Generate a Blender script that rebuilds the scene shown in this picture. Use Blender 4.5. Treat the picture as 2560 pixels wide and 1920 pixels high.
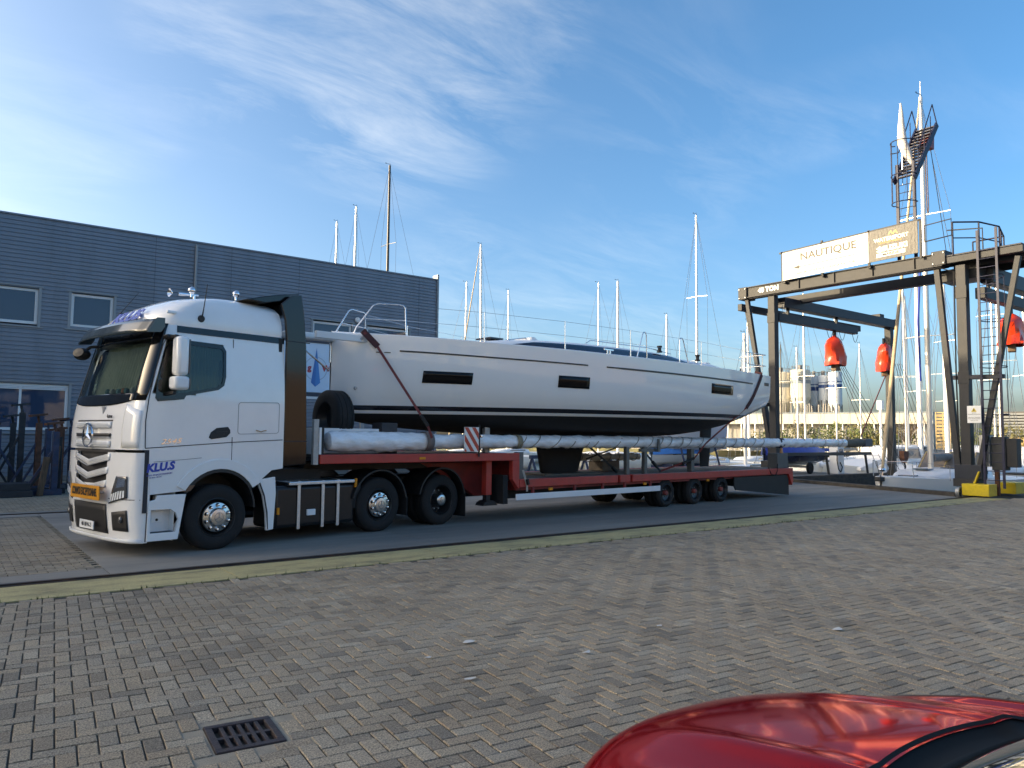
import bpy, bmesh, math, random
from mathutils import Vector, Matrix
from mathutils.geometry import tessellate_polygon
random.seed(7)
R = math.radians
for o in list(bpy.data.objects): bpy.data.objects.remove(o)
scene = bpy.context.scene
C = scene.collection
# ------------------------------------------------------------------ camera
# world axes: x runs along the crane rails (right and away), y points left and away, z up
EYE = 1.74
FPX, YAW, PITCH, ROLL = 1886.66, R(52.856), R(3.9985), R(0.6)
fw = Vector((math.cos(YAW)*math.cos(PITCH), math.sin(YAW)*math.cos(PITCH), math.sin(PITCH)))
rt = Vector((math.sin(YAW), -math.cos(YAW), 0)); up = rt.cross(fw)
rt, up = rt*math.cos(ROLL)+up*math.sin(ROLL), up*math.cos(ROLL)-rt*math.sin(ROLL)
cam = bpy.data.cameras.new('camera'); camo = bpy.data.objects.new('camera', cam); C.objects.link(camo)
cam.sensor_width = 36; cam.lens = 36*FPX/2560; cam.clip_start = .05; cam.clip_end = 3000
m = Matrix.Identity(4)
for i in range(3): m[i][0] = rt[i]; m[i][1] = up[i]; m[i][2] = -fw[i]
m[2][3] = EYE
camo.matrix_world = m
scene.camera = camo
# ------------------------------------------------------------------ sky and sun
SUN_EL, SUN_ANG = R(15.0), R(148.0)       # elevation; direction towards the sun, angle from +x
world = bpy.data.worlds.new('World'); scene.world = world; world.use_nodes = True
nt = world.node_tree; N = nt.nodes; LK = nt.links
N.clear()
out = N.new('ShaderNodeOutputWorld'); bg = N.new('ShaderNodeBackground'); bg.inputs[1].default_value = 0.14
sky = N.new('ShaderNodeTexSky'); sky.sky_type = 'NISHITA'; sky.sun_disc = False
sky.sun_elevation = SUN_EL; sky.sun_rotation = R(90)-SUN_ANG
sky.air_density = 0.65; sky.dust_density = 4.0; sky.ozone_density = 3.0; sky.altitude = 0
def wn(t, **k):
    n = N.new(t)
    for a, b in k.items(): setattr(n, a, b)
    return n
def wm(op, a, b=None, c=None):
    n = wn('ShaderNodeMath', operation=op)
    for i, v in enumerate((a, b, c)):
        if v is None: continue
        if isinstance(v, (int, float)): n.inputs[i].default_value = v
        else: LK.new(v, n.inputs[i])
    return n.outputs[0]
tc = wn('ShaderNodeTexCoord'); sp = wn('ShaderNodeSeparateXYZ'); LK.new(tc.outputs['Generated'], sp.inputs[0])
den = wm('ADD', sp.outputs[2], 0.16)
px = wm('DIVIDE', sp.outputs[0], den); py = wm('DIVIDE', sp.outputs[1], den)
cb = wn('ShaderNodeCombineXYZ'); LK.new(px, cb.inputs[0]); LK.new(py, cb.inputs[1])
mp = wn('ShaderNodeMapping'); LK.new(cb.outputs[0], mp.inputs[0]); mp.inputs['Rotation'].default_value = (0, 0, R(20)); mp.inputs['Scale'].default_value = (0.8, 2.0, 1); mp.inputs['Location'].default_value = (0.55, 0.35, 0)
n1 = wn('ShaderNodeTexNoise'); LK.new(mp.outputs[0], n1.inputs[0]); n1.inputs['Scale'].default_value = 2.3; n1.inputs['Detail'].default_value = 10; n1.inputs['Roughness'].default_value = .66; n1.inputs['Distortion'].default_value = .55
n2 = wn('ShaderNodeTexNoise'); LK.new(cb.outputs[0], n2.inputs[0]); n2.inputs['Scale'].default_value = .75; n2.inputs['Detail'].default_value = 3
n3 = wn('ShaderNodeTexNoise'); LK.new(mp.outputs[0], n3.inputs[0]); n3.inputs['Scale'].default_value = 7; n3.inputs['Detail'].default_value = 6; n3.inputs['Distortion'].default_value = .8
wisp = wm('MULTIPLY', wm('SMOOTH_MIN', wm('MAXIMUM', wm('MULTIPLY', wm('SUBTRACT', n1.outputs[0], .42), 2.6), 0), 1, .2), wm('ADD', wm('MULTIPLY', n3.outputs[0], .9), .35))
hsv = wn('ShaderNodeHueSaturation'); hsv.inputs['Saturation'].default_value = 1.26; LK.new(sky.outputs[0], hsv.inputs['Color'])
gen = wm('MINIMUM', wm('MAXIMUM', wm('MULTIPLY', wm('SUBTRACT', n2.outputs[0], .5), 5), 0), .3)
def vecdir(x, y): return (rt*((x-1280)/FPX)-up*((y-960)/FPX)+fw).normalized()
tot = gen
for (x, y, r0, r1, w) in ((640, 60, 1, 10, .75), (980, 130, 2, 13, 1.0), (1250, 40, 1, 9, .7), (1640, 60, 1, 8, .18), (1180, 260, 1, 7, .4), (1700, 390, 1, 9, .3), (1180, 720, 1, 8, .4), (1500, 790, 1, 10, .38), (1900, 780, 1, 7, .15)):
    dp = wn('ShaderNodeVectorMath', operation='DOT_PRODUCT'); LK.new(tc.outputs['Generated'], dp.inputs[0]); dp.inputs[1].default_value = vecdir(x, y)
    mr_ = wn('ShaderNodeMapRange', interpolation_type='SMOOTHERSTEP'); LK.new(dp.outputs['Value'], mr_.inputs[0]); mr_.inputs[1].default_value = math.cos(R(r1)); mr_.inputs[2].default_value = math.cos(R(r0)); mr_.inputs[3].default_value = 0; mr_.inputs[4].default_value = w
    tot = wm('MAXIMUM', tot, mr_.outputs[0])
amt = wm('MULTIPLY', wm('MULTIPLY', wisp, tot), .25)
mx = wn('ShaderNodeMix', data_type='RGBA'); LK.new(amt, mx.inputs[0]); LK.new(hsv.outputs[0], mx.inputs[6]); mx.inputs[7].default_value = (4.6, 4.9, 5.3, 1)
LK.new(mx.outputs[2], bg.inputs[0]); LK.new(bg.outputs[0], out.inputs[0])
sl = bpy.data.lights.new('sun', 'SUN'); sl.energy = 2.0; sl.angle = R(.5); sl.color = (1, .91, .78)
so = bpy.data.objects.new('sun', sl); C.objects.link(so)
sd = Vector((math.cos(SUN_EL)*math.cos(SUN_ANG), math.cos(SUN_EL)*math.sin(SUN_ANG), math.sin(SUN_EL)))
so.rotation_euler = sd.to_track_quat('Z', 'Y').to_euler(); so.location = (-20, 10, 30)
vs = scene.view_settings; vs.view_transform = 'Standard'; vs.look = 'None'; vs.gamma = 1; vs.exposure = 1.85; vs.use_curve_mapping = False
vs.use_white_balance = True; vs.white_balance_temperature = 9300; vs.white_balance_tint = 8
# ------------------------------------------------------------------ materials
MATS = {}
def mat(name, col, rough=.6, metal=0., spec=.5, var=0., vscale=6., bump=0., bscale=60., coat=0., emit=0., alpha=None, dirt=None, dscale=1.2, damt=.5, stretch=None, sheen=0., trans=0.):
    if name in MATS: return MATS[name]
    M = bpy.data.materials.new(name); M.use_nodes = True; nt = M.node_tree; b = nt.nodes['Principled BSDF']
    b.inputs['Base Color'].default_value = (*col, 1); b.inputs['Roughness'].default_value = rough; b.inputs['Metallic'].default_value = metal
    b.inputs['Specular IOR Level'].default_value = spec; b.inputs['Coat Weight'].default_value = coat; b.inputs['Coat Roughness'].default_value = .03
    b.inputs['Transmission Weight'].default_value = trans
    tcn = nt.nodes.new('ShaderNodeTexCoord'); src = tcn.outputs['Object']
    if stretch:
        mpn = nt.nodes.new('ShaderNodeMapping'); mpn.inputs['Scale'].default_value = stretch; nt.links.new(src, mpn.inputs[0]); src = mpn.outputs[0]
    last = None
    if var > 0:
        nz = nt.nodes.new('ShaderNodeTexNoise'); nz.inputs['Scale'].default_value = vscale; nz.inputs['Detail'].default_value = 6; nz.inputs['Roughness'].default_value = .65; nt.links.new(src, nz.inputs[0])
        cr = nt.nodes.new('ShaderNodeValToRGB'); nt.links.new(nz.outputs[0], cr.inputs[0])
        cr.color_ramp.elements[0].position = .3; cr.color_ramp.elements[1].position = .7
        cr.color_ramp.elements[0].color = (*[c*(1-var) for c in col], 1); cr.color_ramp.elements[1].color = (*[min(1, c*(1+var)) for c in col], 1)
        last = cr.outputs[0]
    if dirt:
        nz = nt.nodes.new('ShaderNodeTexNoise'); nz.inputs['Scale'].default_value = dscale; nz.inputs['Detail'].default_value = 8; nz.inputs['Roughness'].default_value = .7; nt.links.new(src, nz.inputs[0])
        cr = nt.nodes.new('ShaderNodeValToRGB'); nt.links.new(nz.outputs[0], cr.inputs[0]); cr.color_ramp.elements[0].position = .48; cr.color_ramp.elements[1].position = .72
        cr.color_ramp.elements[0].color = (0, 0, 0, 1); cr.color_ramp.elements[1].color = (damt, damt, damt, 1)
        mxn = nt.nodes.new('ShaderNodeMix'); mxn.data_type = 'RGBA'; nt.links.new(cr.outputs[0], mxn.inputs[0])
        if last: nt.links.new(last, mxn.inputs[6])
        else: mxn.inputs[6].default_value = (*col, 1)
        mxn.inputs[7].default_value = (*dirt, 1); last = mxn.outputs[2]
    if last: nt.links.new(last, b.inputs['Base Color'])
    if bump > 0:
        nb = nt.nodes.new('ShaderNodeTexNoise'); nb.inputs['Scale'].default_value = bscale; nb.inputs['Detail'].default_value = 5; nt.links.new(src, nb.inputs[0])
        bp = nt.nodes.new('ShaderNodeBump'); bp.inputs['Strength'].default_value = bump; bp.inputs['Distance'].default_value = .02; nt.links.new(nb.outputs[0], bp.inputs['Height']); nt.links.new(bp.outputs[0], b.inputs['Normal'])
    if emit: b.inputs['Emission Color'].default_value = (*col, 1); b.inputs['Emission Strength'].default_value = emit
    if alpha is not None: b.inputs['Alpha'].default_value = alpha
    MATS[name] = M
    return M
def glass(name, tint, mixf=.6, rough=.02):
    if name in MATS: return MATS[name]
    M = bpy.data.materials.new(name); M.use_nodes = True; nt = M.node_tree; b = nt.nodes['Principled BSDF']; o = nt.nodes['Material Output']
    b.inputs['Base Color'].default_value = (.01, .012, .014, 1); b.inputs['Roughness'].default_value = rough; b.inputs['IOR'].default_value = 1.52; b.inputs['Specular IOR Level'].default_value = .5
    t = nt.nodes.new('ShaderNodeBsdfTransparent'); t.inputs[0].default_value = (*tint, 1)
    g = nt.nodes.new('ShaderNodeBsdfGlossy'); g.inputs['Roughness'].default_value = rough
    fr = nt.nodes.new('ShaderNodeFresnel'); fr.inputs[0].default_value = 1.5
    mx = nt.nodes.new('ShaderNodeMixShader'); nt.links.new(fr.outputs[0], mx.inputs[0]); nt.links.new(t.outputs[0], mx.inputs[1]); nt.links.new(g.outputs[0], mx.inputs[2])
    nt.links.new(mx.outputs[0], o.inputs[0]); MATS[name] = M
    return M
white_paint = mat('white_paint', (.84, .84, .83), .18, coat=.7, var=.015, vscale=3, dirt=(.58, .56, .52), dscale=1.6, damt=.13)
white_plastic = mat('white_plastic', (.74, .76, .77), .35, var=.02)
black_gloss = mat('black_gloss', (.008, .008, .009), .10, spec=.4, coat=.12)
black_plastic = mat('black_plastic', (.013, .013, .014), .5, var=.15, vscale=30)
seam_dark = mat('seam_dark', (.03, .03, .035), .7)
rubber = mat('rubber', (.010, .010, .0105), .8, var=.25, vscale=14, bump=.25, bscale=60)
chassis_black = mat('chassis_black', (.009, .009, .0095), .6, var=.3, vscale=5, bump=.1)
chrome = mat('chrome', (.82, .82, .84), .12, 1.)
steel_polished = mat('steel_polished', (.62, .61, .59), .28, 1., var=.12, vscale=20)
aluminium = mat('aluminium', (.62, .64, .66), .38, 1., var=.1, vscale=25)
galv = mat('galvanised', (.36, .37, .37), .5, .7, var=.18, vscale=9)
inox = mat('stainless', (.72, .73, .74), .16, 1.)
amber = mat('amber_lens', (.75, .26, .02), .25)
red_lens = mat('red_lens', (.5, .02, .02), .25)
trailer_red = mat('trailer_red', (.47, .04, .03), .42, var=.12, vscale=4, dirt=(.22, .07, .05), dscale=3, damt=.45, bump=.05, bscale=40)
trailer_red_dark = mat('trailer_red_frame', (.25, .025, .022), .5, var=.2, vscale=4, dirt=(.06, .03, .03), dscale=3, damt=.7)
wood_deck = mat('wood_deck', (.13, .11, .09), .85, var=.3, vscale=3, stretch=(.6, 12, 4), bump=.3, bscale=30)
clear_lens = mat('clear_lens', (.75, .78, .8), .08, coat=.5)
lamp_dark = mat('lamp_dark', (.06, .065, .07), .15, coat=.5)
cab_glass = glass('cab_glass', (.50, .58, .55))
# ------------------------------------------------------------------ mesh helpers
class MB:
    def __init__(s): s.v = []; s.f = []; s.m = []; s.cm = 0
    def add(s, vs, fs):
        k = len(s.v); s.v += [tuple(v) for v in vs]; s.f += [tuple(i+k for i in f) for f in fs]; s.m += [s.cm]*len(fs); return s
    def box(s, a, b):
        (x0, y0, z0), (x1, y1, z1) = a, b
        return s.add([(x0,y0,z0),(x1,y0,z0),(x1,y1,z0),(x0,y1,z0),(x0,y0,z1),(x1,y0,z1),(x1,y1,z1),(x0,y1,z1)], [(0,3,2,1),(4,5,6,7),(0,1,5,4),(1,2,6,5),(2,3,7,6),(3,0,4,7)])
    def bar(s, p, q, w, h=None, upv=(0, 0, 1)):
        p, q = Vector(p), Vector(q); h = h or w; d = (q-p).normalized(); u = Vector(upv)
        if abs(d.dot(u)) > .98: u = Vector((1, 0, 0))
        a = d.cross(u).normalized()*(w/2); b = a.cross(d).normalized()*(h/2)
        vs = [p-a-b, p+a-b, p+a+b, p-a+b, q-a-b, q+a-b, q+a+b, q-a+b]
        return s.add(vs, [(0,1,2,3),(7,6,5,4),(0,4,5,1),(1,5,6,2),(2,6,7,3),(3,7,4,0)])
    def cyl(s, p, q, r0, r1=None, n=12, cap=True):
        p, q = Vector(p), Vector(q); r1 = r0 if r1 is None else r1; d = (q-p).normalized(); u = Vector((0, 0, 1)) if abs(d.z) < .9 else Vector((1, 0, 0))
        a = d.cross(u).normalized(); b = d.cross(a)
        vs = []
        for c, r in ((p, r0), (q, r1)):
            for i in range(n):
                t = 2*math.pi*i/n; vs.append(c+a*(r*math.cos(t))+b*(r*math.sin(t)))
        fs = [(i, n+i, n+(i+1) % n, (i+1) % n) for i in range(n)]
        if cap: fs += [tuple(range(n)), tuple(range(2*n-1, n-1, -1))]
        return s.add(vs, fs)
    def tube(s, pts, r, n=8, cap=True):
        pts = [Vector(p) for p in pts]; rs = r if isinstance(r, (list, tuple)) else [r]*len(pts); vs = []; prev = None
        for i, p in enumerate(pts):
            d = ((pts[min(i+1, len(pts)-1)]-pts[max(i-1, 0)])).normalized()
            if prev is None:
                u = Vector((0, 0, 1)) if abs(d.z) < .9 else Vector((1, 0, 0)); a = d.cross(u).normalized()
            else:
                a = (prev-d*prev.dot(d)).normalized()
            prev = a; b = d.cross(a)
            for k in range(n):
                t = 2*math.pi*k/n; vs.append(p+a*(rs[i]*math.cos(t))+b*(rs[i]*math.sin(t)))
        fs = []
        for i in range(len(pts)-1):
            for k in range(n): fs.append((i*n+k, (i+1)*n+k, (i+1)*n+(k+1) % n, i*n+(k+1) % n))
        if cap: fs += [tuple(range(n)), tuple(range(len(vs)-1, len(vs)-n-1, -1))]
        return s.add(vs, fs)
    def lathe(s, prof, c=(0, 0, 0), axis='y', n=32):
        c = Vector(c); vs = []; m = len(prof)
        for i in range(n):
            t = 2*math.pi*i/n
            for r, h in prof:
                if axis == 'y': vs.append(c+Vector((r*math.cos(t), h, r*math.sin(t))))
                elif axis == 'z': vs.append(c+Vector((r*math.cos(t), r*math.sin(t), h)))
                else: vs.append(c+Vector((h, r*math.cos(t), r*math.sin(t))))
        fs = []
        for i in range(n):
            j = (i+1) % n
            for k in range(m-1): fs.append((i*m+k, i*m+k+1, j*m+k+1, j*m+k))
        return s.add(vs, fs)
    def loft(s, rings, closed=True, cap0=False, cap1=False):
        n = len(rings[0]); vs = [p for r in rings for p in r]; fs = []
        for i in range(len(rings)-1):
            for k in range(n if closed else n-1): fs.append((i*n+k, i*n+(k+1) % n, (i+1)*n+(k+1) % n, (i+1)*n+k))
        if cap0: fs.append(tuple(range(n-1, -1, -1)))
        if cap1: fs.append(tuple(range((len(rings)-1)*n, len(rings)*n)))
        return s.add(vs, fs)
    def prism(s, poly, d0, d1, plane='xz', holes=()):
        loops = [list(poly)]+[list(h) for h in holes]; flat = [p for l in loops for p in l]
        def P(p, d): return (p[0], d, p[1]) if plane == 'xz' else ((p[0], p[1], d) if plane == 'xy' else (d, p[0], p[1]))
        tris = tessellate_polygon([[Vector((p[0], p[1], 0)) for p in l] for l in loops]); n = len(flat)
        vs = [P(p, d0) for p in flat]+[P(p, d1) for p in flat]
        fs = [tuple(t) for t in tris]+[tuple(i+n for i in reversed(t)) for t in tris]; k = 0
        for l in loops:
            m = len(l)
            for i in range(m): fs.append((k+i, k+(i+1) % m, n+k+(i+1) % m, n+k+i))
            k += m
        return s.add(vs, fs)
    def grid(s, f, nu, nv):
        vs = [f(i/nu, j/nv) for j in range(nv+1) for i in range(nu+1)]
        return s.add(vs, [(j*(nu+1)+i, j*(nu+1)+i+1, (j+1)*(nu+1)+i+1, (j+1)*(nu+1)+i) for j in range(nv) for i in range(nu)])
    def build(s, name, mats, parent=None, smooth=None, bev=0., fix=True, solid=0.):
        me = bpy.data.meshes.new(name); me.from_pydata(s.v, [], s.f)
        mats = mats if isinstance(mats, (list, tuple)) else [mats]
        for x in mats: me.materials.append(x)
        if len(mats) > 1: me.polygons.foreach_set('material_index', s.m)
        if fix:
            b = bmesh.new(); b.from_mesh(me); bmesh.ops.recalc_face_normals(b, faces=b.faces); b.to_mesh(me); b.free()
        if smooth is not None:
            me.shade_smooth()
            if smooth < 179: me.set_sharp_from_angle(angle=R(smooth))
        o = bpy.data.objects.new(name, me); C.objects.link(o)
        if parent: o.parent = parent
        if solid: md = o.modifiers.new('solid', 'SOLIDIFY'); md.thickness = solid; md.offset = 0
        if bev: md = o.modifiers.new('bevel', 'BEVEL'); md.width = bev; md.segments = 2; md.limit_method = 'ANGLE'; md.angle_limit = R(40)
        return o
def thing(name, label, cat, loc=(0, 0, 0), rotz=0., group=None):
    o = bpy.data.objects.new(name, None); C.objects.link(o); o.empty_display_size = .2; o.location = loc; o.rotation_euler = (0, 0, rotz)
    return tag(o, label, cat, group)
def tag(o, label, cat, group=None):
    o['label'] = label; o['category'] = cat
    if group: o['group'] = group
    return o
def struct(o, kind='structure'): o['kind'] = kind; return o
def dup(root, loc=None, rotz=None, label=None, group=None, parent=None):
    r = root.copy(); C.objects.link(r)
    if parent: r.parent = parent
    if loc is not None: r.location = loc
    if rotz is not None: r.rotation_euler = (0, 0, rotz)
    if label: r['label'] = label
    if group: r['group'] = group
    for ch in list(root.children):
        c = ch.copy(); C.objects.link(c); c.parent = r
        for g in list(ch.children):
            d = g.copy(); C.objects.link(d); d.parent = c
    return r
def text(name, s, size, mtx, material, parent=None, ext=.002, align='CENTER', sx=1., shear=0., bold=0.):
    cu = bpy.data.curves.new(name, 'FONT'); cu.body = s; cu.size = size; cu.align_x = align; cu.align_y = 'CENTER'; cu.extrude = ext; cu.shear = shear; cu.offset = bold; cu.resolution_u = 3
    t = bpy.data.objects.new(name, cu); C.objects.link(t); dg = bpy.context.evaluated_depsgraph_get(); dg.update()
    me = bpy.data.meshes.new_from_object(t.evaluated_get(dg)); bpy.data.objects.remove(t)
    me.materials.clear(); me.materials.append(material)
    o = bpy.data.objects.new(name, me); C.objects.link(o)
    if parent: o.parent = parent
    o.matrix_local = mtx @ Matrix.Diagonal((sx, 1, 1, 1))
    return o
def frame(o, x, y):
    x = Vector(x).normalized(); y = Vector(y); y = (y-x*y.dot(x)).normalized(); z = x.cross(y)
    M = Matrix.Identity(4)
    for i in range(3): M[i][0] = x[i]; M[i][1] = y[i]; M[i][2] = z[i]; M[i][3] = o[i]
    return M
def rnd(a, b): return random.uniform(a, b)
def interp(tab, x):
    if x <= tab[0][0]: return tab[0][1]
    for (a, va), (b, vb) in zip(tab, tab[1:]):
        if x <= b:
            t = (x-a)/(b-a); return va+(vb-va)*t
    return tab[-1][1]
def sinterp(tab, x):   # smooth (catmull-rom) interpolation of a table
    if x <= tab[0][0]: return tab[0][1]
    if x >= tab[-1][0]: return tab[-1][1]
    n = len(tab)
    for i in range(n-1):
        if x <= tab[i+1][0]:
            x0, y0 = tab[i]; x1, y1 = tab[i+1]; h = x1-x0; t = (x-x0)/h
            m0 = (y1-tab[i-1][1])/(x1-tab[i-1][0])*h if i > 0 else (y1-y0)
            m1 = (tab[i+2][1]-y0)/(tab[i+2][0]-x0)*h if i < n-2 else (y1-y0)
            return (2*t**3-3*t*t+1)*y0+(t**3-2*t*t+t)*m0+(-2*t**3+3*t*t)*y1+(t**3-t*t)*m1
# ------------------------------------------------------------------ ground, lane, rails, quay, water
def ground_mat(name, c1, c2, scale, rough=.85, bump=.3, bscale=180, c3=None, st=None, crack=0):
    M = bpy.data.materials.new(name); M.use_nodes = True; nt = M.node_tree; b = nt.nodes['Principled BSDF']; b.inputs['Roughness'].default_value = rough
    t = nt.nodes.new('ShaderNodeTexCoord'); src = t.outputs['Object']
    if st: mm = nt.nodes.new('ShaderNodeMapping'); mm.inputs['Scale'].default_value = st; nt.links.new(src, mm.inputs[0]); src = mm.outputs[0]
    a = nt.nodes.new('ShaderNodeTexNoise'); a.inputs['Scale'].default_value = scale; a.inputs['Detail'].default_value = 9; a.inputs['Roughness'].default_value = .68; nt.links.new(src, a.inputs[0])
    cr = nt.nodes.new('ShaderNodeValToRGB'); nt.links.new(a.outputs[0], cr.inputs[0]); e = cr.color_ramp.elements
    e[0].position = .32; e[0].color = (*c1, 1); e[1].position = .68; e[1].color = (*c2, 1)
    if c3: k = e.new(.5); k.color = (*c3, 1)
    g = nt.nodes.new('ShaderNodeTexNoise'); g.inputs['Scale'].default_value = bscale; g.inputs['Detail'].default_value = 3; nt.links.new(t.outputs['Object'], g.inputs[0])
    mx = nt.nodes.new('ShaderNodeMix'); mx.data_type = 'RGBA'; mx.blend_type = 'MULTIPLY'; mx.inputs[0].default_value = .75
    cr2 = nt.nodes.new('ShaderNodeValToRGB'); nt.links.new(g.outputs[0], cr2.inputs[0]); cr2.color_ramp.elements[0].position = .3; cr2.color_ramp.elements[0].color = (.55, .55, .55, 1); cr2.color_ramp.elements[1].position = .7; cr2.color_ramp.elements[1].color = (1.25, 1.25, 1.25, 1)
    nt.links.new(cr.outputs[0], mx.inputs[6]); nt.links.new(cr2.outputs[0], mx.inputs[7]); nt.links.new(mx.outputs[2], b.inputs['Base Color'])
    bp = nt.nodes.new('ShaderNodeBump'); bp.inputs['Strength'].default_value = bump; bp.inputs['Distance'].default_value = .01; nt.links.new(g.outputs[0], bp.inputs['Height']); nt.links.new(bp.outputs[0], b.inputs['Normal'])
    return M
joint_mat = ground_mat('joint_soil', (.022, .02, .016), (.05, .045, .034), 3, bump=.6)
lane_mat = ground_mat('lane_concrete', (.13, .125, .118), (.29, .272, .238), .5, bump=.25, bscale=140, st=(.22, 1.3, 1))
quay_mat = ground_mat('quay_concrete', (.15, .145, .135), (.25, .24, .22), .7)
strip_mat = ground_mat('rail_strip_concrete', (.17, .15, .085), (.47, .39, .19), 1.6, bump=.4, bscale=120, c3=(.39, .335, .165), st=(.8, 2, 1))
kerb_mat = ground_mat('kerb_timber', (.035, .03, .026), (.085, .075, .06), 4, bump=.5)
# herringbone brick material: speckled concrete pavers
def paver_mat(name='paver_concrete'):
    M = bpy.data.materials.new(name); M.use_nodes = True; nt = M.node_tree; b = nt.nodes['Principled BSDF']; b.inputs['Roughness'].default_value = .8; L = nt.links.new
    geo = nt.nodes.new('ShaderNodeNewGeometry'); oi = nt.nodes.new('ShaderNodeObjectInfo'); tcn = nt.nodes.new('ShaderNodeTexCoord')
    ad = nt.nodes.new('ShaderNodeMath'); ad.operation = 'ADD'; L(geo.outputs['Random Per Island'], ad.inputs[0]); L(oi.outputs['Random'], ad.inputs[1])
    fr = nt.nodes.new('ShaderNodeMath'); fr.operation = 'FRACT'; L(ad.outputs[0], fr.inputs[0])
    cr = nt.nodes.new('ShaderNodeValToRGB'); L(fr.outputs[0], cr.inputs[0]); e = cr.color_ramp.elements
    e[0].position = 0; e[0].color = (.155, .135, .108, 1); e[1].position = 1; e[1].color = (.30, .26, .20, 1)
    k = e.new(.25); k.color = (.235, .19, .138, 1); k = e.new(.5); k.color = (.245, .21, .162, 1); k = e.new(.72); k.color = (.275, .225, .162, 1); k = e.new(.9); k.color = (.215, .19, .152, 1)
    sp = nt.nodes.new('ShaderNodeTexNoise'); sp.inputs['Scale'].default_value = 95; sp.inputs['Detail'].default_value = 5; sp.inputs['Roughness'].default_value = .85; L(geo.outputs['Position'], sp.inputs[0])
    sr = nt.nodes.new('ShaderNodeValToRGB'); L(sp.outputs[0], sr.inputs[0]); q = sr.color_ramp.elements; q[0].position = .38; q[0].color = (.30, .29, .27, 1); q[1].position = .63; q[1].color = (2.0, 1.95, 1.85, 1); w = q.new(.5); w.color = (1, 1, 1, 1)
    lg = nt.nodes.new('ShaderNodeTexNoise'); lg.inputs['Scale'].default_value = .8; lg.inputs['Detail'].default_value = 5; L(geo.outputs['Position'], lg.inputs[0])
    lr = nt.nodes.new('ShaderNodeValToRGB'); L(lg.outputs[0], lr.inputs[0]); lr.color_ramp.elements[0].position = .35; lr.color_ramp.elements[0].color = (.9, .88, .85, 1); lr.color_ramp.elements[1].position = .65; lr.color_ramp.elements[1].color = (1.08, 1.08, 1.07, 1)
    m1 = nt.nodes.new('ShaderNodeMix'); m1.data_type = 'RGBA'; m1.blend_type = 'MULTIPLY'; m1.inputs[0].default_value = 1; L(cr.outputs[0], m1.inputs[6]); L(sr.outputs[0], m1.inputs[7])
    m2 = nt.nodes.new('ShaderNodeMix'); m2.data_type = 'RGBA'; m2.blend_type = 'MULTIPLY'; m2.inputs[0].default_value = 1; L(m1.outputs[2], m2.inputs[6]); L(lr.outputs[0], m2.inputs[7])
    st = nt.nodes.new('ShaderNodeTexNoise'); st.inputs['Scale'].default_value = 1.7; st.inputs['Detail'].default_value = 7; st.inputs['Roughness'].default_value = .6; L(geo.outputs['Position'], st.inputs[0])
    sr2 = nt.nodes.new('ShaderNodeValToRGB'); L(st.outputs[0], sr2.inputs[0]); sr2.color_ramp.elements[0].position = .60; sr2.color_ramp.elements[0].color = (1, 1, 1, 1); sr2.color_ramp.elements[1].position = .72; sr2.color_ramp.elements[1].color = (.74, .72, .69, 1)
    m3 = nt.nodes.new('ShaderNodeMix'); m3.data_type = 'RGBA'; m3.blend_type = 'MULTIPLY'; m3.inputs[0].default_value = 1; L(m2.outputs[2], m3.inputs[6]); L(sr2.outputs[0], m3.inputs[7])
    L(m3.outputs[2], b.inputs['Base Color'])
    bp = nt.nodes.new('ShaderNodeBump'); bp.inputs['Strength'].default_value = .55; bp.inputs['Distance'].default_value = .004; L(sp.outputs[0], bp.inputs['Height']); L(bp.outputs[0], b.inputs['Normal'])
    return M
pav = paver_mat()
def sheet(name, poly, z, m, kind='structure', depth=0):
    b = MB()
    if depth: b.prism(poly, z-depth, z, 'xy')
    else:
        t = tessellate_polygon([[Vector((*p, 0)) for p in poly]]); b.add([(*p, z) for p in poly], [tuple(x) for x in t])
    return struct(b.build(name, m), kind)
QA, QB = (25.95, 10.75), (28.75, 18.75)      # slanted head of the hoisting dock
land = [(-260, -260), (60, -260), (60, 8.6), (60, 10.75), QA, QB, (38.6, 18.75), (38.6, 27.5), (26, 27.5), (26, 48), (-260, 48)]
sheet('ground', land, -.03, joint_mat)
sheet('quay_edge', [(x, y) for x, y in land], -1.9, kerb_mat, depth=.0)
bq = MB()
for a, b_ in zip([(60, 10.75), QA, QB, (38.6, 18.75), (38.6, 27.5), (26, 27.5), (26, 48)], [QA, QB, (38.6, 18.75), (38.6, 27.5), (26, 27.5), (26, 48), (-260, 48)]):
    bq.add([(*a, -.03), (*b_, -.03), (*b_, -3), (*a, -3)], [(0, 1, 2, 3)])
struct(bq.build('quay_wall', kerb_mat))
bpy.data.objects.remove(bpy.data.objects['quay_edge'])
# kerb timbers along the dock
kb = MB(); kb.bar((QA[0]-.12, QA[1]-.1, .03), (QB[0]-.12, QB[1]+.3, .03), .28, .2); struct(kb.build('kerb', kerb_mat, bev=.02))
kb = MB(); kb.bar((QB[0]-.5, QB[1]+.2, .05), (38.6, QB[1]+.2, .05), .3, .2); struct(kb.build('kerb', kerb_mat, bev=.02))
kb = MB(); kb.bar((26.3, 10.55, .03), (60, 10.55, .03), .3, .2); struct(kb.build('kerb', kerb_mat, bev=.02))
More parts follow.
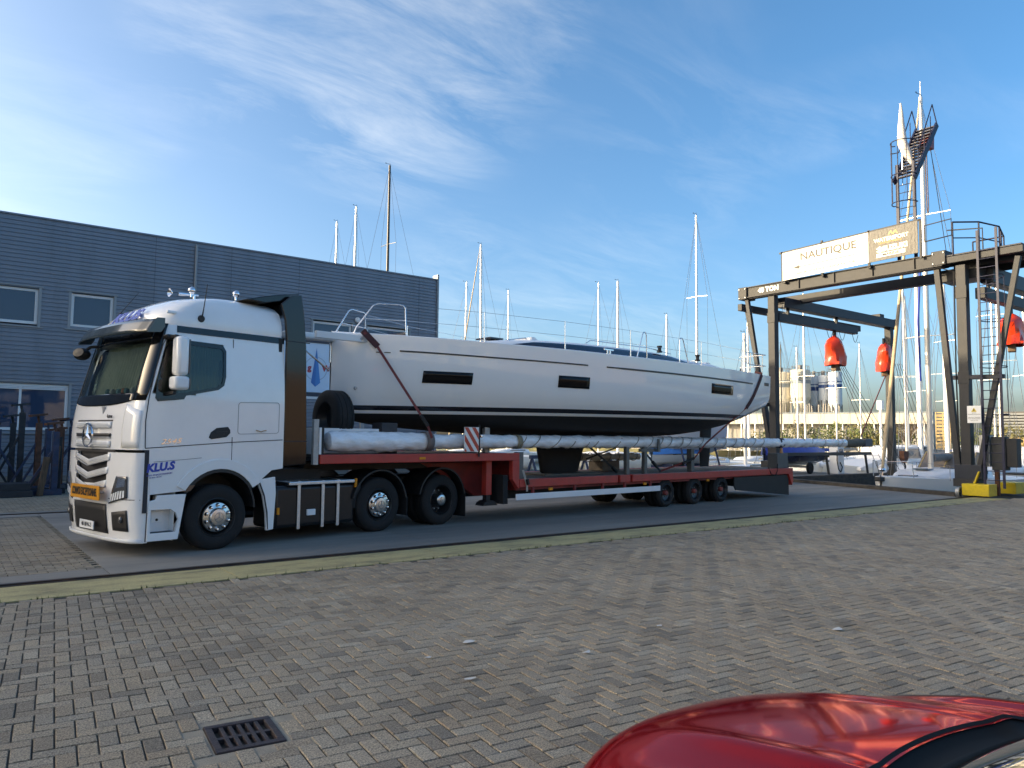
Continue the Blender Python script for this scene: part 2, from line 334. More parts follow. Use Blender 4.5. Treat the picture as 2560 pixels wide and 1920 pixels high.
# truck lane in concrete slabs, rail strip
lane = MB(); xs = [1.78, 6.6, 11.6, 16.6, 21.6]
for i, x in enumerate(xs):
    x1 = xs[i+1]-.012 if i < len(xs)-1 else None
    if x1: lane.box((x, 10.52, -.2), (x1, 14.9, .0)); lane.box((x, 14.915, -.2), (x1, 19.0, -.003))
    else: lane.prism([(x, 10.52), (QA[0]-.3, 10.52), (QB[0]-.3, 18.7), (QB[0]-.3, 19.0), (x, 19.0)], -.2, 0, 'xy')
lane.box((-30, 10.52, -.2), (1.768, 11.0, .0)); lane.box((-30, 18.45, -.2), (1.768, 19.0, .0))
struct(lane.build('concrete_lane', lane_mat))
lane2 = MB(); lane2.box((9, 19.35, -.2), (38.3, 27.4, -.002)); lane2.box((-30, 19.24, -.2), (8.9, 19.6, .0)); struct(lane2.build('quay_apron', quay_mat))
st = MB(); x = -30.
while x < 26.1:
    st.box((x, 9.36, -.2), (min(x+2.99, 26.2), 10.235, .004)); x += 3.0
struct(st.build('rail_strip', strip_mat, bev=.006))
rail_m = mat('rail_steel', (.055, .045, .04), .45, .6, var=.3, vscale=3, dirt=(.12, .055, .03), dscale=4, damt=.7)
for y0, y1, w in ((10.24, 10.515, 10.42), (19.005, 19.235, 19.12)):
    g = MB(); g.box((-30, y0, -.2), (28.2 if y0 > 15 else 26.1, y1, -.06)); struct(g.build('rail_groove', seam_dark))
    g = MB(); g.box((-30, w-.035, -.08), (28.2 if y0 > 15 else 26.1, w+.035, .012)); g.box((-30, w-.085, -.07), (28.2 if y0 > 15 else 26.1, w-.06, -.004)); struct(g.build('crane_rail', rail_m, bev=.004))
# water
wm_ = bpy.data.materials.new('harbour_water'); wm_.use_nodes = True; b = wm_.node_tree.nodes['Principled BSDF']; b.inputs['Base Color'].default_value = (.02, .035, .04, 1); b.inputs['Roughness'].default_value = .06
nz = wm_.node_tree.nodes.new('ShaderNodeTexNoise'); nz.inputs['Scale'].default_value = 1.4; nz.inputs['Detail'].default_value = 4; tcx = wm_.node_tree.nodes.new('ShaderNodeTexCoord'); wm_.node_tree.links.new(tcx.outputs['Object'], nz.inputs[0])
bp = wm_.node_tree.nodes.new('ShaderNodeBump'); bp.inputs['Strength'].default_value = .35; bp.inputs['Distance'].default_value = .08; wm_.node_tree.links.new(nz.outputs[0], bp.inputs['Height']); wm_.node_tree.links.new(bp.outputs[0], b.inputs['Normal'])
sheet('harbour_water', [(-600, -600), (1800, -600), (1800, 1800), (-600, 1800)], -1.35, wm_)
# ---- pavers
_sb = MB(); _c, _s = math.cos(R(-6)), math.sin(R(-6)); _gx, _gy = 1.506, 4.535
_h = [(_gx+a*_c-b_*_s, _gy+a*_s+b_*_c) for a, b_ in ((-.21, -.235), (.21, -.235), (.21, .235), (-.21, .235))]
_o = [(-1.2, -3.2), (27.2, -3.2), (25.9, 9.355), (-1.2, 9.355)]; _t = tessellate_polygon([[Vector((*p, 0)) for p in _o], [Vector((*p, 0)) for p in _h]])
_sb.add([(*p, -.0085) for p in _o+_h], [tuple(x) for x in _t]); struct(_sb.build('paving_sand', joint_mat))
def brick_geo(b, cx, cy, ang, l, w, z, tilt=(0, 0)):
    c, s_ = math.cos(ang), math.sin(ang); g = .0048; ch = .0032; vs = []
    for (hl, hw, dz) in ((l/2-g, w/2-g, -.045), (l/2-g, w/2-g, -ch), (l/2-g-ch, w/2-g-ch, 0)):
        for sx, sy in ((-1, -1), (1, -1), (1, 1), (-1, 1)):
            X, Y = sx*hl, sy*hw
            vs.append((cx+X*c-Y*s_, cy+X*s_+Y*c, z+dz+X*tilt[0]+Y*tilt[1]))
    b.add(vs, [(8, 9, 10, 11), (4, 5, 9, 8), (5, 6, 10, 9), (6, 7, 11, 10), (7, 4, 8, 11), (0, 1, 5, 4), (1, 2, 6, 5), (2, 3, 7, 6), (3, 0, 4, 7)])
PA = R(-6)
GRATE = (1.506, 4.535)
def vis(x, y, mx=0.06, nearest=3.3):
    d = Vector((x, y, -EYE)); dep = d.dot(fw)
    if dep < .5: return None
    return (1280+FPX*d.dot(rt)/dep, 960-FPX*d.dot(up)/dep, dep)
bricks = []
Wb = .1055
for a in range(-330, 330):
    for k in range(-90, 90):
        # row a: horizontal bricks start at x = a + 4k ; vertical bricks occupy the stair-step between them
        for kind in (0, 1):
            if kind == 0: lx, ly, an = (a+4*k)+1.0, a+.5, 0.
            else: lx, ly, an = (a+4*k)+3.5, a+1.0, R(90)
            pass
            x = lx*Wb; y = ly*Wb
            X = 4+x*math.cos(PA)-y*math.sin(PA); Y = 5+x*math.sin(PA)+y*math.cos(PA)
            if Y > 9.31 or Y < -3 or X < -1 or X > 27: continue
            v = vis(X, Y)
            if v is None or v[0] < -220 or v[0] > 2780 or v[1] > 2120: continue
            if abs(X-GRATE[0]) < .25 and abs(Y-GRATE[1]) < .275: continue
            bricks.append((v[2], X, Y, PA+an))
bricks.sort()
def kjit(): return (rnd(-.003, .002), (rnd(-.010, .010), rnd(-.014, .014)))
shown = [q for q in bricks if -20 < vis(q[1], q[2])[0] < 2580 and vis(q[1], q[2])[1] < 1925 and not (q[1] > 1.5 and q[2] < 2.2)]
near_set = set(id(q) for q in shown[:300])
stuff = MB()
for q in bricks:
    if id(q) in near_set: continue
    z, tl = kjit(); brick_geo(stuff, q[1], q[2], q[3]+rnd(-.012, .012), 2*Wb, Wb, z, tl)
paving = bpy.data.objects.new('brick_paving', None); C.objects.link(paving); struct(paving)
o = stuff.build('paving_field', pav, paving, fix=False); struct(o, 'stuff')
protos = []
for i in range(12):
    b_ = MB(); z, tl = kjit(); brick_geo(b_, 0, 0, 0, 2*Wb, Wb, z, tl); protos.append(b_.build('brick', pav, paving, fix=False))
for i, q in enumerate(shown[:300]):
    if i < 12: o = protos[i]
    else: o = bpy.data.objects.new('brick', protos[i % 12].data); C.objects.link(o); o.parent = paving
    o.location = (q[1], q[2], 0); o.rotation_euler = (0, 0, q[3]+rnd(-.015, .015))
# far left setts, running bond
st2 = MB()
def bond(x0, x1, y0, y1, l, w):
    r = 0; y = y0
    while y+w/2 < y1:
        x = x0+(l/2 if r % 2 else 0)
        while x < x1:
            v = vis(x, y)
            if v and -60 < v[0] < 700:
                z, tl = kjit(); brick_geo(st2, x, y+w/2, rnd(-.01, .01), l, w, z, (tl[0]*.6, tl[1]*.6))
            x += l
        y += w; r += 1
bond(-.4, 1.70, 11.01, 18.4, .21, .105); bond(-1, 9, 19.61, 31.4, .21, .105)
paving2 = st2.build('setts', pav, None, fix=False); struct(paving2, 'stuff'); paving2['label'] = 'grey setts between the crane rails and the grey building'
# drain grate
gr = thing('drain_grate', 'dark cast iron drain grate with two rows of slots in the paving', 'drain grate', (GRATE[0], GRATE[1], 0), PA)
iron = mat('cast_iron', (.05, .042, .046), .6, .5, var=.3, vscale=12, dirt=(.10, .07, .055), dscale=9, damt=.6, bump=.3, bscale=90)
fr_ = MB()
W2, H2 = .19, .215
fr_.box((-W2, -H2, -.08), (W2, -H2+.045, .004)); fr_.box((-W2, H2-.045, -.08), (W2, H2, .004)); fr_.box((-W2, -H2+.045, -.08), (-W2+.04, H2-.045, .0035)); fr_.box((W2-.04, -H2+.045, -.08), (W2, H2-.045, .0035))
fr_.build('frame', iron, gr, bev=.003)
for i in range(5):
    x = -W2+.04+(i+1)*(.30/6); b_ = MB(); b_.box((x-.0115, -H2+.046, -.05), (x+.0115, H2-.046, -.001)); b_.build('bar', iron, gr, bev=.002)
b_ = MB(); b_.box((-W2+.041, -.016, -.05), (W2-.041, .016, -.003)); b_.build('cross_bar', iron, gr)
b_ = MB(); b_.box((-W2-.004, -H2-.004, -.3), (W2+.004, H2+.004, -.16)); b_.build('sump', seam_dark, gr)
mort = ground_mat('drain_mortar', (.20, .18, .145), (.32, .285, .22), 5, bump=.5)
mb_ = MB(); mb_.prism([(-W2-.17, -H2-.17), (W2+.17, -H2-.17), (W2+.17, H2+.17), (-W2-.17, H2+.17)], -.05, -.006, 'xy', holes=[[(-W2-.004, -H2-.004), (W2+.004, -H2-.004), (W2+.004, H2+.004), (-W2-.004, H2+.004)]]); mb_.build('mortar_bed', mort, gr)
paper = mat('paper', (.5, .5, .48), .8)
scr = [((3.12, 4.57), .13, 'white paper scrap nearest the drain grate side of the paving, left of the red car'), ((4.26, 4.59), .1, 'white paper scrap on the paving halfway between red car and rail strip'), ((3.14, 5.2), .07, 'small white paper scrap, leftmost of those on the paving'), ((6.66, 3.81), .16, 'white paper scrap on the paving at the right, beyond the red car'), ((5.4, 4.83), .08, 'small white paper scrap on paving below the trailer wheels'), ((3.65, 5.38), .13, 'thin white paper scrap on the paving in front of the truck tank')]
for (x, y), s_, lab in scr:
    b_ = MB(); a = rnd(0, 6); pts = [(s_*rnd(.35, .5)*math.cos(a+k*1.05), s_*rnd(.15, .3)*math.sin(a+k*1.05)) for k in range(6)]
    b_.add([(p[0], p[1], .006+rnd(0, .012)) for p in pts]+[(0, 0, .012)], [(i, (i+1) % 6, 6) for i in range(6)])
    o = b_.build('paper_scrap', paper, solid=.001); o.location = (x, y, .003); tag(o, lab, 'litter', 'paper scraps on the paving')
# weeds in the joint between paving and rail strip, and round the drain
wd = MB()
for k in range(200):
    if k < 200: cx, cy = rnd(.5, 22), 9.345+rnd(-.012, .012)
    else: cx, cy = GRATE[0]+rnd(-.3, .3), GRATE[1]+random.choice((-1, 1))*rnd(.22, .26)
    for q in range(random.randint(3, 7)):
        a = rnd(0, 6.28); h = rnd(.015, .05); d = rnd(.005, .03); w_ = .003
        wd.add([(cx-w_*math.sin(a), cy+w_*math.cos(a), -.006), (cx+w_*math.sin(a), cy-w_*math.cos(a), -.006), (cx+d*math.cos(a), cy+d*math.sin(a), h)], [(0, 1, 2)])
o = wd.build('weeds', mat('weed_green', (.06, .08, .02), .7, var=.3), None, fix=False); struct(o, 'stuff'); o['label'] = 'small green weeds along the edge of the rail strip'
# ------------------------------------------------------------------ tractor unit (local: x rearwards, y to the far side, z up)
trk = thing('truck_tractor', 'white three axle truck tractor with high roof cab pulling the red low loader', 'truck', (3.37, 11.78, 0), R(12))
WID = 2.5; MID = WID/2
# plan section of the cab at height z:  front centre u, corner start u, side inset
UF = [(.2, -1.24), (.45, -1.29), (.9, -1.32), (1.5, -1.31), (1.9, -1.30), (2.15, -1.25), (2.4, -1.19), (2.8, -1.09), (3.2, -.99), (3.32, -.97)]
UC = [(.2, -1.0), (.9, -1.06), (1.5, -1.08), (2.15, -1.04), (2.4, -.98), (3.2, -.78), (3.32, -.74)]
SI = [(.2, .03), (.9, .0), (1.5, .0), (2.2, .0), (2.6, .02), (3.2, .07), (3.32, .08)]
PE = 2.6
def fpt(v, z, off=0.):
    s_ = interp(SI, z); uf = sinterp(UF, z); uc = sinterp(UC, z); w = min(1, abs(MID-v)/(MID-s_)); k = (1-w**PE)**(1/PE)
    return (uc-(uc-uf)*k-off, v, z)
FS = [0, .012, .05, .11, .19, .29, .41, .55, .7, .85, 1.0]      # fractions of the half width for front columns
def ring(z, rear):
    s_ = interp(SI, z); half = [s_+(MID-s_)*f for f in FS]; pts = []
    ucc = sinterp(UC, z)
    side = [rear, .23, .06, -.35, ucc] if rear > .3 else [rear, -.98, ucc]
    for u in side[:-1]: pts.append((u, s_, z))
    for v in half: pts.append(fpt(v, z))
    for v in reversed(half[:-1]): pts.append(fpt(WID-v, z))
    for u in reversed(side[:-1]): pts.append((u, WID-s_, z))
    return pts
def shell(zs, rear, skip=lambda c: False, cap=True):
    b = MB(); rings = [ring(z, rear) for z in zs]; n = len(rings[0]); vs = [p for r in rings for p in r]; fs = []
    for i in range(len(zs)-1):
        for k in range(n):
            q = (i*n+k, i*n+(k+1) % n, (i+1)*n+(k+1) % n, (i+1)*n+k); c = sum((Vector(vs[j]) for j in q), Vector())/4
            if not skip(c): fs.append(q)
    b.add(vs, fs)
    return b
def wskip(c):
    if 2.3 < c.z < 3.1 and c.x < -.6 and .2 < c.y < 2.3 and c.x < sinterp(UC, c.z)-.05: return True      # windscreen opening
    if 2.3 < c.z < 3.1 and -.8 < c.x < .07 and (c.y < .12 or c.y > 2.38): return True                    # door window openings
    return False
zs = [1.5, 1.6, 1.75, 1.9, 2.05, 2.15, 2.3, 2.45, 2.6, 2.75, 2.9, 3.02, 3.1, 3.2, 3.32]
cab = shell(zs, 1.12, wskip); cab_o = cab.build('cab', white_paint, trk, smooth=35)
# floor and back of cab so no light leaks
b = MB(); b.box((-1.1, .06, 1.46), (1.1, 2.44, 1.52)); b.box((1.02, .06, 1.52), (1.08, 2.44, 3.3)); b.build('cab_bulkhead', chassis_black, trk)
# roof
RZ = [(3.32, -.95, -.62, .08, 1.07), (3.40, -.97, -.62, .075, 1.07), (3.50, -.93, -.56, .08, 1.07), (3.60, -.82, -.46, .10, 1.06), (3.70, -.66, -.3, .14, 1.05), (3.78, -.46, -.05, .21, 1.0), (3.84, -.2, .2, .32, .92), (3.88, .1, .4, .48, .8), (3.895, .35, .5, .75, .65)]
rr = []
for z, uf, uc, s_, rear in RZ:
    half = [s_+(MID-s_)*f for f in FS]; pts = []
    def fp(v):
        w = min(1, abs(MID-v)/(MID-s_)); return (uc-(uc-uf)*(1-w**2.4)**(1/2.4), v, z+ (.02*(1-w*w) if z > 3.7 else 0))
    for u in (rear, rear*.6+uc*.4, rear*.25+uc*.75): pts.append((u, s_, z))
    pts += [fp(v) for v in half]+[fp(WID-v) for v in reversed(half[:-1])]
    for u in (rear*.25+uc*.75, rear*.6+uc*.4, rear): pts.append((u, WID-s_, z))
    rr.append(pts)
b = MB(); b.loft(rr, True, cap1=True); roof = b.build('roof', white_paint, trk, smooth=50)
# black band under the roof
b = MB()
for y in (.062, WID-.062):
    pass
def sideband(z0, z1, u0, u1, off, near=True, n=6):
    f = MB()
    def g(a, c):
        z = z0+(z1-z0)*c; u = u0+(u1-u0)*a; s_ = interp(SI, z)-off
        return (u, s_ if near else WID-s_, z)
    f.grid(g, n, 3); return f
for near in (True, False): sideband(3.215, 3.315, -.66, 1.115, .006, near).build('roof_seam_band', black_gloss, trk, solid=.006)
# front black surround of the windscreen (frit) and glass
def fpatch(v0, v1, z0, z1, off, nu=14, nv=6, zf0=None, zf1=None):
    f = MB()
    def g(a, c):
        v = v0+(v1-v0)*a; A = z0 if zf0 is None else zf0(v); B = z1 if zf1 is None else zf1(v)
        return fpt(v, A+(B-A)*c, off)
    f.grid(g, nu, nv); return f
def ftop(v): return 3.33
fl = lambda v: 2.13+.12*(abs(v-MID)/MID)**3
fpatch(.16, 2.34, 2.1, 2.32, .008, zf0=fl, zf1=lambda v: 2.305).build('windscreen_surround', black_gloss, trk, smooth=60, solid=.004)
fpatch(.13, 2.37, 3.09, 3.36, .008, zf0=lambda v: 3.095, zf1=lambda v: 3.33).build('windscreen_surround', black_gloss, trk, smooth=60, solid=.004)
for a, c in ((.012, .23), (2.27, 2.488)):
    def g(i, j, a=a, c=c):
        z = 2.2+(3.33-2.2)*j; s_ = interp(SI, z); v0 = a if a > 1 else max(a, s_+.004); v1 = c if c < 1 else min(c, WID-s_-.004); return fpt(v0+(v1-v0)*i, z, .007)
    f = MB(); f.grid(g, 8, 10); f.build('a_pillar', black_gloss, trk, smooth=60, solid=.004)
fpatch(.19, 2.31, 2.28, 3.13, .003, 18, 8).build('windscreen', cab_glass, trk, smooth=80)
curtain = mat('curtain_cloth', (.42, .44, .37), .9, var=.12, vscale=5)
b = MB(); b.grid(lambda a, c: (sinterp(UF, 2.3+.8*c)+.22+.06*abs(a-.5)*2+.02*math.sin(a*120), .75+1.5*a, 2.3+.8*c), 120, 3); b.build('curtain', curtain, trk, smooth=180)
b = MB(); b.box((-1.12, .12, 2.1), (-.75, 2.38, 2.31)); b.build('dashboard', mat('dashboard', (.05, .05, .052), .7), trk, bev=.03)
dm = [(.15, .3, .35), (.5, .5, .48), (.08, .2, .22), (.4, .12, .05)]
for i in range(7):
    b = MB(); v = .5+i*.17+rnd(-.03, .03); b.lathe([(0, 0), (.035, .005), (.045, .05), (.03, .09), (0, .1)], (-1.0+rnd(-.03, .03), v, 2.31), 'z', 8); b.build('dashboard_toy', mat('toy%d' % (i % 4), dm[i % 4], .6), trk, smooth=60)
# door window frame, glass, curtain
wout = [(-.965, 2.24), (-.93, 2.19), (-.55, 2.235), (-.52, 2.29), (-.02, 2.40), (.07, 2.47), (.10, 2.6), (.105, 3.0), (.06, 3.075), (-.02, 3.10), (-.66, 3.115), (-.74, 3.09), (-.80, 3.0), (-.93, 2.55)]
win = [(-.90, 2.31), (-.52, 2.335), (-.04, 2.44), (.03, 2.49), (.055, 2.6), (.06, 2.98), (.02, 3.03), (-.65, 3.05), (-.72, 3.02), (-.86, 2.6)]
def onside(o, near=True, off=.0):
    me = o.data
    for v in me.vertices:
        s_ = interp(SI, v.co.z); v.co.y = (s_+v.co.y) if near else (WID-s_-v.co.y)
    me.update()
for near in (True, False):
    b = MB(); b.prism(wout, -.008, .012, 'xz', holes=[win]); o = b.build('window_frame', black_gloss, trk); onside(o, near)
    b = MB(); b.prism(win, .002, .006, 'xz'); o = b.build('door_window', cab_glass, trk); onside(o, near)
b = MB(); b.prism([(-.37, 2.285), (.08, 2.285), (.08, 2.485), (-.02, 2.41), (-.37, 2.34)], -.002, .004, 'xz'); o = b.build('door_panel', white_paint, trk); onside(o, True)
b = MB(); b.grid(lambda a, c: (-.62+.66*a, .13+.018*math.sin(a*75), 2.3+.78*c), 80, 2); b.build('curtain', curtain, trk, smooth=180)
b = MB(); b.grid(lambda a, c: (-.62+.68*a, .105+.012*math.sin(a*110+1), 2.86+.2*c), 80, 1); b.build('curtain', curtain, trk, smooth=180)
# seams in the cab side
def seam(pts, w=.015, near=True):
    b = MB()
    for (a, c), (a2, c2) in zip(pts, pts[1:]):
        y0 = interp(SI, c)-.0025; y1 = interp(SI, c2)-.0025
        if not near: y0, y1 = WID-y0, WID-y1
        b.bar((a, y0, c), (a2, y1, c2), w, .006, upv=(0, 1, 0))
    b.build('panel_seam', seam_dark, trk)
for nr in (True, False):
    seam([(-1.075, 1.53), (-1.085, 1.9), (-1.05, 2.24), (-.965, 2.65), (-.86, 3.02), (-.80, 3.13)], .011, nr)
    seam([(.225, 1.56), (.225, 3.2)], .013, nr)
    seam([(-1.075, 1.525), (-.3, 1.575), (.225, 1.61), (1.1, 1.65)], .012, nr)
# locker hatch rounded outline
hp = []
for cx, cz, a0 in ((.98, 2.2, 0), (.36, 2.2, 90), (.36, 1.8, 180), (.98, 1.8, 270)):
    for k in range(5): t = R(a0+k*22.5); hp.append((cx+.045*math.cos(t), cz+.045*math.sin(t)))
hp = [(a, c-.02+.03*(a-.3)) for a, c in hp]
b = MB()
for p, q in zip(hp, hp[1:]+hp[:1]): b.bar((p[0], -.001, p[1]), (q[0], -.001, q[1]), .008, .005, upv=(0, 1, 0))
b.build('locker_hatch', mat('seam_grey', (.25, .26, .27), .6), trk)
b = MB(); b.tube([(.62, -.008, 1.80), (.66, -.012, 1.79), (.70, -.02, 1.775), (.74, -.012, 1.79), (.80, -.008, 1.80)], .008, 6); b.build('locker_emblem', mat('copper_trim', (.6, .36, .22), .3, 1), trk)
# door handle
hh = [(-.15, 1.68), (-.11, 1.655), (.13, 1.69), (.19, 1.75), (.185, 1.80), (.15, 1.845), (-.03, 1.825), (-.12, 1.76)]
b = MB(); b.prism(hh, -.012, .02, 'xz'); b.build('door_handle', black_plastic, trk, bev=.006)
b = MB(); b.prism([(-.08, 1.715), (.13, 1.745), (.15, 1.78), (-.05, 1.765)], -.022, -.008, 'xz'); b.build('handle_grip', black_plastic, trk, bev=.005)
# mirrors
def mir(near):
    s_ = 1 if near else -1; y0 = -.16 if near else WID+.16
    b = MB(); b.box((-.80, y0-.13*s_ if s_ > 0 else y0-.09, 2.56), (-.62, y0+.09 if s_ > 0 else y0+.13, 3.13)); b.build('mirror_housing', white_paint, trk, bev=.055, smooth=40)
    b = MB(); b.box((-.82, y0-.125, 2.36), (-.60, y0+.11, 2.555)); b.build('mirror_lower_housing', white_plastic, trk, bev=.045, smooth=40)
    b = MB(); b.box((-.615, y0-.10, 2.60), (-.604, y0+.07, 3.09)); b.box((-.6, y0-.1, 2.38), (-.589, y0+.08, 2.53)); b.build('mirror_glass', lamp_dark, trk)
    for z in (2.32, 3.13): 
        b = MB(); b.bar((-.76, y0, z), (-.80, .03 if near else WID-.03, z-.02), .06, .05); b.build('mirror_arm', black_plastic, trk, bev=.01)
mir(True); mir(False)
b = MB(); b.box((-.86, -.06, 3.10), (-.62, .09, 3.16)); b.build('mirror_cap', black_plastic, trk, bev=.02)
b = MB(); b.lathe([(0, -.09), (.07, -.08), (.10, 0), (.09, .07), (0, .09)], (0, 0, 0), 'x', 16); o = b.build('kerb_mirror', black_plastic, trk, smooth=60); o.location = (-1.13, 2.36, 3.0); o.scale = (.9, 1.4, 1.0); o.rotation_euler = (0, .25, .5)
b = MB(); b.tube([(-.9, 2.2, 3.13), (-1.0, 2.33, 3.12), (-1.1, 2.36, 3.04)], .025, 8); b.build('kerb_mirror_arm', black_plastic, trk, smooth=60)
# sun visor
vis_m = mat('visor_plastic', (.035, .045, .045), .15, coat=.3)
def vg(a, c):
    t = a*2-1; v = MID+t*1.27; w = abs(t); u0 = -1.27+.16*w**3; 
    return (u0+.12*c-(.02 if w < .9 else 0), v, 3.15+.20*c+.015*(1-w*w)+ (0.02*w**4))
b = MB(); b.grid(vg, 40, 4)
def vg2(a, c):   # returning ends along the cab side
    return (-.90-.03*(1-a)+ .0*c, -.02, 3.17+.2*c)
b.build('sun_visor', vis_m, trk, smooth=70, solid=.012)
for y, s_ in ((-.02, 1), (WID+.02, -1)):
    b = MB(); b.prism([(-1.13, 3.16), (-.93, 3.18), (-.88, 3.26), (-.88, 3.39), (-1.0, 3.385)], y-.006, y+.006, 'xz'); b.build('visor_end', vis_m, trk, bev=.004)
for v in (.35, .8, 1.25, 1.7, 2.15):
    t = (v-MID)/1.27; b = MB(); b.lathe([(0, -.012), (.012, -.01), (.014, 0)], (-1.15+.16*abs(t)**3-.012, v, 3.33), 'x', 8); b.build('visor_bolt', black_plastic, trk)
# roof furniture
for (u, v, z) in ((-.3, .42, 3.83), (.42, .40, 3.88)):
    b = MB(); b.lathe([(0, -.05), (.03, -.045), (.06, 0), (.055, .03), (0, .035)], (u, v, z+.10), 'x', 16); b.cyl((u, v, z), (u, v, z+.06), .018, n=8); b.build('roof_spot_lamp', chrome, trk, smooth=60)
b = MB(); b.cyl((-.28, .9, 3.94), (.05, .9, 3.96), .03, .015, 10); b.cyl((-.02, .9, 3.86), (-.02, .9, 3.95), .02, n=8); b.lathe([(.03, -.1), (.07, -.14)], (-.28, .9, 3.94), 'x', 14); b.build('air_horn', chrome, trk, smooth=50)
b = MB(); b.lathe([(0, -.03), (.045, -.028), (.055, 0)], (-.3, .075, 3.46), 'y', 16); b.tube([(-.3, .05, 3.48), (-.295, .02, 3.6), (-.26, .0, 3.98)], [.012, .008, .005], 6); b.build('antenna', black_plastic, trk, smooth=60)
b = MB(); b.tube([(-.75, 1.95, 3.62), (-.70, 1.95, 3.7), (-.45, 1.95, 4.05)], [.02, .007, .003], 6); b.build('antenna', black_plastic, trk, smooth=60)
b = MB(); b.box((-.80, .10, 3.485), (-.66, .14, 3.53)); b.build('roof_marker_lamp', clear_lens, trk, bev=.012)
klus_blue = mat('lettering_blue', (.02, .07, .42), .35)
# roof name on the sloping front
text('roof_lettering', 'KLUS', .27, frame((-.945, MID-.1, 3.50), (.0, -1, 0), (.55, 0, .83)), klus_blue, trk, ext=.004, sx=1.55, shear=.2, bold=.012)
# lower front: bumper shell
low = shell([.2, .26, .4, .6, .8, 1.0, 1.2, 1.35, 1.46], -.62, lambda c: (c.x < -.7 and .9 < c.z < 1.46 and .62 < c.y < 1.88) or (c.x > -.985 and c.z < .9 and (c.y < .03 or c.y > 2.47)))
low_o = low.build('bumper', white_paint, trk, smooth=40)
fpatch(.62, 1.88, .86, 1.49, -.06, 12, 6).build('grille_backing', seam_dark, trk)
fpatch(.5, 2.0, 1.455, 1.51, -.012, 12, 1).build('grille_gap', seam_dark, trk)
sideseam = MB(); sideseam.box((-1.075, -.004, .62), (-1.015, .03, 1.5)); sideseam.build('corner_gap', seam_dark, trk)
# chevron grille bars: lower grille
def chevron(z, h, v0, v1, drop, off, name, m, th=.012, par=trk):
    f = MB()
    def g(a, c):
        v = v0+(v1-v0)*a; w = abs(v-MID)/((v1-v0)/2); zz = z+h*c-drop*(1-w); return fpt(v, zz, off+.03*(1-w))
    f.grid(g, 16, 2); return f.build(name, m, par, smooth=50, solid=th)
grille_silver = mat('grille_silver', (.45, .47, .49), .35, .6)
for i, z in enumerate((1.36, 1.17, .98)):
    chevron(z, .085, .60+.04*i, 1.90-.04*i, .10, .0, 'grille_bar', white_paint); chevron(z-.012, .011, .60+.04*i, 1.90-.04*i, .10, .012, 'grille_trim', grille_silver)
    for k in range(3): chevron(z+.02+.02*k, .005, .66+.04*i, 1.84-.04*i, .10, .010, 'grille_rib', grille_silver, .004)
# upper grille on the hood panel
for i, z in enumerate((1.82, 1.68, 1.545)):
    chevron(z, .075 if i != 1 else .05, .62, 1.88, .0, .012, 'grille_bar', white_plastic if i != 1 else black_plastic); chevron(z-.014, .012, .62, 1.88, 0, .02, 'grille_trim', grille_silver)
    if i != 1:
        for k in range(3): chevron(z+.018+.018*k, .005, .7, 1.8, 0, .021, 'grille_rib', grille_silver, .004)
for v in (.80, 1.68): chevron(1.69, .03, v-.05, v+.05, 0, .03, 'radar_badge', chrome, .006)
fpatch(.60, 1.9, 1.905, 1.925, .004, 12, 1).build('hood_seam', seam_dark, trk)
# three pointed star emblem
b = MB(); c0 = Vector(fpt(MID, 1.70, .07))
em = MB()
for k in range(3):
    t = R(90+120*k); d = Vector((0, math.cos(t), math.sin(t))); n_ = Vector((0, -d.z, d.y))
    em.add([c0+d*.165, c0+n_*.028, c0-n_*.028, c0+Vector((-.03, 0, 0)), c0+Vector((.02, 0, 0))], [(0, 1, 3), (0, 3, 2), (1, 0, 4), (0, 2, 4)])
em.build('emblem_star', chrome, trk)
b = MB(); b.lathe([(.16, -.012), (.178, -.012), (.182, .008), (.165, .012), (.16, -.012)], c0, 'x', 36); b.build('emblem_ring', chrome, trk, smooth=50)
text('model_lettering', 'Actros', .085, frame(fpt(.72, 1.975, .012), (-.10, -1, 0), (.03, 0, 1)), mat('lettering_dark', (.03, .03, .035), .4, .5), trk, shear=.25, sx=1.15)
text('power_lettering', '2545', .10, frame((-.72, -.004, 1.62), (1, 0, .06), (0, 0, 1)), chrome, trk, shear=.35, sx=1.5)
b = MB(); v = .98; b.prism([(v-.06, 2.12), (v+.06, 2.12), (v+.02, 2.03), (v-.01, 2.0)], fpt(v, 2.07, .012)[0], fpt(v, 2.07, .0)[0], 'yz'); b.build('washer_emblem', grille_silver, trk)
# corner deflector panel beside the hood
for near in (True,):
    b = MB(); b.grid(lambda a, c: fpt(.02+.30*a, 1.53+.52*c+.10*a*c, .012), 10, 6); b.build('corner_deflector', white_paint, trk, smooth=60, solid=.006)
# headlights
def hl(near):
    def g(a, c):
        v = .15+.42*a*(.55+.45*(1-c)); z = .83+.30*c-.10*a*(1-c); return fpt(v if near else WID-v, z, .012)
    b = MB(); b.grid(g, 10, 8); o = b.build('headlight', lamp_dark, trk, smooth=60, solid=.01)
    for i in range(6):
        a = .12+.15*i; q = MB(); 
        def g2(s_, c, a=a): return g(a+.09*s_, .06+.34*c*(1-.3*abs(a-.4)))
        q.grid(lambda s_, c: tuple(Vector(g2(s_, c))+Vector((-.006, 0, 0))), 2, 4); q.build('reflector', clear_lens, o, solid=.006); q = None
    b = MB(); b.grid(lambda s_, c: tuple(Vector(g(.12+.6*s_, .55+.35*c))+Vector((-.006, 0, 0))), 6, 3); b.build('reflector', mat('reflector_blue', (.35, .45, .6), .1, .8), o, solid=.005)
for nr in (True, False): hl(nr)
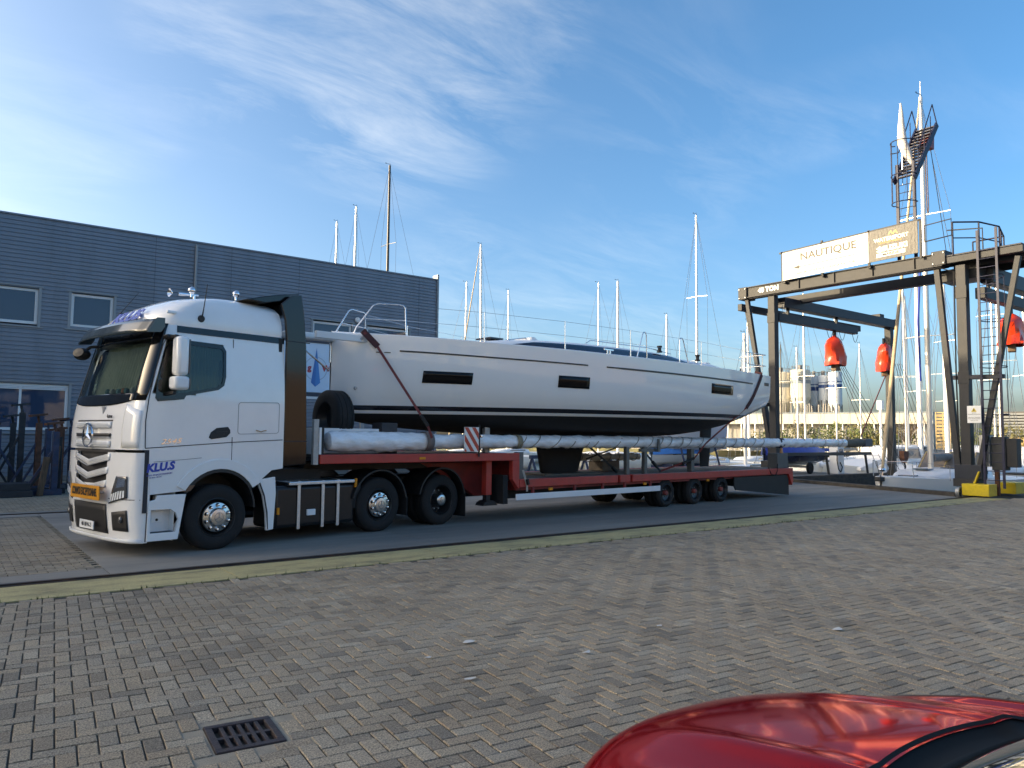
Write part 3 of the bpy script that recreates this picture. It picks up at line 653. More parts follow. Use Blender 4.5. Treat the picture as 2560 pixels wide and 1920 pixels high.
# lower bumper: fog lamp recess, intake, number plate, spoiler lip
for nr in (True, False):
    V = (lambda v: v) if nr else (lambda v: WID-v)
    b = MB(); b.grid(lambda a, c: fpt(V(.17+.34*a), .36+.30*c*(1-.15*a), .008), 8, 5); o = b.build('fog_lamp_recess', black_plastic, trk, smooth=60, solid=.006)
    b = MB(); p_ = fpt(V(.3), .52, .02); b.lathe([(0, -.015), (.04, -.01), (.05, .01)], p_, 'x', 14); b.build('lamp', lamp_dark, o, smooth=60)
fpatch(.66, 1.84, .3, .72, .008, 14, 4).build('bumper_intake', black_plastic, trk, smooth=60, solid=.006)
fpatch(.03, 2.47, .2, .25, .03, 24, 2).build('bumper_lip', white_plastic, trk, smooth=60, solid=.015)
pl = MB(); pl.box((-1.36, .93, .34), (-1.345, 1.45, .46)); p_o = pl.build('number_plate', white_plastic, trk, bev=.004)
text('plate_lettering', '40-BFN-2', .09, frame((-1.362, 1.19, .40), (0, -1, 0), (0, 0, 1)), mat('lettering_black', (.02, .02, .02), .5), trk, ext=.002, sx=1.0)
sg = MB(); sg.box((-1.43, .60, .78), (-1.412, 1.66, .98)); sign_o = sg.build('warning_sign', mat('sign_orange', (.62, .26, .02), .45, var=.06, dirt=(.3, .13, .03), dscale=6, damt=.5), trk, bev=.004)
text('sign_lettering', 'CONVOI EXCEPTIONNEL', .155, frame((-1.433, 1.13, .88), (0, -1, 0), (0, 0, 1)), MATS['lettering_black'], trk, ext=.002, sx=.52, bold=.004)
for v in (.75, 1.5):
    b = MB(); b.cyl((-1.42, v, .88), (-1.30, v, .88), .015, n=8); b.build('sign_bracket', galv, trk)
# bumper seams
fpatch(.01, .6, .80, .81, .003, 10, 1).build('bumper_seam', seam_dark, trk)
seam([(-1.01, .22), (-1.01, .62)], .01)
# side step with recess
b = MB()
b.prism([(-1.0, .22), (-.56, .22), (-.46, .86), (-.88, .86), (-.9, .80), (-1.0, .78)], -.002, .05, 'xz', holes=[[(-.955, .33), (-.60, .33), (-.56, .50), (-.60, .60), (-.68, .655), (-.955, .655)]])
for y0, y1 in ((0, .05),):
    b.build('step_panel', white_paint, trk, bev=.006)
b = MB(); b.box((-.98, .17, .28), (-.55, .19, .70)); b.box((-.98, .045, .285), (-.57, .18, .325)); b.box((-.98, .045, .65), (-.56, .18, .69)); b.box((-.985, .045, .32), (-.955, .18, .66)); b.build('step_recess', white_plastic, trk, bev=.01)
b = MB(); b.box((-.93, .03, .326), (-.62, .13, .338)); b.build('step_tread', black_plastic, trk)
b = MB(); b.prism([(-.88, .46), (-.72, .46), (-.72, .62), (-.88, .62)], .160, .1695, 'xz'); b.build('step_hatch', white_paint, trk, bev=.004)
b = MB(); b.lathe([(0, -.01), (.018, -.008), (.02, 0)], (-.80, .16, .50), 'y', 10); b.lathe([(0, -.01), (.014, -.008), (.016, 0)], (-.93, .168, .56), 'y', 10); b.build('step_bolt', black_plastic, trk)
# lower cab side panel and wheel arch
ar = [(math.cos(R(a)), math.sin(R(a))) for a in range(0, 181, 10)]
cx, cz, rx, rz = .05, .60, .62, .61
arch = [(cx+rx*c, cz+rz*s_) for c, s_ in ar if cz+rz*s_ > .86]
arch_o = [(cx+(rx+.15)*c, cz+(rz+.15)*s_) for c, s_ in ar if cz+(rz+.15)*s_ > .9]
pan = [(-.99, .87)]+[(-1.02, 1.5), (.2, 1.595), (1.12, 1.64), (1.12, 1.19), (.92, 1.165)]+[p for p in arch if p[0] < .9]
for y0, y1 in ((-.004, .06), (2.44, 2.504)):
    b = MB(); b.prism(pan, y0, y1, 'xz'); b.build('lower_side_panel', white_paint, trk, bev=.004)
    yo = y0-.012 if y0 < 1 else y1; yi = y0-.0005 if y0 < 1 else y1+.012
    lipo = [p for p in arch_o if -.62 < p[0] < .86]; lipi = [p for p in arch if -.56 < p[0] < .80]
    b = MB(); b.prism(lipo+list(reversed(lipi)), yo-.012, yi, 'xz'); b.build('wheel_arch_flare', white_paint, trk, bev=.008)
    lo = [(cx+(rx+.005)*c, cz+(rz+.005)*s_) for c, s_ in ar if cz+rz*s_ > .84]; li = [(cx+(rx-.05)*c, cz+(rz-.05)*s_) for c, s_ in ar if cz+rz*s_ > .84]
    b = MB(); b.prism(lo+list(reversed(li)), min(y0, y1)-.015, max(y0, y1)+.015, 'xz'); b.build('wheel_arch_lip', black_plastic, trk)
b = MB(); b.prism([(cx+(rx-.02)*c, cz+(rz-.02)*s_) for c, s_ in ar]+list(reversed([(cx+(rx-.05)*c, cz+(rz-.05)*s_) for c, s_ in ar])), .0, .5, 'xz'); b.build('wheel_arch_liner', black_plastic, trk)
seam([(.225, 1.22), (.225, 1.6)], .010); seam([(-.95, 1.33), (-.5, 1.36), (-.25, 1.38)], .006)
text('side_lettering', 'KLU.S', .155, frame((-.855, -.008, 1.255), (1, 0, .10), (0, 0, 1)), klus_blue, trk, sx=1.0, shear=.22, bold=.008)
text('side_small_lettering', 'BOOT- EN JACHTTRANSPORT', .03, frame((-.86, -.008, 1.155), (1, 0, .10), (0, 0, 1)), klus_blue, trk, sx=.9)
text('side_small_lettering', 'TEL 0515 - 443 210', .024, frame((-.92, -.008, 1.115), (1, 0, .10), (0, 0, 1)), klus_blue, trk, sx=.9)
b = MB(); b.prism([(-.50, .885), (-.40, .90), (-.34, .985), (-.44, .985)], -.02, .03, 'xz'); b.build('side_marker_lamp', mat('marker_smoked', (.16, .09, .06), .2), trk, bev=.006)
# white rear fender trim behind the front wheel
b = MB(); b.prism([(.66, 1.02), (.99, 1.06), (1.01, .8), (.98, .23), (.86, .22), (.84, .5), (.78, .78)], -.004, .05, 'xz'); b.build('rear_fender', white_paint, trk, bev=.008)
b = MB(); b.prism([(.69, .99), (.72, .99), (.81, .78), (.87, .5), (.885, .24), (.87, .235), (.845, .5), (.79, .76)], -.008, .0, 'xz'); b.build('fender_trim', black_plastic, trk)
# black rear side fairing and roof spoiler
for y0, y1 in ((.0, .05), (2.45, 2.5)):
    b = MB(); b.prism([(1.125, 1.22), (1.56, 1.25), (1.56, 1.6), (1.50, 3.2), (1.44, 3.75), (1.38, 4.06), (1.20, 4.03), (1.0, 3.86), (1.09, 3.6), (1.125, 3.3)], y0, y1, 'xz'); o = b.build('side_fairing', black_gloss, trk, bev=.012)
    for z in (1.62, 3.26):
        q = MB(); q.box((1.12, min(y0, y1)-.003 if y0 < 1 else y1-.002, z), (1.565, y0+.002 if y0 < 1 else y1+.003, z+.014)); q.build('fairing_seam', seam_dark, o)
b = MB(); b.prism([(.45, 3.88), (.8, 3.98), (1.15, 4.06), (1.40, 4.10), (1.42, 4.03), (1.1, 3.93), (.8, 3.86)], .12, 2.38, 'xz'); b.build('roof_spoiler', black_gloss, trk, bev=.015)
b = MB(); b.prism([(1.12, 3.88), (1.40, 4.03), (1.44, 3.75), (1.12, 3.7)], .051, 2.449, 'xz'); b.build('spoiler_back', black_plastic, trk)
# chassis, tanks, boxes
b = MB(); b.box((-.9, .72, .62), (5.9, .82, .92)); b.box((-.9, 1.68, .62), (5.9, 1.78, .92)); b.box((-.6, .5, .45), (.6, 2.0, 1.4)); b.box((1.0, .5, .9), (2.2, 2.0, 1.15)); b.build('chassis', chassis_black, trk)
for y0, y1 in ((.03, .72), (1.78, 2.47)):
    b = MB(); b.box((1.02, y0+.02, .22), (2.62, y1, .9)); o = b.build('fuel_tank', black_gloss if y0 > 1 else mat('tank_black', (.012, .012, .013), .3, var=.2), trk, bev=.06, smooth=40)
    b = MB(); b.box((1.26, y0-.02, .905), (2.58, y1, .965)); b.build('tank_step_plate', aluminium, o, bev=.012)
    ys = y0+.008 if y0 < 1 else y1+.012
    for u in (1.46, 1.93, 2.24):
        q = MB(); q.box((u-.028, ys-.012, .19), (u+.028, ys, .93)); q.box((u-.028, ys-.012, .93), (u+.028, ys+.3 if y0 < 1 else ys-.3, .972)); q.build('tank_strap', aluminium, o)
b = MB(); b.box((1.62, .01, .40), (1.78, .05, .50)); b.build('tank_lock', white_plastic, trk, bev=.008)
b = MB(); b.box((1.06, .02, .45), (1.10, .05, .56)); b.build('side_marker', amber, trk, bev=.004)
b = MB(); b.box((2.60, .03, .82), (2.645, .06, .98)); b.build('side_marker', amber, trk, bev=.004)
b = MB(); b.box((2.62, .1, .45), (2.78, .7, .92)); b.build('battery_box', chassis_black, trk)
b = MB(); b.box((5.0, .3, .5), (5.5, 2.2, .8)); b.build('rear_cross_member', chassis_black, trk)
# deck plate area behind cab: coiled hoses and fifth wheel
b = MB()
for k in range(3):
    pts = [(1.55+.02*math.sin(t*.9), .9+.25*k+.06*math.cos(t), 1.75-.1*k+.06*math.sin(t)+.2*math.sin(t*.05)) for t in [i*.6 for i in range(60)]]
    b.tube([(x+i*.006, y, z) for i, (x, y, z) in enumerate(pts)], .012, 6)
b.build('coiled_hose', mat('hose_dark', (.03, .05, .06), .5), trk, smooth=60)
b = MB(); b.lathe([(0, 1.08), (.45, 1.08), (.48, 1.12), (.48, 1.16), (0, 1.18)], (4.1, MID, 0), 'z', 24); b.build('fifth_wheel', chassis_black, trk)
# rear mudguards
def mudguard(u, y0, y1, r=.60, a0=8, a1=172, z0=.49, tail=.0):
    o_ = [(u+(r+.035)*math.cos(R(a)), z0+(r+.035)*math.sin(R(a))) for a in range(a0, a1+1, 8)]; i_ = [(u+r*math.cos(R(a)), z0+r*math.sin(R(a))) for a in range(a0, a1+1, 8)]
    b = MB(); b.prism(o_+list(reversed(i_)), y0, y1, 'xz'); b.build('mudguard', black_plastic, trk, bev=.008)
for y0, y1 in ((.0, .62), (1.88, 2.5)):
    mudguard(3.16, y0, y1); mudguard(4.72, y0, y1)
    b = MB(); b.box((3.78, y0, .25), (3.80, y1, .6)); b.build('mud_flap', rubber, trk)
    b = MB(); b.box((5.345, y0, .12), (5.36, y1, .62)); b.build('mud_flap', rubber, trk)
# ---- wheels
def tyre_prof(r, w, ri):
    h = w/2
    return [(ri, -h+.015), (ri+.03, -h+.005), ((r+ri)/2, -h), (r-.05, -h+.012), (r-.015, -h+.035), (r, -h+.06), (r, -h*.55), (r-.012, -h*.55+.002), (r-.012, -h*.55+.012), (r, -h*.55+.014), (r, -.007), (r-.012, -.006), (r-.012, .006), (r, .007), (r, h*.55-.014), (r-.012, h*.55-.012), (r-.012, h*.55-.002), (r, h*.55), (r, h-.06), (r-.015, h-.035), (r-.05, h-.012), ((r+ri)/2, h), (ri+.03, h-.005), (ri, h-.015)]
rim_black = mat('rim_black', (.02, .02, .021), .35, .2, var=.2)
def wheel(name, par, u, y, sgn, r=.492, w=.31, ri=.29, style='front', dual=False):
    z = r-.006
    e = bpy.data.objects.new(name, None); C.objects.link(e); e.parent = par; e.location = (u, y+sgn*w/2, z); e.scale = (1, sgn, 1)
    b = MB(); b.lathe(tyre_prof(r, w, ri), (0, 0, 0), 'y', 48)
    if dual: b.lathe(tyre_prof(r, w, ri), (0, w+.03, 0), 'y', 40)
    b.build('tyre', rubber, e, smooth=35)
    h = -w/2
    if style == 'front':
        b = MB(); b.lathe([(ri+.005, h+.012), (ri-.005, h+.004), (ri-.03, h+.03), (ri-.045, h+.10), (.225, h+.055), (.22, h+.05), (.0, h+.05)], (0, 0, 0), 'y', 40); b.build('rim', rim_black, e, smooth=40)
        b = MB(); b.lathe([(.222, h+.052), (.225, h+.03), (.215, h+.015), (.15, h+.0), (.140, h-.004), (.132, h-.03), (.12, h-.045), (.06, h-.052), (0, h-.053)], (0, 0, 0), 'y', 40); b.build('hub_cover', steel_polished, e, smooth=40)
        b = MB()
        for k in range(10):
            t = 2*math.pi*(k+.5)/10; b.lathe([(0, h-.035), (.017, h-.032), (.021, h-.02), (.022, h+.012)], (.182*math.cos(t), 0, .182*math.sin(t)), 'y', 10)
        b.build('wheel_nuts', chrome, e, smooth=50)
        b = MB()
        for k in range(10):
            t = 2*math.pi*(k+.5)/10; b.lathe([(.030, h+.004), (.031, h+.012), (.022, h+.014)], (.182*math.cos(t), -.006, .182*math.sin(t)), 'y', 10)
        b.build('nut_recess', seam_dark, e)
        b = MB(); b.lathe([(.064, h-.0535), (.068, h-.057), (.072, h-.053)], (0, 0, 0), 'y', 28)
        for k in range(3): t = R(90+120*k); b.bar((0, h-.056, 0), (.064*math.cos(t), h-.056, .064*math.sin(t)), .012, .006, upv=(0, 1, 0))
        b.build('hub_emblem', galv, e)
    elif style == 'drive':
        b = MB(); b.lathe([(ri+.005, h+.012), (ri-.005, h+.004), (ri-.02, h+.03), (ri-.03, h+.16), (.24, h+.22), (.15, h+.20), (.0, h+.20)], (0, 0, 0), 'y', 40); b.build('rim', rim_black, e, smooth=40)
        b = MB(); b.lathe([(.118, h+.20), (.118, h+.02), (.11, h-.0), (.09, h-.012), (.055, h-.014), (.05, h-.026), (0, h-.028)], (0, 0, 0), 'y', 28); b.build('hub_cover', steel_polished, e, smooth=40)
        b = MB()
        for k in range(10): t = 2*math.pi*k/10; b.lathe([(0, h+.15), (.016, h+.15), (.018, h+.2)], (.185*math.cos(t), 0, .185*math.sin(t)), 'y', 8)
        b.build('wheel_nuts', galv, e)
    else:
        b = MB(); b.lathe([(ri+.005, h+.01), (ri-.005, h+.004), (ri-.02, h+.03), (ri-.03, h+.07), (.13, h+.10), (.0, h+.10)], (0, 0, 0), 'y', 28); b.build('rim', rim_black, e, smooth=40)
        b = MB(); b.lathe([(.06, h+.10), (.06, h+.02), (.045, h), (0, h-.002)], (0, 0, 0), 'y', 16); b.build('hub_cover', mat('hub_red', (.28, .05, .04), .6, var=.2), e, smooth=40)
        b = MB()
        for k in range(6): t = 2*math.pi*k/6; b.lathe([(0, h+.07), (.012, h+.07), (.014, h+.1)], (.10*math.cos(t), 0, .10*math.sin(t)), 'y', 6)
        b.build('wheel_nuts', galv, e)
    return e
for sgn, y in ((1, .03), (-1, 2.47)):
    wheel('front_wheel', trk, .05, y, sgn); wheel('pusher_wheel', trk, 3.16, y, sgn); wheel('drive_wheel', trk, 4.72, y, sgn, style='drive', dual=True)
b = MB()
for u in (.05, 3.16, 4.72): b.cyl((u, .3, .485), (u, 2.2, .485), .07, n=10)
b.build('axle', chassis_black, trk)
# ------------------------------------------------------------------ low loader semi trailer (local x rearwards along trailer)
trl = thing('low_loader_trailer', 'red low loader semi trailer with stepped wooden deck under the yacht', 'trailer', (14.86, 12.96, 0), R(5.3))
TW = 2.5
for y0, y1 in ((0, .12), (TW-.12, TW)):
    b = MB(); b.box((-9.78, y0, 1.25), (-5.21, y1, 1.405)); b.prism([(-5.40, 1.25), (-5.21, 1.25), (-5.21, .68), (-5.23, .66), (-5.40, .86)], y0, y1, 'xz'); b.build('gooseneck_beam', trailer_red, trl, bev=.01)
    for i, (u0, u1) in enumerate(((-5.2, -2.02), (-1.93, -1.55), (-1.46, 6.48))):
        b = MB(); b.box((u0, y0, .685), (u1, y1, .86)); b.build('side_beam', trailer_red, trl, bev=.012)
    b = MB(); b.prism([(6.2, .685), (6.48, .685), (6.48, .45), (6.40, .33), (6.30, .52)], y0, y1, 'xz'); b.build('tail_bracket', trailer_red, trl, bev=.01)
    yb = y0-.03 if y0 < 1 else y1
    b = MB(); b.box((-5.32, yb, .43), (-.40, yb+.03, .56)); b.build('side_guard', white_plastic, trl, bev=.01)
    for u in (-4.8, -3.5, -2.55, -1.75, -.75):
        b = MB(); b.box((u-.025, yb+.03 if y0 < 1 else yb-.05, .44), (u+.025, yb+.08 if y0 < 1 else yb, .70)); b.build('guard_hanger', trailer_red_dark, trl)
    for u in (-4.28, -1.0, 1.75):
        b = MB(); b.box((u-.05, y0-.015 if y0 < 1 else y1-.0, .60), (u+.05, y0+.02 if y0 < 1 else y1+.015, .655)); b.build('side_marker', amber, trl)
    b = MB(); b.box((-7.76, y0-.012 if y0 < 1 else y1, 1.30), (-7.62, y0+.002 if y0 < 1 else y1+.012, 1.345)); b.build('side_marker', amber, trl, bev=.005)
    b = MB(); b.box((-9.9, y0+.02, 1.24), (-9.81, y0+.1, 2.0)); b.build('front_post', galv, trl)
b = MB(); b.box((-9.77, .12, 1.30), (-5.25, TW-.12, 1.36)); b.build('upper_deck', chassis_black, trl)
for i in range(11):
    y = .14+i*.2023; b = MB(); b.box((-9.75, y, 1.362), (-5.24, y+.195, 1.398)); b.build('deck_plank', wood_deck, trl)
    b = MB(); b.box((-5.18, y, .815), (6.46, y+.195, .852)); b.build('deck_plank', wood_deck, trl)
b = MB(); b.box((-5.2, .12, .62), (6.44, TW-.12, .81)); b.build('lower_frame', trailer_red_dark, trl)
b = MB(); b.box((-9.7, .75, 1.1), (-7.0, .9, 1.25)); b.box((-9.7, 1.6, 1.1), (-7.0, 1.75, 1.25)); b.build('gooseneck_rails', chassis_black, trl); b = MB(); b.prism([(-7.2, 1.2), (-5.6, 1.2), (-5.3, .5), (-5.8, .5), (-6.3, .8)], .74, .90, 'xz'); b.prism([(-7.2, 1.2), (-5.6, 1.2), (-5.3, .5), (-5.8, .5), (-6.3, .8)], 1.6, 1.76, 'xz'); b.build('gooseneck_frame', trailer_red_dark, trl)  # rails black, frame dark red: shadow under the deck put into the colour
b = MB(); b.box((-5.3, .7, .40), (6.2, .86, .62)); b.box((-5.3, 1.64, .40), (6.2, 1.80, .62)); b.build('main_rails', chassis_black, trl)
b = MB(); b.box((-5.26, .12, .86), (-5.215, TW-.12, 1.30)); b.build('step_plate', trailer_red_dark, trl)
b = MB(); b.box((-9.805, .0, 1.41), (-9.765, TW, 1.86)); b.build('headboard', white_plastic, trl, bev=.005)
b = MB(); b.box((-9.76, .02, 1.41), (-9.71, TW-.02, 1.87)); b.build('headboard_frame', chassis_black, trl)
for y in (.22, 2.1):
    b = MB(); b.box((-5.93, y, .55), (-5.78, y+.15, 1.25)); o = b.build('landing_leg', trailer_red, trl, bev=.01)
    q = MB(); q.box((-5.91, y+.02, .42), (-5.80, y+.13, .55)); q.prism([(-6.05, .34), (-5.66, .34), (-5.70, .40), (-5.78, .44), (-5.93, .44), (-6.01, .40)], y-.05, y+.2, 'xz'); q.build('foot', chassis_black, o)
    b = MB(); b.box((-5.60, y-.15, .36), (-5.47, y+.3, .95)); b.build('mud_flap', rubber, trl)
for y0, y1 in ((.05, .09), (TW-.09, TW-.05)):
    b = MB(); b.prism([(3.15, .66), (6.18, .66), (6.28, .52), (6.28, .03), (3.25, .30), (3.15, .42)], y0, y1, 'xz'); b.build('rear_skirt', chassis_black, trl)
b = MB(); b.box((6.2, .1, .2), (6.28, TW-.1, .5)); b.build('rear_underrun', chassis_black, trl)
b = MB(); b.box((6.49, .25, .66), (6.50, 2.25, .84)); b.build('rear_board', mat('reflect_red', (.5, .05, .04), .3), trl)
for u in (0, 1.28, 2.56):
    wheel('trailer_wheel', trl, u, .07, 1, r=.36, w=.24, ri=.22, style='trailer', dual=True); wheel('trailer_wheel', trl, u, TW-.07, -1, r=.36, w=.24, ri=.22, style='trailer', dual=True)
b = MB()
for u in (0, 1.28, 2.56): b.cyl((u, .3, .35), (u, 2.2, .35), .06, n=8)
b.box((-1.0, .5, .36), (3.0, 2.0, .44)); b.build('axle', chassis_black, trl)
# upright steel stakes in sockets along the near edge of the deck
stake = mat('stake_steel', (.13, .135, .13), .5, .4, var=.25, vscale=7, dirt=(.16, .09, .05), dscale=4, damt=.4)
for u, h in ((-1.52, 1.52), (-.82, 1.52)):
    b = MB(); b.box((u-.055, .10, .853), (u+.055, .20, h)); b.build('stake', stake, trl, bev=.008)
b = MB(); b.bar((-1.0, .15, 1.44), (-.3, .15, 1.44), .09, .08); b.prism([(-.43, 1.4), (-.33, 1.4), (-.35, 1.72), (-.41, 1.72)], .02, .06, 'xz'); b.build('stake_bracket', stake, trl)
b = MB(); b.box((1.35, .25, .853), (1.50, .4, 1.46)); b.build('stake', stake, trl, bev=.01)
b = MB(); b.box((-5.17, .1, .853), (-5.0, .22, 1.42)); b.build('stake', stake, trl, bev=.01)
b = MB(); b.box((-5.74, .5, 1.40), (-5.6, .6, 2.02)); b.build('stake', galv, trl, bev=.01)
b = MB(); b.box((-8.2, .6, 1.40), (-7.85, .95, 1.98)); b.build('support_block', mat('support_black', (.04, .04, .045), .6, var=.2), trl, bev=.01)
b = MB(); b.box((-9.5, .62, 1.41), (-8.25, .7, 1.86)); b.build('side_board', white_plastic, trl, bev=.005)
b = MB(); b.box((5.55, .02, .87), (6.2, .35, 1.32)); o = b.build('rear_cabinet', mat('cabinet_grey', (.10, .10, .095), .6, var=.1), trl, bev=.015)
b = MB(); b.cyl((6.05, .15, 1.32), (6.05, .15, 1.36), .05); b.cyl((6.05, .15, 1.36), (6.05, .15, 1.48), .045, .035); b.build('beacon', mat('beacon_amber', (.55, .24, .1), .3), o, smooth=50)
b = MB(); b.tube([(5.0, .02, .9), (5.1, -.02, .7), (5.35, -.02, .66), (5.5, .0, .8), (5.55, .02, 1.0)], .014, 6); b.build('cable', rubber, o, smooth=60)
# warning board
wb_ = thing('warning_board', 'red and white striped warning board clamped to the near edge of the trailer gooseneck', 'warning board', (14.86, 12.96, 0), R(5.3))
red_s = mat('stripe_red', (.55, .06, .03), .4); wht_s = mat('stripe_white', (.78, .76, .72), .4)
b = MB(); b.box((-6.735, -.06, 1.44), (-6.375, -.045, 1.92)); b.build('panel', wht_s, wb_)
def clipband(c0, c1, x0, x1, z0, z1, sl):
    # band between lines z = c + sl*(x-x0), clipped to the rectangle
    poly = [(x0, z0), (x1, z0), (x1, z1), (x0, z1)]
    def clip(poly, f):
        r = []
        for p, q in zip(poly, poly[1:]+poly[:1]):
            a, b_ = f(p), f(q)
            if a >= 0: r.append(p)
            if a*b_ < 0: t = a/(a-b_); r.append((p[0]+(q[0]-p[0])*t, p[1]+(q[1]-p[1])*t))
        return r
    p = clip(poly, lambda q: q[1]-(c0+sl*(q[0]-x0)))
    return clip(p, lambda q: (c1+sl*(q[0]-x0))-q[1]) if p else p
for k in range(5):
    c0 = 1.40+k*.25; p = clipband(c0, c0+.125, -6.73, -6.38, 1.445, 1.915, -1.35)
    if len(p) > 2:
        b = MB(); b.prism(p, -.064, -.0605, 'xz'); b.build('stripe', red_s, wb_)
b = MB(); b.cyl((-6.34, -.03, 1.34), (-6.34, -.03, 1.96), .02, n=8); b.box((-6.40, -.04, 1.46), (-6.28, .06, 1.50)); b.box((-6.40, -.04, 1.72), (-6.28, .0, 1.76)); b.build('post', chassis_black, wb_)
for z in (1.48, 1.74):
    b = MB(); b.lathe([(0, -.02), (.025, -.018), (.028, 0)], (-6.30, -.045, z), 'y', 10); b.build('clamp_bolt', chrome, wb_)
# spare wheel standing behind the cab
sw = thing('spare_wheel', 'large black spare truck tyre standing upright on the gooseneck under the yacht bow', 'wheel', (14.86, 12.96, 0), R(5.3))
b = MB(); b.lathe(tyre_prof(.52, .38, .29), (-8.95, 1.1, 2.05), 'x', 48); b.build('tyre', rubber, sw, smooth=35)
b = MB(); b.lathe([(.295, -.17), (.27, -.13), (.2, -.02), (.1, -.03), (0, -.03)], (-8.95, 1.1, 2.05), 'x', 32); b.build('rim', rim_black, sw, smooth=40)
b = MB(); b.box((-9.3, .7, 1.40), (-8.6, 1.5, 1.56)); b.build('rack', chassis_black, sw)
# wrapped mast lying along the trailer
wrap = mat('plastic_wrap', (.80, .82, .84), .2, spec=.6, var=.12, vscale=5, stretch=(.8, 3, 3), bump=.5, bscale=9, dirt=(.5, .47, .38), dscale=3.5, damt=.35, coat=.3)
wm2 = thing('wrapped_mast', 'long yacht mast wrapped in clear plastic lying along the near side of the trailer', 'mast', (14.86, 12.96, 0), R(5.3))
pts = []; rs = []; prof = [(-9.58, .02), (-9.56, .15), (-9.45, .175), (-9.0, .185), (-8.6, .182), (-7.6, .172), (-7.38, .15), (-7.3, .145), (-5.5, .138), (-3, .142), (-1, .15), (-.2, .155), (1, .14), (4, .135), (6.2, .14), (8.0, .14), (9.3, .125), (10.8, .135)]
u = -9.58
while u <= 10.8:
    r = interp(prof, u); zc = 1.635 if u > -7.3 else 1.63
    pts.append((u, .25+.02*math.sin(u*.7), zc-.006*math.sin(u*.5))); rs.append(r*(1+.035*math.sin(u*7.3)+.025*math.sin(u*17.7+1)+rnd(-.02, .02))); u += .05
b = MB(); b.tube(pts, rs, 22)
for i_, v_ in enumerate(b.v):
    a_ = (i_ % 22)*.2856; f_ = .006*math.sin(v_[0]*9+a_*3)+.005*math.sin(v_[0]*23-a_*5)+rnd(-.003, .003); b.v[i_] = (v_[0], v_[1]+f_*math.cos(a_), v_[2]+f_*math.sin(a_))
b.build('wrapping', wrap, wm2, smooth=35)
tape = mat('packing_tape', (.20, .17, .13), .5); 
def band(u, w, tilt, r, m, nm='tape_band', par=wm2):
    n = 20; rings = []
    for e in (0, 1):
        ring_ = []
        for k in range(n):
            t = 2*math.pi*k/n; ring_.append((u+w*e+tilt*math.sin(t), .25+r*math.cos(t), 1.633+r*math.sin(t)))
        rings.append(ring_)
    b = MB(); b.loft(rings); return b.build(nm, m, par, smooth=60, solid=.004)
band(-7.52, .17, .0, .185, mat('strap_grey', (.16, .13, .12), .7), 'strap_wrap')
for u in [-5.05, -4.6, -3.95, -3.4, -3.0, -2.6, -2.25, -1.8, -1.2, -.65, -.2, .2, .75, 1.15, 1.7, 2.3, 2.85, 3.3, 3.8, 4.4, 4.9, 5.35, 7.5, 7.95, 8.9, 10.0, 10.2]:
    band(u+rnd(-.08, .08), .028, rnd(.08, .2), interp(prof, u)*1.03+.008, tape)
band(-5.15, .14, .0, .15, mat('strap_tan', (.26, .22, .15), .7), 'strap_wrap'); band(5.95, .26, .02, .155, mat('strap_navy', (.02, .02, .04), .7), 'strap_wrap')
b = MB(); b.tube([(10.75, .25, 1.63), (11.3, .25, 1.63), (11.9, .27, 1.66), (12.3, .27, 1.66)], [.13, .15, .16, .10], 12); b.build('masthead_bundle', mat('bundle_cloth', (.11, .10, .075), .8, var=.3, bump=.5, bscale=20), wm2, smooth=60)
b = MB(); b.box((12.25, .15, 1.5), (12.9, .45, 1.8)); b.build('masthead_box', mat('box_dark', (.05, .055, .07), .5), wm2, bev=.03)
# second wrapped spar on the deck behind the keel
s2 = thing('wrapped_boom', 'wrapped boom tied with cord lying on the trailer deck behind the keel', 'boom', (14.86, 12.96, 0), R(5.3))
b = MB(); b.tube([(-2.2+i*.15, 1.95, 1.22+.01*math.sin(i)) for i in range(24)], [.09+.02*math.sin(i*1.9) for i in range(24)], 12); b.build('wrapping', mat('wrap_cream', (.42, .40, .34), .5, var=.2, vscale=8, bump=.4, bscale=15), s2, smooth=60)
for i in range(9):
    b = MB(); n = 12; u = -2.0+i*.38; b.tube([(u+.05*math.sin(2*math.pi*k/n), 1.95+.115*math.cos(2*math.pi*k/n), 1.22+.115*math.sin(2*math.pi*k/n)) for k in range(n+1)], .012, 5); b.build('cord', tape, s2)
b = MB(); b.box((-.6, 1.7, .86), (.1, 2.2, 1.12)); b.build('wood_block', wood_deck, s2, bev=.01)
# ratchet straps
strap_m = mat('lashing_strap', (.20, .035, .03), .75, var=.25, vscale=12)
strap_sh = mat('strap_sleeve', (.07, .018, .018), .75, var=.2)
def strap(name, pts, w, m, lab, wide=None, ratchet=None, widths=None):
    t = thing(name, lab, 'strap', (14.86, 12.96, 0), R(5.3)); b = MB()
    for i, (p, q) in enumerate(zip(pts, pts[1:])): b.bar(p, q, w, .006, upv=(0, 1, .2))
    b.build('webbing', m, t)
    if wide:
        b = MB()
        for p, q in zip(wide, wide[1:]): b.bar(p, q, .12, .02, upv=(0, 1, .2))
        b.build('sleeve', strap_sh, t, bev=.006)
    if ratchet:
        b = MB(); b.bar(ratchet[0], ratchet[1], .07, .06); b.build('ratchet', chassis_black, t, bev=.01)
    return t
strap('lashing_strap', [(-8.60, .66, 3.66), (-8.40, .57, 3.45), (-7.58, .0, 1.93), (-7.46, .02, 1.70)], .05, strap_m, 'dark red lashing strap running from the yacht bow down to the gooseneck', wide=[(-8.62, .68, 3.69), (-8.36, .55, 3.40)], ratchet=[(-7.70, .07, 2.13), (-7.57, .0, 1.92)])
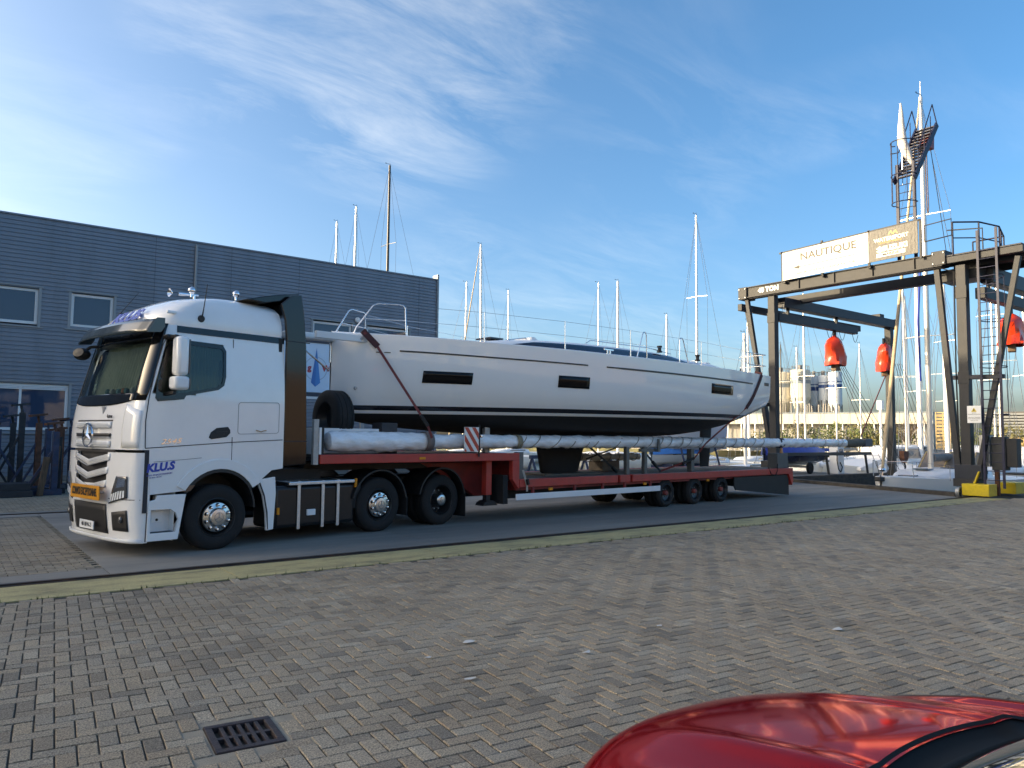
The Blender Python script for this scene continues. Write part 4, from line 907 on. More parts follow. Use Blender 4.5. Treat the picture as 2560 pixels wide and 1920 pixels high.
strap('lashing_strap', [(-2.4, .7, 1.6), (-1.0, .9, .9)], .05, mat('strap_black', (.03, .03, .032), .7), 'black lashing strap slanting from the yacht keel to the deck', ratchet=[(-1.2, .87, 1.0), (-.98, .9, .88)])
strap('lashing_strap', [(-1.7, 1.3, 1.2), (-.2, 1.1, 1.62)], .04, MATS['strap_black'], 'thin black strap rising from behind the keel towards the stern')
strap('lashing_strap', [(-.75, .3, 1.5), (.05, .3, .88)], .05, MATS['strap_black'], 'black and red strap running down behind the two stakes', ratchet=[(-.3, .3, 1.15), (-.1, .3, 1.0)])
strap('lashing_strap', [(-5.12, -.012, 1.05), (-5.0, -.012, .72), (-5.0, -.012, .6)], .05, mat('strap_light', (.42, .36, .30), .7), 'pale strap tail hanging at the foot of the gooseneck step', ratchet=[(-5.02, -.03, .86), (-4.99, -.03, .74)])
# ------------------------------------------------------------------ the yacht on the trailer (same axes as the trailer)
yat = thing('sailing_yacht', 'white sailing yacht hull with black antifouling sitting on the red trailer', 'yacht', (14.86, 12.96, 0), R(5.3))
CL = 1.25
BS = [(-8.95, .03), (-8.9, .16), (-8.75, .36), (-8.5, .56), (-8.0, .84), (-7.2, 1.16), (-6, 1.52), (-4.5, 1.84), (-3, 2.02), (-1.5, 2.1), (0, 2.1), (1.5, 2.02), (3, 1.88), (4.3, 1.72)]
ZS = [(-8.95, 3.63), (-8, 3.63), (-6, 3.60), (-3, 3.58), (0, 3.575), (3, 3.57), (4.3, 3.56)]
ZB = [(-8.95, 2.28), (-8.8, 2.12), (-8.4, 2.0), (-7.5, 1.90), (-6, 1.81), (-4, 1.75), (-1.5, 1.76), (0, 1.765), (1.5, 1.83), (2.8, 2.02), (4.3, 2.42)]
def hw(u, z):
    zs_, zb = sinterp(ZS, u), sinterp(ZB, u); s_ = max(0, min(1, (z-zb)/(zs_-zb))); b_ = sinterp(BS, u)
    ex = interp([(-8.95, 1.8), (-7.5, 2.8), (-5, 4.2), (-2, 5.0), (1, 5.4), (4.3, 6.5)], u)
    f = (1-(1-s_)**ex)**(1/1.9)
    return b_*f*(.975+.025*s_)
def wl(u): return 2.30+.009*(u+8.95)
us = [-8.95, -8.93, -8.88, -8.8, -8.65, -8.5, -8.25, -8, -7.6, -7.2, -6.6, -6, -5.2, -4.4, -3.6, -2.8, -2, -1.2, -.4, .4, 1.2, 2, 2.7, 3.3, 3.8, 4.1, 4.3]
hull_w = mat('hull_gelcoat', (.85, .85, .84), .10, coat=.6, var=.01, vscale=2)
antif = mat('antifouling_black', (.012, .012, .013), .75, var=.2, vscale=6)
boot = mat('boot_black', (.012, .011, .016), .2, coat=.4)
b = MB(); vs = []; fs = []; ms = []
NL = [0, .12, .25, .4, .55, .7, .85, 1.0]; NT = [.12, .25, .4, .55, .7, .85, .95, 1]
def zrow(u):
    zb, zs_, w = sinterp(ZB, u), sinterp(ZS, u), wl(u); w = max(w, zb+.01); rows = []
    base = min(w-.15, zs_)
    if base < zb+.004: base = zb+.004
    for t in NL: rows.append(zb+(base-zb)*t**1.6)
    w1 = max(base+.001, w-.09); w2 = max(w1+.001, w)
    rows += [w1, w2]
    for t in NT: rows.append(w2+(zs_-w2)*t)
    return rows
nr = len(NL)+2+len(NT)
for u in us:
    for z in zrow(u): vs.append((u, CL-hw(u, z), z))
for u in us:
    for z in zrow(u): vs.append((u, CL+hw(u, z), z))
no = len(us)*nr
def mi(k): 
    if k < len(NL)-1: return 1
    if k == len(NL)-1: return 0
    if k == len(NL): return 2
    return 0
for i in range(len(us)-1):
    for k in range(nr-1):
        for o_ in (0, no):
            fs.append((o_+i*nr+k, o_+(i+1)*nr+k, o_+(i+1)*nr+k+1, o_+i*nr+k+1)); ms.append(mi(k))
i = len(us)-1
for k in range(nr-1):
    fs.append((i*nr+k, i*nr+k+1, no+i*nr+k+1, no+i*nr+k)); ms.append(mi(k))
b.v = vs; b.f = fs; b.m = ms
hull = b.build('hull', [hull_w, antif, boot], yat, smooth=40)
deck_m = mat('deck_gelcoat', (.74, .76, .78), .3, var=.02)
b = MB(); rows = []
for u in us:
    z = sinterp(ZS, u); h = sinterp(BS, u); rows.append([(u, CL+h*t, z+.06*(1-t*t)+(.012 if abs(t) < 1 else .0)) for t in (-1, -.985, -.93, -.6, -.3, 0, .3, .6, .93, .985, 1)])
b.loft(rows, closed=False); b.build('deck', deck_m, yat, smooth=40)
# coachroof
CR = [(-6.3, .02, .55), (-5.9, .10, .78), (-5.2, .20, .98), (-4.2, .29, 1.12), (-3, .345, 1.2), (-1.6, .37, 1.24), (-.4, .365, 1.25), (.4, .33, 1.24), (.9, .27, 1.26), (1.5, .24, 1.3), (2.2, .22, 1.32), (2.7, .12, 1.34), (3.2, .01, 1.36)]
rows = []
for u, h, w in CR:
    z = sinterp(ZS, u)+.02; rows.append([(u, CL+w*s_, z+h*t+.05*(1-abs(s_))*min(1, h*4)) for s_, t in ((-1.1, -.02), (-1.04, .2), (-.98, .55), (-.92, .72), (-.82, .9), (-.6, 1), (0, 1.04), (.6, 1), (.82, .9), (.92, .72), (.98, .55), (1.04, .2), (1.1, -.02))])
b = MB(); b.loft(rows, closed=False); b.build('coachroof', deck_m, yat, smooth=55)
dark_win = mat('tinted_window', (.012, .014, .028), .06, coat=.6)
for s0 in (-1, 1):
    b = MB(); n = 40
    def g(a, c):
        u = -5.6+7.6*a; 
        h = sinterp([(q[0], q[1]) for q in CR], u); w = sinterp([(q[0], q[2]) for q in CR], u); z = sinterp(ZS, u)+.02
        lo = .04; hi = .04+.68*min(1, (a/.12)**.6)*(1 if a < .75 else max(.42, 1-(a-.75)*3.0))
        if a > .92: hi = max(lo+.02, hi-(a-.92)*3)
        t = lo+(hi-lo)*c
        sv = 1.06-.12*t+.012
        return (u, CL+s0*w*sv, z+h*t+.004)
    b.grid(g, n, 4); b.build('coachroof_window', dark_win, yat, smooth=60, solid=.006)
# hull windows and sheer stripe follow the topsides
def hpatch(u0, u1, z0, z1, off, name, m, nu=8, s0=-1, zf=None):
    b = MB()
    def g(a, c):
        u = u0+(u1-u0)*a; z = (z0+(z1-z0)*c) if zf is None else zf(u, c); return (u, CL+s0*(hw(u, z)+off), z)
    b.grid(g, nu, 3); return b.build(name, m, yat, smooth=80, solid=.008)
port_m = mat('hull_port_glass', (.006, .006, .007), .12, spec=.25)
stripe_m = mat('sheer_stripe', (.035, .04, .04), .3)
for s0 in (-1, 1):
    hpatch(-7.52, -6.56, 2.755, 2.985, .004, 'hull_window', port_m, s0=s0); hpatch(-4.62, -3.78, 2.785, 3.035, .004, 'hull_window', port_m, s0=s0); hpatch(.72, 1.85, 2.90, 3.155, .004, 'hull_window', port_m, s0=s0)
    zst = lambda u, c: sinterp(ZS, u)-.29+.03*(c-.5)*(1+.35*(u > -3))
    hpatch(-7.97, -3.85, 0, 0, .003, 'sheer_stripe', stripe_m, 20, s0, zst); hpatch(-3.3, 3.05, 0, 0, .003, 'sheer_stripe', stripe_m, 24, s0, zst)
    b = MB(); u = 3.55
for k in range(6):
    hpatch(3.86+k*.055, 3.90+k*.055, 3.27, 3.36, .004, 'builder_mark', stripe_m, 1)
b = MB(); z = 3.22; b.bar((-8.36, CL-hw(-8.36, z)-.005, z+.08), (-8.12, CL-hw(-8.12, z)-.005, z+.08), .018, .004, upv=(0, 1, 0)); b.build('bow_star', mat('gold_trim', (.10, .085, .05), .4, .3), yat)
b = MB(); b.lathe([(0, -.03), (.03, -.028), (.035, 0)], (-8.62, CL-hw(-8.62, 2.62)-.0, 2.62), 'y', 10); b.build('bow_eye', galv, yat)
# keel and rudder
b = MB(); rows = []
for z, u0, u1, t in ((1.84, -3.62, -1.72, .18), (1.45, -3.5, -1.86, .13), (.92, -3.38, -2.05, .13), (.875, -3.3, -2.15, .10)):
    n = 14; ring_ = []
    for k in range(n):
        a = 2*math.pi*k/n; ring_.append(((u0+u1)/2-(u1-u0)/2*math.cos(a), CL+t*math.sin(a)*(1+.3*math.cos(a)), z))
    rows.append(ring_)
b.loft(rows, True, True, True); b.build('keel', antif, yat, smooth=50)
b = MB(); rows = []
for z, u0, u1, t in ((2.2, 3.3, 3.9, .05), (1.5, 3.22, 3.82, .045), (.92, 3.25, 3.72, .03)):
    rows.append([((u0+u1)/2-(u1-u0)/2*math.cos(2*math.pi*k/12), CL+t*math.sin(2*math.pi*k/12), z) for k in range(12)])
b.loft(rows, True, True, True); b.build('rudder', antif, yat, smooth=50)
b = MB(); b.box((-9.55, CL-.55, 3.475), (-8.2, CL-.47, 3.60)); b.build('bowsprit_cheek', white_plastic, yat, bev=.01)
b = MB(); b.box((-9.9, CL-.12, 3.50), (-8.9, CL+.12, 3.62)); b.build('bowsprit', white_plastic, yat, bev=.03)
for u in (-8.62, -8.33):
    b = MB(); b.lathe([(0, -.014), (.028, -.012), (.03, 0)], (u, CL-.55, 3.535), 'y', 12); b.build('bowsprit_bolt', galv, yat)
b = MB(); b.tube([(-9.75, CL, 3.48), (-8.98, CL, 2.95)], .018, 8); b.build('bobstay', inox, yat)
b = MB(); b.box((-8.975, CL-.02, 3.1), (-8.94, CL+.02, 3.45)); b.build('stem_plate', inox, yat)
# pulpit
def rtube(name, pts, r=.0135, m=inox, n=8):
    b = MB(); b.tube(pts, r, n); return b.build(name, m, yat, smooth=60)
for s0 in (-1, 1):
    y0 = CL+s0*.5; y1 = CL+s0*.72; z = 3.64
    rtube('pulpit', [(-8.68, CL+s0*.36, z), (-8.64, CL+s0*.37, z+.12), (-8.34, CL+s0*.45, z+.56), (-8.29, CL+s0*.47, z+.60), (-8.22, CL+s0*.49, z+.62), (-7.86, CL+s0*.66, z+.62), (-7.80, CL+s0*.7, z+.60), (-7.78, CL+s0*.73, z+.55), (-7.76, CL+s0*.74, z-.02)])
    rtube('pulpit_rail', [(-8.50, CL+s0*.42, z+.31), (-7.77, CL+s0*.73, z+.31)], .010)
# stanchions and lifelines
SU = [-6.3, -4.4, -2.45, .35, 2.55]
for s0 in (-1, 1):
    tops = [(-7.78, CL+s0*.73, 4.24)]; mids = [(-7.77, CL+s0*.73, 3.95)]
    for u in SU:
        y = CL+s0*(sinterp(BS, u)-.09); z = sinterp(ZS, u); rtube('stanchion', [(u, y, z), (u, y, z+.62)], [.015, .011]); tops.append((u, y, z+.61)); mids.append((u, y, z+.31))
    for u0, d in ((-1.95, 1), (-.55, -1)):
        y = CL+s0*(sinterp(BS, u0)-.09); z = sinterp(ZS, u0); rtube('gate_stanchion', [(u0-.30*d, y, z), (u0-.09*d, y, z+.56), (u0-.04*d, y, z+.62), (u0+.02*d, y, z+.62), (u0+.05*d, y, z+.56), (u0+.07*d, y, z)], .013)
    tops.append((3.3, CL+s0*1.66, 4.16)); mids.append((3.3, CL+s0*1.66, 3.88))
    rtube('lifeline', tops, .004, inox, 5); rtube('lifeline', mids, .004, inox, 5)
    y = CL+s0*1.62; z = 3.57
    rtube('pushpit', [(4.25, CL+s0*.75, z+.30), (4.22, y, z+.30), (3.3, CL+s0*1.68, z+.27), (3.05, CL+s0*1.7, z+.29), (3.0, CL+s0*1.7, z+.33), (3.0, CL+s0*1.7, z+.55), (3.06, CL+s0*1.7, z+.6), (4.22, y, z+.62), (4.25, CL+s0*.75, z+.62)], .013)
    for u in (3.35, 4.0): rtube('pushpit_post', [(u, CL+s0*1.62, z), (u, CL+s0*1.64, z+.6)], .012)
    rtube('handrail', [(-2.9, CL+s0*1.0, 3.93), (-2.75, CL+s0*1.02, 4.02), (-.6, CL+s0*1.08, 4.02), (.3, CL+s0*1.1, 3.94)], .012)
    for u, zz in ((-.25, 3.93), (1.45, 3.84)):
        b = MB(); b.lathe([(.075, 0), (.07, .03), (.045, .05), (.045, .11), (.065, .14), (.065, .17), (0, .175)], (u, CL+s0*1.15, zz), 'z', 14); b.build('winch', black_plastic, yat, smooth=40)
    b = MB(); u = -3.1; y = CL+s0*(sinterp(BS, u)-.14); b.bar((u-.16, y, 3.70), (u+.16, y, 3.70), .03); b.box((u-.06, y-.015, 3.6), (u-.03, y+.015, 3.69)); b.box((u+.03, y-.015, 3.6), (u+.06, y+.015, 3.69)); b.build('cleat', inox, yat, bev=.005)
    b = MB(); b.lathe([(.05, 0), (.06, .05), (.03, .11), (0, .12)], (2.95, CL+s0*1.58, 3.59), 'z', 12); b.build('stern_block', black_plastic, yat, smooth=50)
b = MB(); b.prism([(-4.0, 3.92), (-3.72, 3.92), (-3.78, 4.0), (-3.86, 4.05), (-3.98, 4.05)], CL-.3, CL+.3, 'xz'); b.build('mast_collar', deck_m, yat, bev=.03)
b = MB(); b.tube([(-4.6, CL-.1, 3.93), (-3.98, CL-.1, 4.04)], .014, 6); b.build('vang_strut', inox, yat)
for u in (-5.0, -3.4):
    b = MB(); b.box((u-.2, CL-.25, 3.9), (u+.2, CL+.25, 3.94)); b.build('deck_hatch', dark_win, yat, bev=.01)
b = MB(); b.box((3.2, CL-.25, 3.6), (3.5, CL+.25, 4.0)); b.build('steering_pedestal', deck_m, yat, bev=.04)
# cradle pads under the keel
b = MB(); b.box((-3.7, CL-.5, .853), (-1.7, CL+.5, .885)); b.build('keel_pad', wood_deck, yat)
# strap over the stern follows the topsides, then runs down to the deck
def onhull(u, z, d): return (u, CL-hw(u, z)-d, z)
hp_ = [(3.62, 3.57), (3.5, 3.4), (3.3, 3.17), (3.1, 2.95), (2.9, 2.75), (2.75, 2.6)]
strap('lashing_strap', [(3.66, -.35, 3.63)]+[onhull(u, z, .012) for u, z in hp_]+[(1.64, -.02, 1.62), (1.32, .15, 1.2), (.25, .5, .87)], .055, strap_m, 'dark red lashing strap running from the yacht stern down to the trailer deck', wide=[(3.66, -.33, 3.64)]+[onhull(u, z, .024) for u, z in hp_], ratchet=[(1.32, .14, 1.22), (.95, .26, 1.08)])
# ------------------------------------------------------------------ grey clad building
BY = 31.6
bld = thing('clad_building', 'long grey building with horizontal ribbed metal cladding behind the truck', 'building', (0, BY, 0))
clad = mat('cladding_metal', (.175, .215, .265), .42, .25, var=.05, vscale=.6, dirt=(.12, .14, .165), dscale=.7, damt=.6, stretch=(1.6, 1, .25))
trim = mat('window_trim', (.24, .27, .29), .45, .3)
X0, X1, ZT = -34., 19.2, 9.4
wins = [(1.02, 2.62, 5.57, 6.84), (3.64, 5.03, 5.60, 6.83), (.45, 3.70, 1.79, 3.44), (12.9, 14.75, 5.7, 6.76), (15.5, 17.7, 5.7, 6.76), (-4.5, -1.5, 1.8, 3.44), (-3, -1.4, 5.6, 6.83)]
p_ = .148; prof = [(0, 0), (.012, -.028), (.098, -.028), (.11, 0)]     # one rib: recess, bulge
zc = []; z = .18
while z < ZT-.1:
    for dz, dy in prof: zc.append((z+dz, dy))
    z += p_
zc.append((z, 0)); zc.append((ZT, 0))
segs = []
xs_ = sorted(set([X0, X1]+[w[0] for w in wins]+[w[1] for w in wins]))
b = MB()
for xa, xb in zip(xs_, xs_[1:]):
    holes = [w for w in wins if w[0] <= xa+1e-6 and w[1] >= xb-1e-6]
    for (za, ya), (zb, yb) in zip(zc, zc[1:]):
        zm = (za+zb)/2
        if any(w[2]-.02 < zm < w[3]+.02 for w in holes): continue
        b.add([(xa, ya, za), (xb, ya, za), (xb, yb, zb), (xa, yb, zb)], [(0, 1, 2, 3)])
b.build('cladding', clad, bld, fix=False)
b = MB(); b.box((X0, .3, 0), (X1-.02, 16, ZT-.05)); b.build('core', mat('core_dark', (.09, .09, .095), .9), bld)
b = MB(); b.box((X0, -.05, 0), (X1, .05, .18)); b.build('plinth', quay_mat, bld)
b = MB(); b.box((X0, -.06, ZT), (X1, .35, ZT+.06)); b.build('roof_edge', clad, bld)
b = MB(); b.box((X1, -.1, 0), (X1+.09, .35, ZT+.27)); b.build('corner_post', trim, bld)
b = MB(); b.box((X1-.02, .35, 0), (X1+.05, 16, ZT)); b.build('end_wall', clad, bld)
pane = mat('window_pane', (.03, .06, .11), .03, spec=.6)  # blue in the base colour stands for reflected sky
wfr = mat('window_frame_white', (.72, .74, .75), .4)
inner = mat('room_dark', (.05, .05, .055), .8)
for i, (a, c, zl, zh) in enumerate(wins):
    b = MB(); b.prism([(a, zl), (c, zl), (c, zh), (a, zh)], .06, .12, 'xz', holes=[[(a+.1, zl+.1), (c-.1, zl+.1), (c-.1, zh-.1), (a+.1, zh-.1)]]); w = b.build('window', wfr, bld, bev=.008)
    n = 2 if c-a > 2.5 else 1
    if i == 2: parts = [(a+.1, 2.19), (2.27, c-.1)]
    elif n == 2: parts = [(a+.1, (a+c)/2-.04), ((a+c)/2+.04, c-.1)]
    else: parts = [(a+.1, c-.1)]
    for (u, v) in parts: q = MB(); q.box((u, .085, zl+.1), (v, .095, zh-.1)); q.build('pane', pane, w)
    if len(parts) == 2: q = MB(); q.box((parts[0][1], .055, zl+.1), (parts[1][0], .125, zh-.1)); q.build('mullion', wfr, w)
    q = MB(); q.box((a-.09, -.05, zl-.09), (a, .3, zh+.05)); q.box((c, -.05, zl-.09), (c+.09, .3, zh+.05)); q.box((a-.14, -.07, zh+.05), (c+.14, .3, zh+.09)); q.build('surround', trim, w)
    q = MB(); q.box((a-.18, -.09, zl-.13), (c+.18, .3, zl-.09)); q.build('sill', trim, w)
    if i in (2, 5):
        q = MB()
        for k in range(3): q.box((a+.1, .03, zh-.1-.05*k), (c-.1, .045, zh-.06-.05*k))
        q.build('shutter', wfr, w)
for x in (-8, -2.2, 6.4, 9.3, 12.2, 18.2): b = MB(); b.box((x, -.036, .2), (x+.018, -.029, ZT)); b.build('sheet_joint', mat('joint_cladding', (.10, .125, .155), .6), bld)
b = MB(); b.cyl((7.9, -.1, .1), (7.9, -.1, ZT-.1), .05, n=10); b.build('downpipe', trim, bld, smooth=50)
b = MB(); b.lathe([(0, -.12), (.11, -.1), (.13, -.05), (.13, 0)], (15.0, -.05, 6.98), 'y', 16); b.build('wall_lamp', wfr, bld, smooth=50)
# ------------------------------------------------------------------ steel boat cradles and timbers in front of the building
blue_st = mat('cradle_blue', (.03, .05, .10), .55, .2, var=.25, vscale=5, dirt=(.11, .05, .03), dscale=4, damt=.6)
rust_st = mat('cradle_rust', (.12, .05, .03), .75, .2, var=.35, vscale=6, bump=.2)
dark_st = mat('cradle_dark', (.025, .03, .035), .6, .2, var=.25)
def cradle(x, y, rz, m, m2, hs, lab):
    t = thing('boat_cradle', lab, 'boat cradle', (x, y, 0), rz, 'boat cradles stacked by the building')
    for yy in (-.9, .9):
        b = MB(); b.box((-1.2, yy-.07, .0), (1.2, yy+.07, .16)); b.build('base_beam', m, t, bev=.01)
    for xx in (-1.1, 1.1):
        b = MB(); b.box((xx-.07, -.83, .02), (xx+.07, .83, .15)); b.build('cross_beam', m, t, bev=.01)
    for k, (xx, yy) in enumerate(((-1.0, -.9), (1.0, -.9), (1.0, .9), (-1.0, .9))):
        h = hs[k]; b = MB(); b.box((xx-.075, yy-.075, .16), (xx+.075, yy+.075, h)); q = b.build('upright', m if k % 2 else m2, t, bev=.008)
        b = MB(); b.cyl((xx, yy, h), (xx*.95, yy*.95, h+.22), .035, n=8); b.bar((xx*.95-.22, yy*.95-.05, h+.20), (xx*.95+.22, yy*.95+.02, h+.26), .2, .06); b.build('pad', m2, q)
        b = MB(); b.bar((xx, yy, h*.75), (xx*.3, yy, .14), .06); b.build('brace', m, q)
    return t
cradle(1.5, 25.2, R(8), blue_st, rust_st, (1.9, 1.75, 2.0, 2.05), 'dark blue steel boat cradle with rusty uprights left of the truck nose')
cradle(.3, 26.0, R(-4), dark_st, blue_st, (2.1, 2.0, 2.2, 2.1), 'dark steel boat cradle at the left edge of the picture')
cradle(2.1, 27.4, R(15), blue_st, blue_st, (1.8, 1.9, 1.85, 1.7), 'blue boat cradle nearest the building window, behind the other two')
cradle(.9, 27.2, R(3), dark_st, dark_st, (2.2, 2.3, 2.0, 2.25), 'tall dark cradle just below the wide building window')
cradle(1.9, 26.0, R(-8), dark_st, rust_st, (1.7, 1.6, 1.9, 1.85), 'dark cradle with rusty pads between the blue cradles and timber posts')
stk = thing('cradle_beams', 'low stack of dark steel beams on the ground at the left edge', 'steel beams', (1.0, 24.3, 0), R(5))
for k in range(5):
    b = MB(); b.box((-2.4, -.5+.22*k, 0), (1.05, -.33+.22*k, .17)); b.build('beam', dark_st, stk, bev=.01)
    if k < 4: b = MB(); b.box((-2.3, -.42+.22*k, .172), (1.0, -.26+.22*k, .36)); b.build('beam', dark_st, stk, bev=.01)
old_wood = mat('old_timber', (.11, .07, .045), .9, var=.4, vscale=4, stretch=(6, 6, .8), bump=.5, bscale=25)
for (x, y, h, dx, lab) in ((2.27, 24.2, 1.05, .14, 'weathered timber post leaning beside the truck nose, the nearer one'), (2.62, 24.8, 1.35, .1, 'weathered timber post leaning beside the truck nose, the farther one')):
    b = MB(); b.bar((0, 0, 0), (dx, .05, h), .17, .15); o = b.build('timber_post', old_wood, bev=.015); o.location = (x, y, 0); tag(o, lab, 'timber post', 'timber posts')
# ------------------------------------------------------------------ blue and white signboard behind the cab
sb = thing('signboard', 'white signboard with blue arrow and red letters seen between cab and yacht bow', 'sign', (9.3, 22.3, 0), R(0))
b = MB(); b.box((-1.6, -.03, 3.05), (1.7, .03, 4.58)); b.build('panel', mat('sign_paleblue', (.50, .68, .84), .4), sb)
for z in (2.93, 4.58):
    b = MB(); b.box((-1.7, -.06, z), (1.8, .06, z+.1)); b.build('frame_rail', mat('sign_frame', (.03, .04, .06), .5), sb)
    b = MB(); b.box((-1.7, -.05, z+(.125 if z > 4 else -.09)), (1.8, .05, z+(.19 if z > 4 else -.02))); b.build('frame_rail', wfr, sb)
for x in (-1.5, 1.6): b = MB(); b.box((x-.06, .06, 0), (x+.06, .18, 4.6)); b.build('post', galv, sb)
ab = mat('arrow_blue', (.01, .22, .55), .4); ab2 = mat('arrow_blue_dark', (.0, .15, .45), .4)
b = MB(); b.prism([(-.06, 4.42), (.08, 3.35), (-.08, 3.22)], -.040, -.032, 'xz'); b.build('arrow', ab, sb)
b = MB(); b.prism([(-.06, 4.42), (-.08, 3.22), (-.22, 3.35)], -.040, -.032, 'xz'); b.build('arrow', ab2, sb)
b = MB(); n = 40
for k in range(n):
    t0, t1 = 2*math.pi*k/n, 2*math.pi*(k+1)/n; b.bar((-.07+.36*math.cos(t0), -.034, 3.78+.36*math.sin(t0)), (-.07+.36*math.cos(t1), -.034, 3.78+.36*math.sin(t1)), .02, .004, upv=(0, 1, 0))
b.build('compass_ring', mat('ring_grey', (.30, .42, .52), .5), sb)
redl = mat('lettering_red', (.45, .03, .05), .4)
text('lettering', 'g', .26, frame((-.28, -.036, 3.80), (1, 0, 0), (0, 0, 1)), redl, sb, bold=.012); text('lettering', 'We', .26, frame((.33, -.036, 3.80), (1, 0, 0), (0, 0, 1)), redl, sb, bold=.012)
# ------------------------------------------------------------------ unseen: halls added to shade the yard; row opposite mirrors in the paint
nb_ = thing('added_shade_halls', 'unseen tall halls added beyond the left edge to shade the yard', 'building', (0, BY, 0))
b = MB(); b.box((-15, .2, 0), (-2.5, 16, 13.9)); b.build('hall', clad, nb_)
b = MB(); b.box((-90, .25, 0), (-15.02, 16, 17.5)); b.build('hall', clad, nb_)
for x in (-12, -8, -5): b = MB(); b.box((x, .14, 9.8), (x+1.6, .22, 11.2)); b.build('window', pane, nb_)
opp = thing('opposite_building', 'row building behind the viewer with brick and render walls', 'building', (14, -24, 0))
b = MB(); b.box((-30, -10, 0), (6, 0, 8.5)); b.build('wall', mat('render_cream', (.42, .39, .35), .85, var=.08, vscale=.5), opp)
b = MB(); b.box((6.02, -10, 0), (46, -.2, 6.8)); b.build('wall', mat('brick_orange', (.30, .22, .165), .85, var=.2, vscale=1.5), opp)
b = MB(); b.box((-30.3, -10, 8.5), (6.3, .3, 8.8)); b.build('roof', trim, opp)
for k in range(9):
    x = -28+k*3.6; b = MB(); b.box((x, -.04, 4.6), (x+1.8, .03, 6.2)); b.build('window', pane, opp)
    b = MB(); b.box((x, -.04, 1.0), (x+1.8, .03, 2.8)); b.build('window', pane, opp)
# ------------------------------------------------------------------ boat hoist (gantry) over the dock
gan = thing('boat_hoist', 'tall dark steel boat hoist gantry spanning the dock at the right', 'gantry crane', (26.3, 0, 0))
gst = mat('gantry_steel', (.025, .028, .033), .55, 0., spec=.3, var=.14, vscale=2.5, dirt=(.05, .043, .036), dscale=2.2, damt=.3, bump=.05, bscale=30)
gbl = mat('gantry_blue_grey', (.022, .028, .040), .5, 0., spec=.3, var=.12, vscale=3)
yel = mat('safety_yellow', (.62, .45, .02), .5, var=.08, dirt=(.25, .17, .04), dscale=4, damt=.5)
def gbox(n, a, c, m=gst, bev=.012, par=None): b = MB(); b.box(a, c); return b.build(n, m, par or gan, bev=bev)
def gbar(n, p, q, w, h=None, m=gst, par=None, bev=.01): b = MB(); b.bar(p, q, w, h); return b.build(n, m, par or gan, bev=bev)
# front portal beam, with flanges
fb = gbox('portal_beam', (.0, 11.1, 7.58), (.42, 18.75, 7.96))
gbox('flange', (-.06, 11.1, 7.961), (.48, 18.75, 7.99), par=fb, bev=0); gbox('flange', (-.06, 11.1, 7.55), (.48, 18.75, 7.578), par=fb, bev=0)
gbox('corner_block', (-.08, 10.98, 7.58), (.55, 11.42, 8.06)); gbox('corner_block', (-.08, 18.70, 7.5), (.55, 19.1, 8.0))
gbox('platform_beam', (.5, 8.75, 7.5), (.9, 10.97, 7.85)); gbox('platform_beam', (-.02, 8.75, 7.60), (.2, 10.97, 7.82)); gbox('platform_beam', (1.9, 8.75, 7.5), (2.1, 11.4, 7.8)); gbox('platform_floor', (-.02, 8.78, 7.83), (3.3, 11.4, 7.88), gbl)
gbox('underslung_box', (.5, 10.2, 7.1), (1.4, 11.4, 7.5), gst)
gbox('second_portal_beam', (1.9, 11.4, 7.4), (2.2, 18.9, 7.75))
text('capacity_lettering', '40 TON', .27, frame((-.002, 17.72, 7.77), (0, -1, 0), (0, 0, 1)), mat('lettering_white', (.8, .8, .78), .5), gan, bold=.012)
# legs and braces
for (yl, y1, y2, n) in ((10.57, 11.32, 8.92, 'near'), (17.62, 18.78, None, 'far')):
    gbox('leg', (.02, yl-.15, .3), (.30, yl+.15, 7.5))
    if n == 'near':
        gbar('brace', (.1, y1, 7.56), (.1, yl+.22, .35), .18, .16); gbar('brace', (.1, y2, 7.5), (.1, yl-.32, .6), .16, .14); gbar('brace_tie', (.1, 10.9, 3.82), (.1, 9.42, 3.78), .16, .14, gbl)
        gbox('leg_foot', (-.06, 10.2, .3), (.4, 10.95, .55)); gbox('leg_foot', (-.06, 10.1, .55), (.4, 10.9, 1.0), gbl)
    else:
        gbar('brace', (.1, y1, 7.5), (.1, 17.65, .5), .16, .15); gbar('brace', (.55, 19.12, 7.1), (.55, 17.75, .5), .14, .13); gbar('outer_beam', (.05, 19.12, 7.22), (9.6, 19.12, 7.22), .2, .28)
        gbox('leg_foot', (-.1, 17.3, .25), (.6, 18.1, .9)); gbox('fender_arm', (-.75, 17.75, 3.05), (.02, 17.9, 3.2), gst)
for k in range(4):
    y = 12.0+k*1.45; gbox('stiffener', (-.055, y-.012, 7.579), (.0, y+.012, 7.96), par=fb, bev=0)
for (y0, z0) in ((11.03, 7.64), (11.03, 7.98), (11.36, 7.64), (11.36, 7.98), (18.75, 7.56), (18.75, 7.92), (19.04, 7.56), (19.04, 7.92)):
    b = MB(); b.lathe([(0, -.03), (.022, -.028), (.025, 0)], (-.08, y0, z0), 'x', 6); b.build('bolt', galv, gan)
for (y, z) in ((10.57, 3.8), (10.57, 6.6), (17.62, 3.4), (17.62, 6.6)):
    gbox('joint_plate', (.0, y-.17, z-.2), (.02, y+.17, z+.2), bev=.004)
gtube0 = MB(); gtube0.tube([(-.03, 18.6, 7.5), (-.03, 15, 7.53), (-.03, 11.2, 7.5), (.0, 10.75, 7.3), (.0, 10.78, 4.0), (.0, 10.76, 1.2)], .022, 6); gtube0.build('cable_run', rubber, gan, smooth=60)
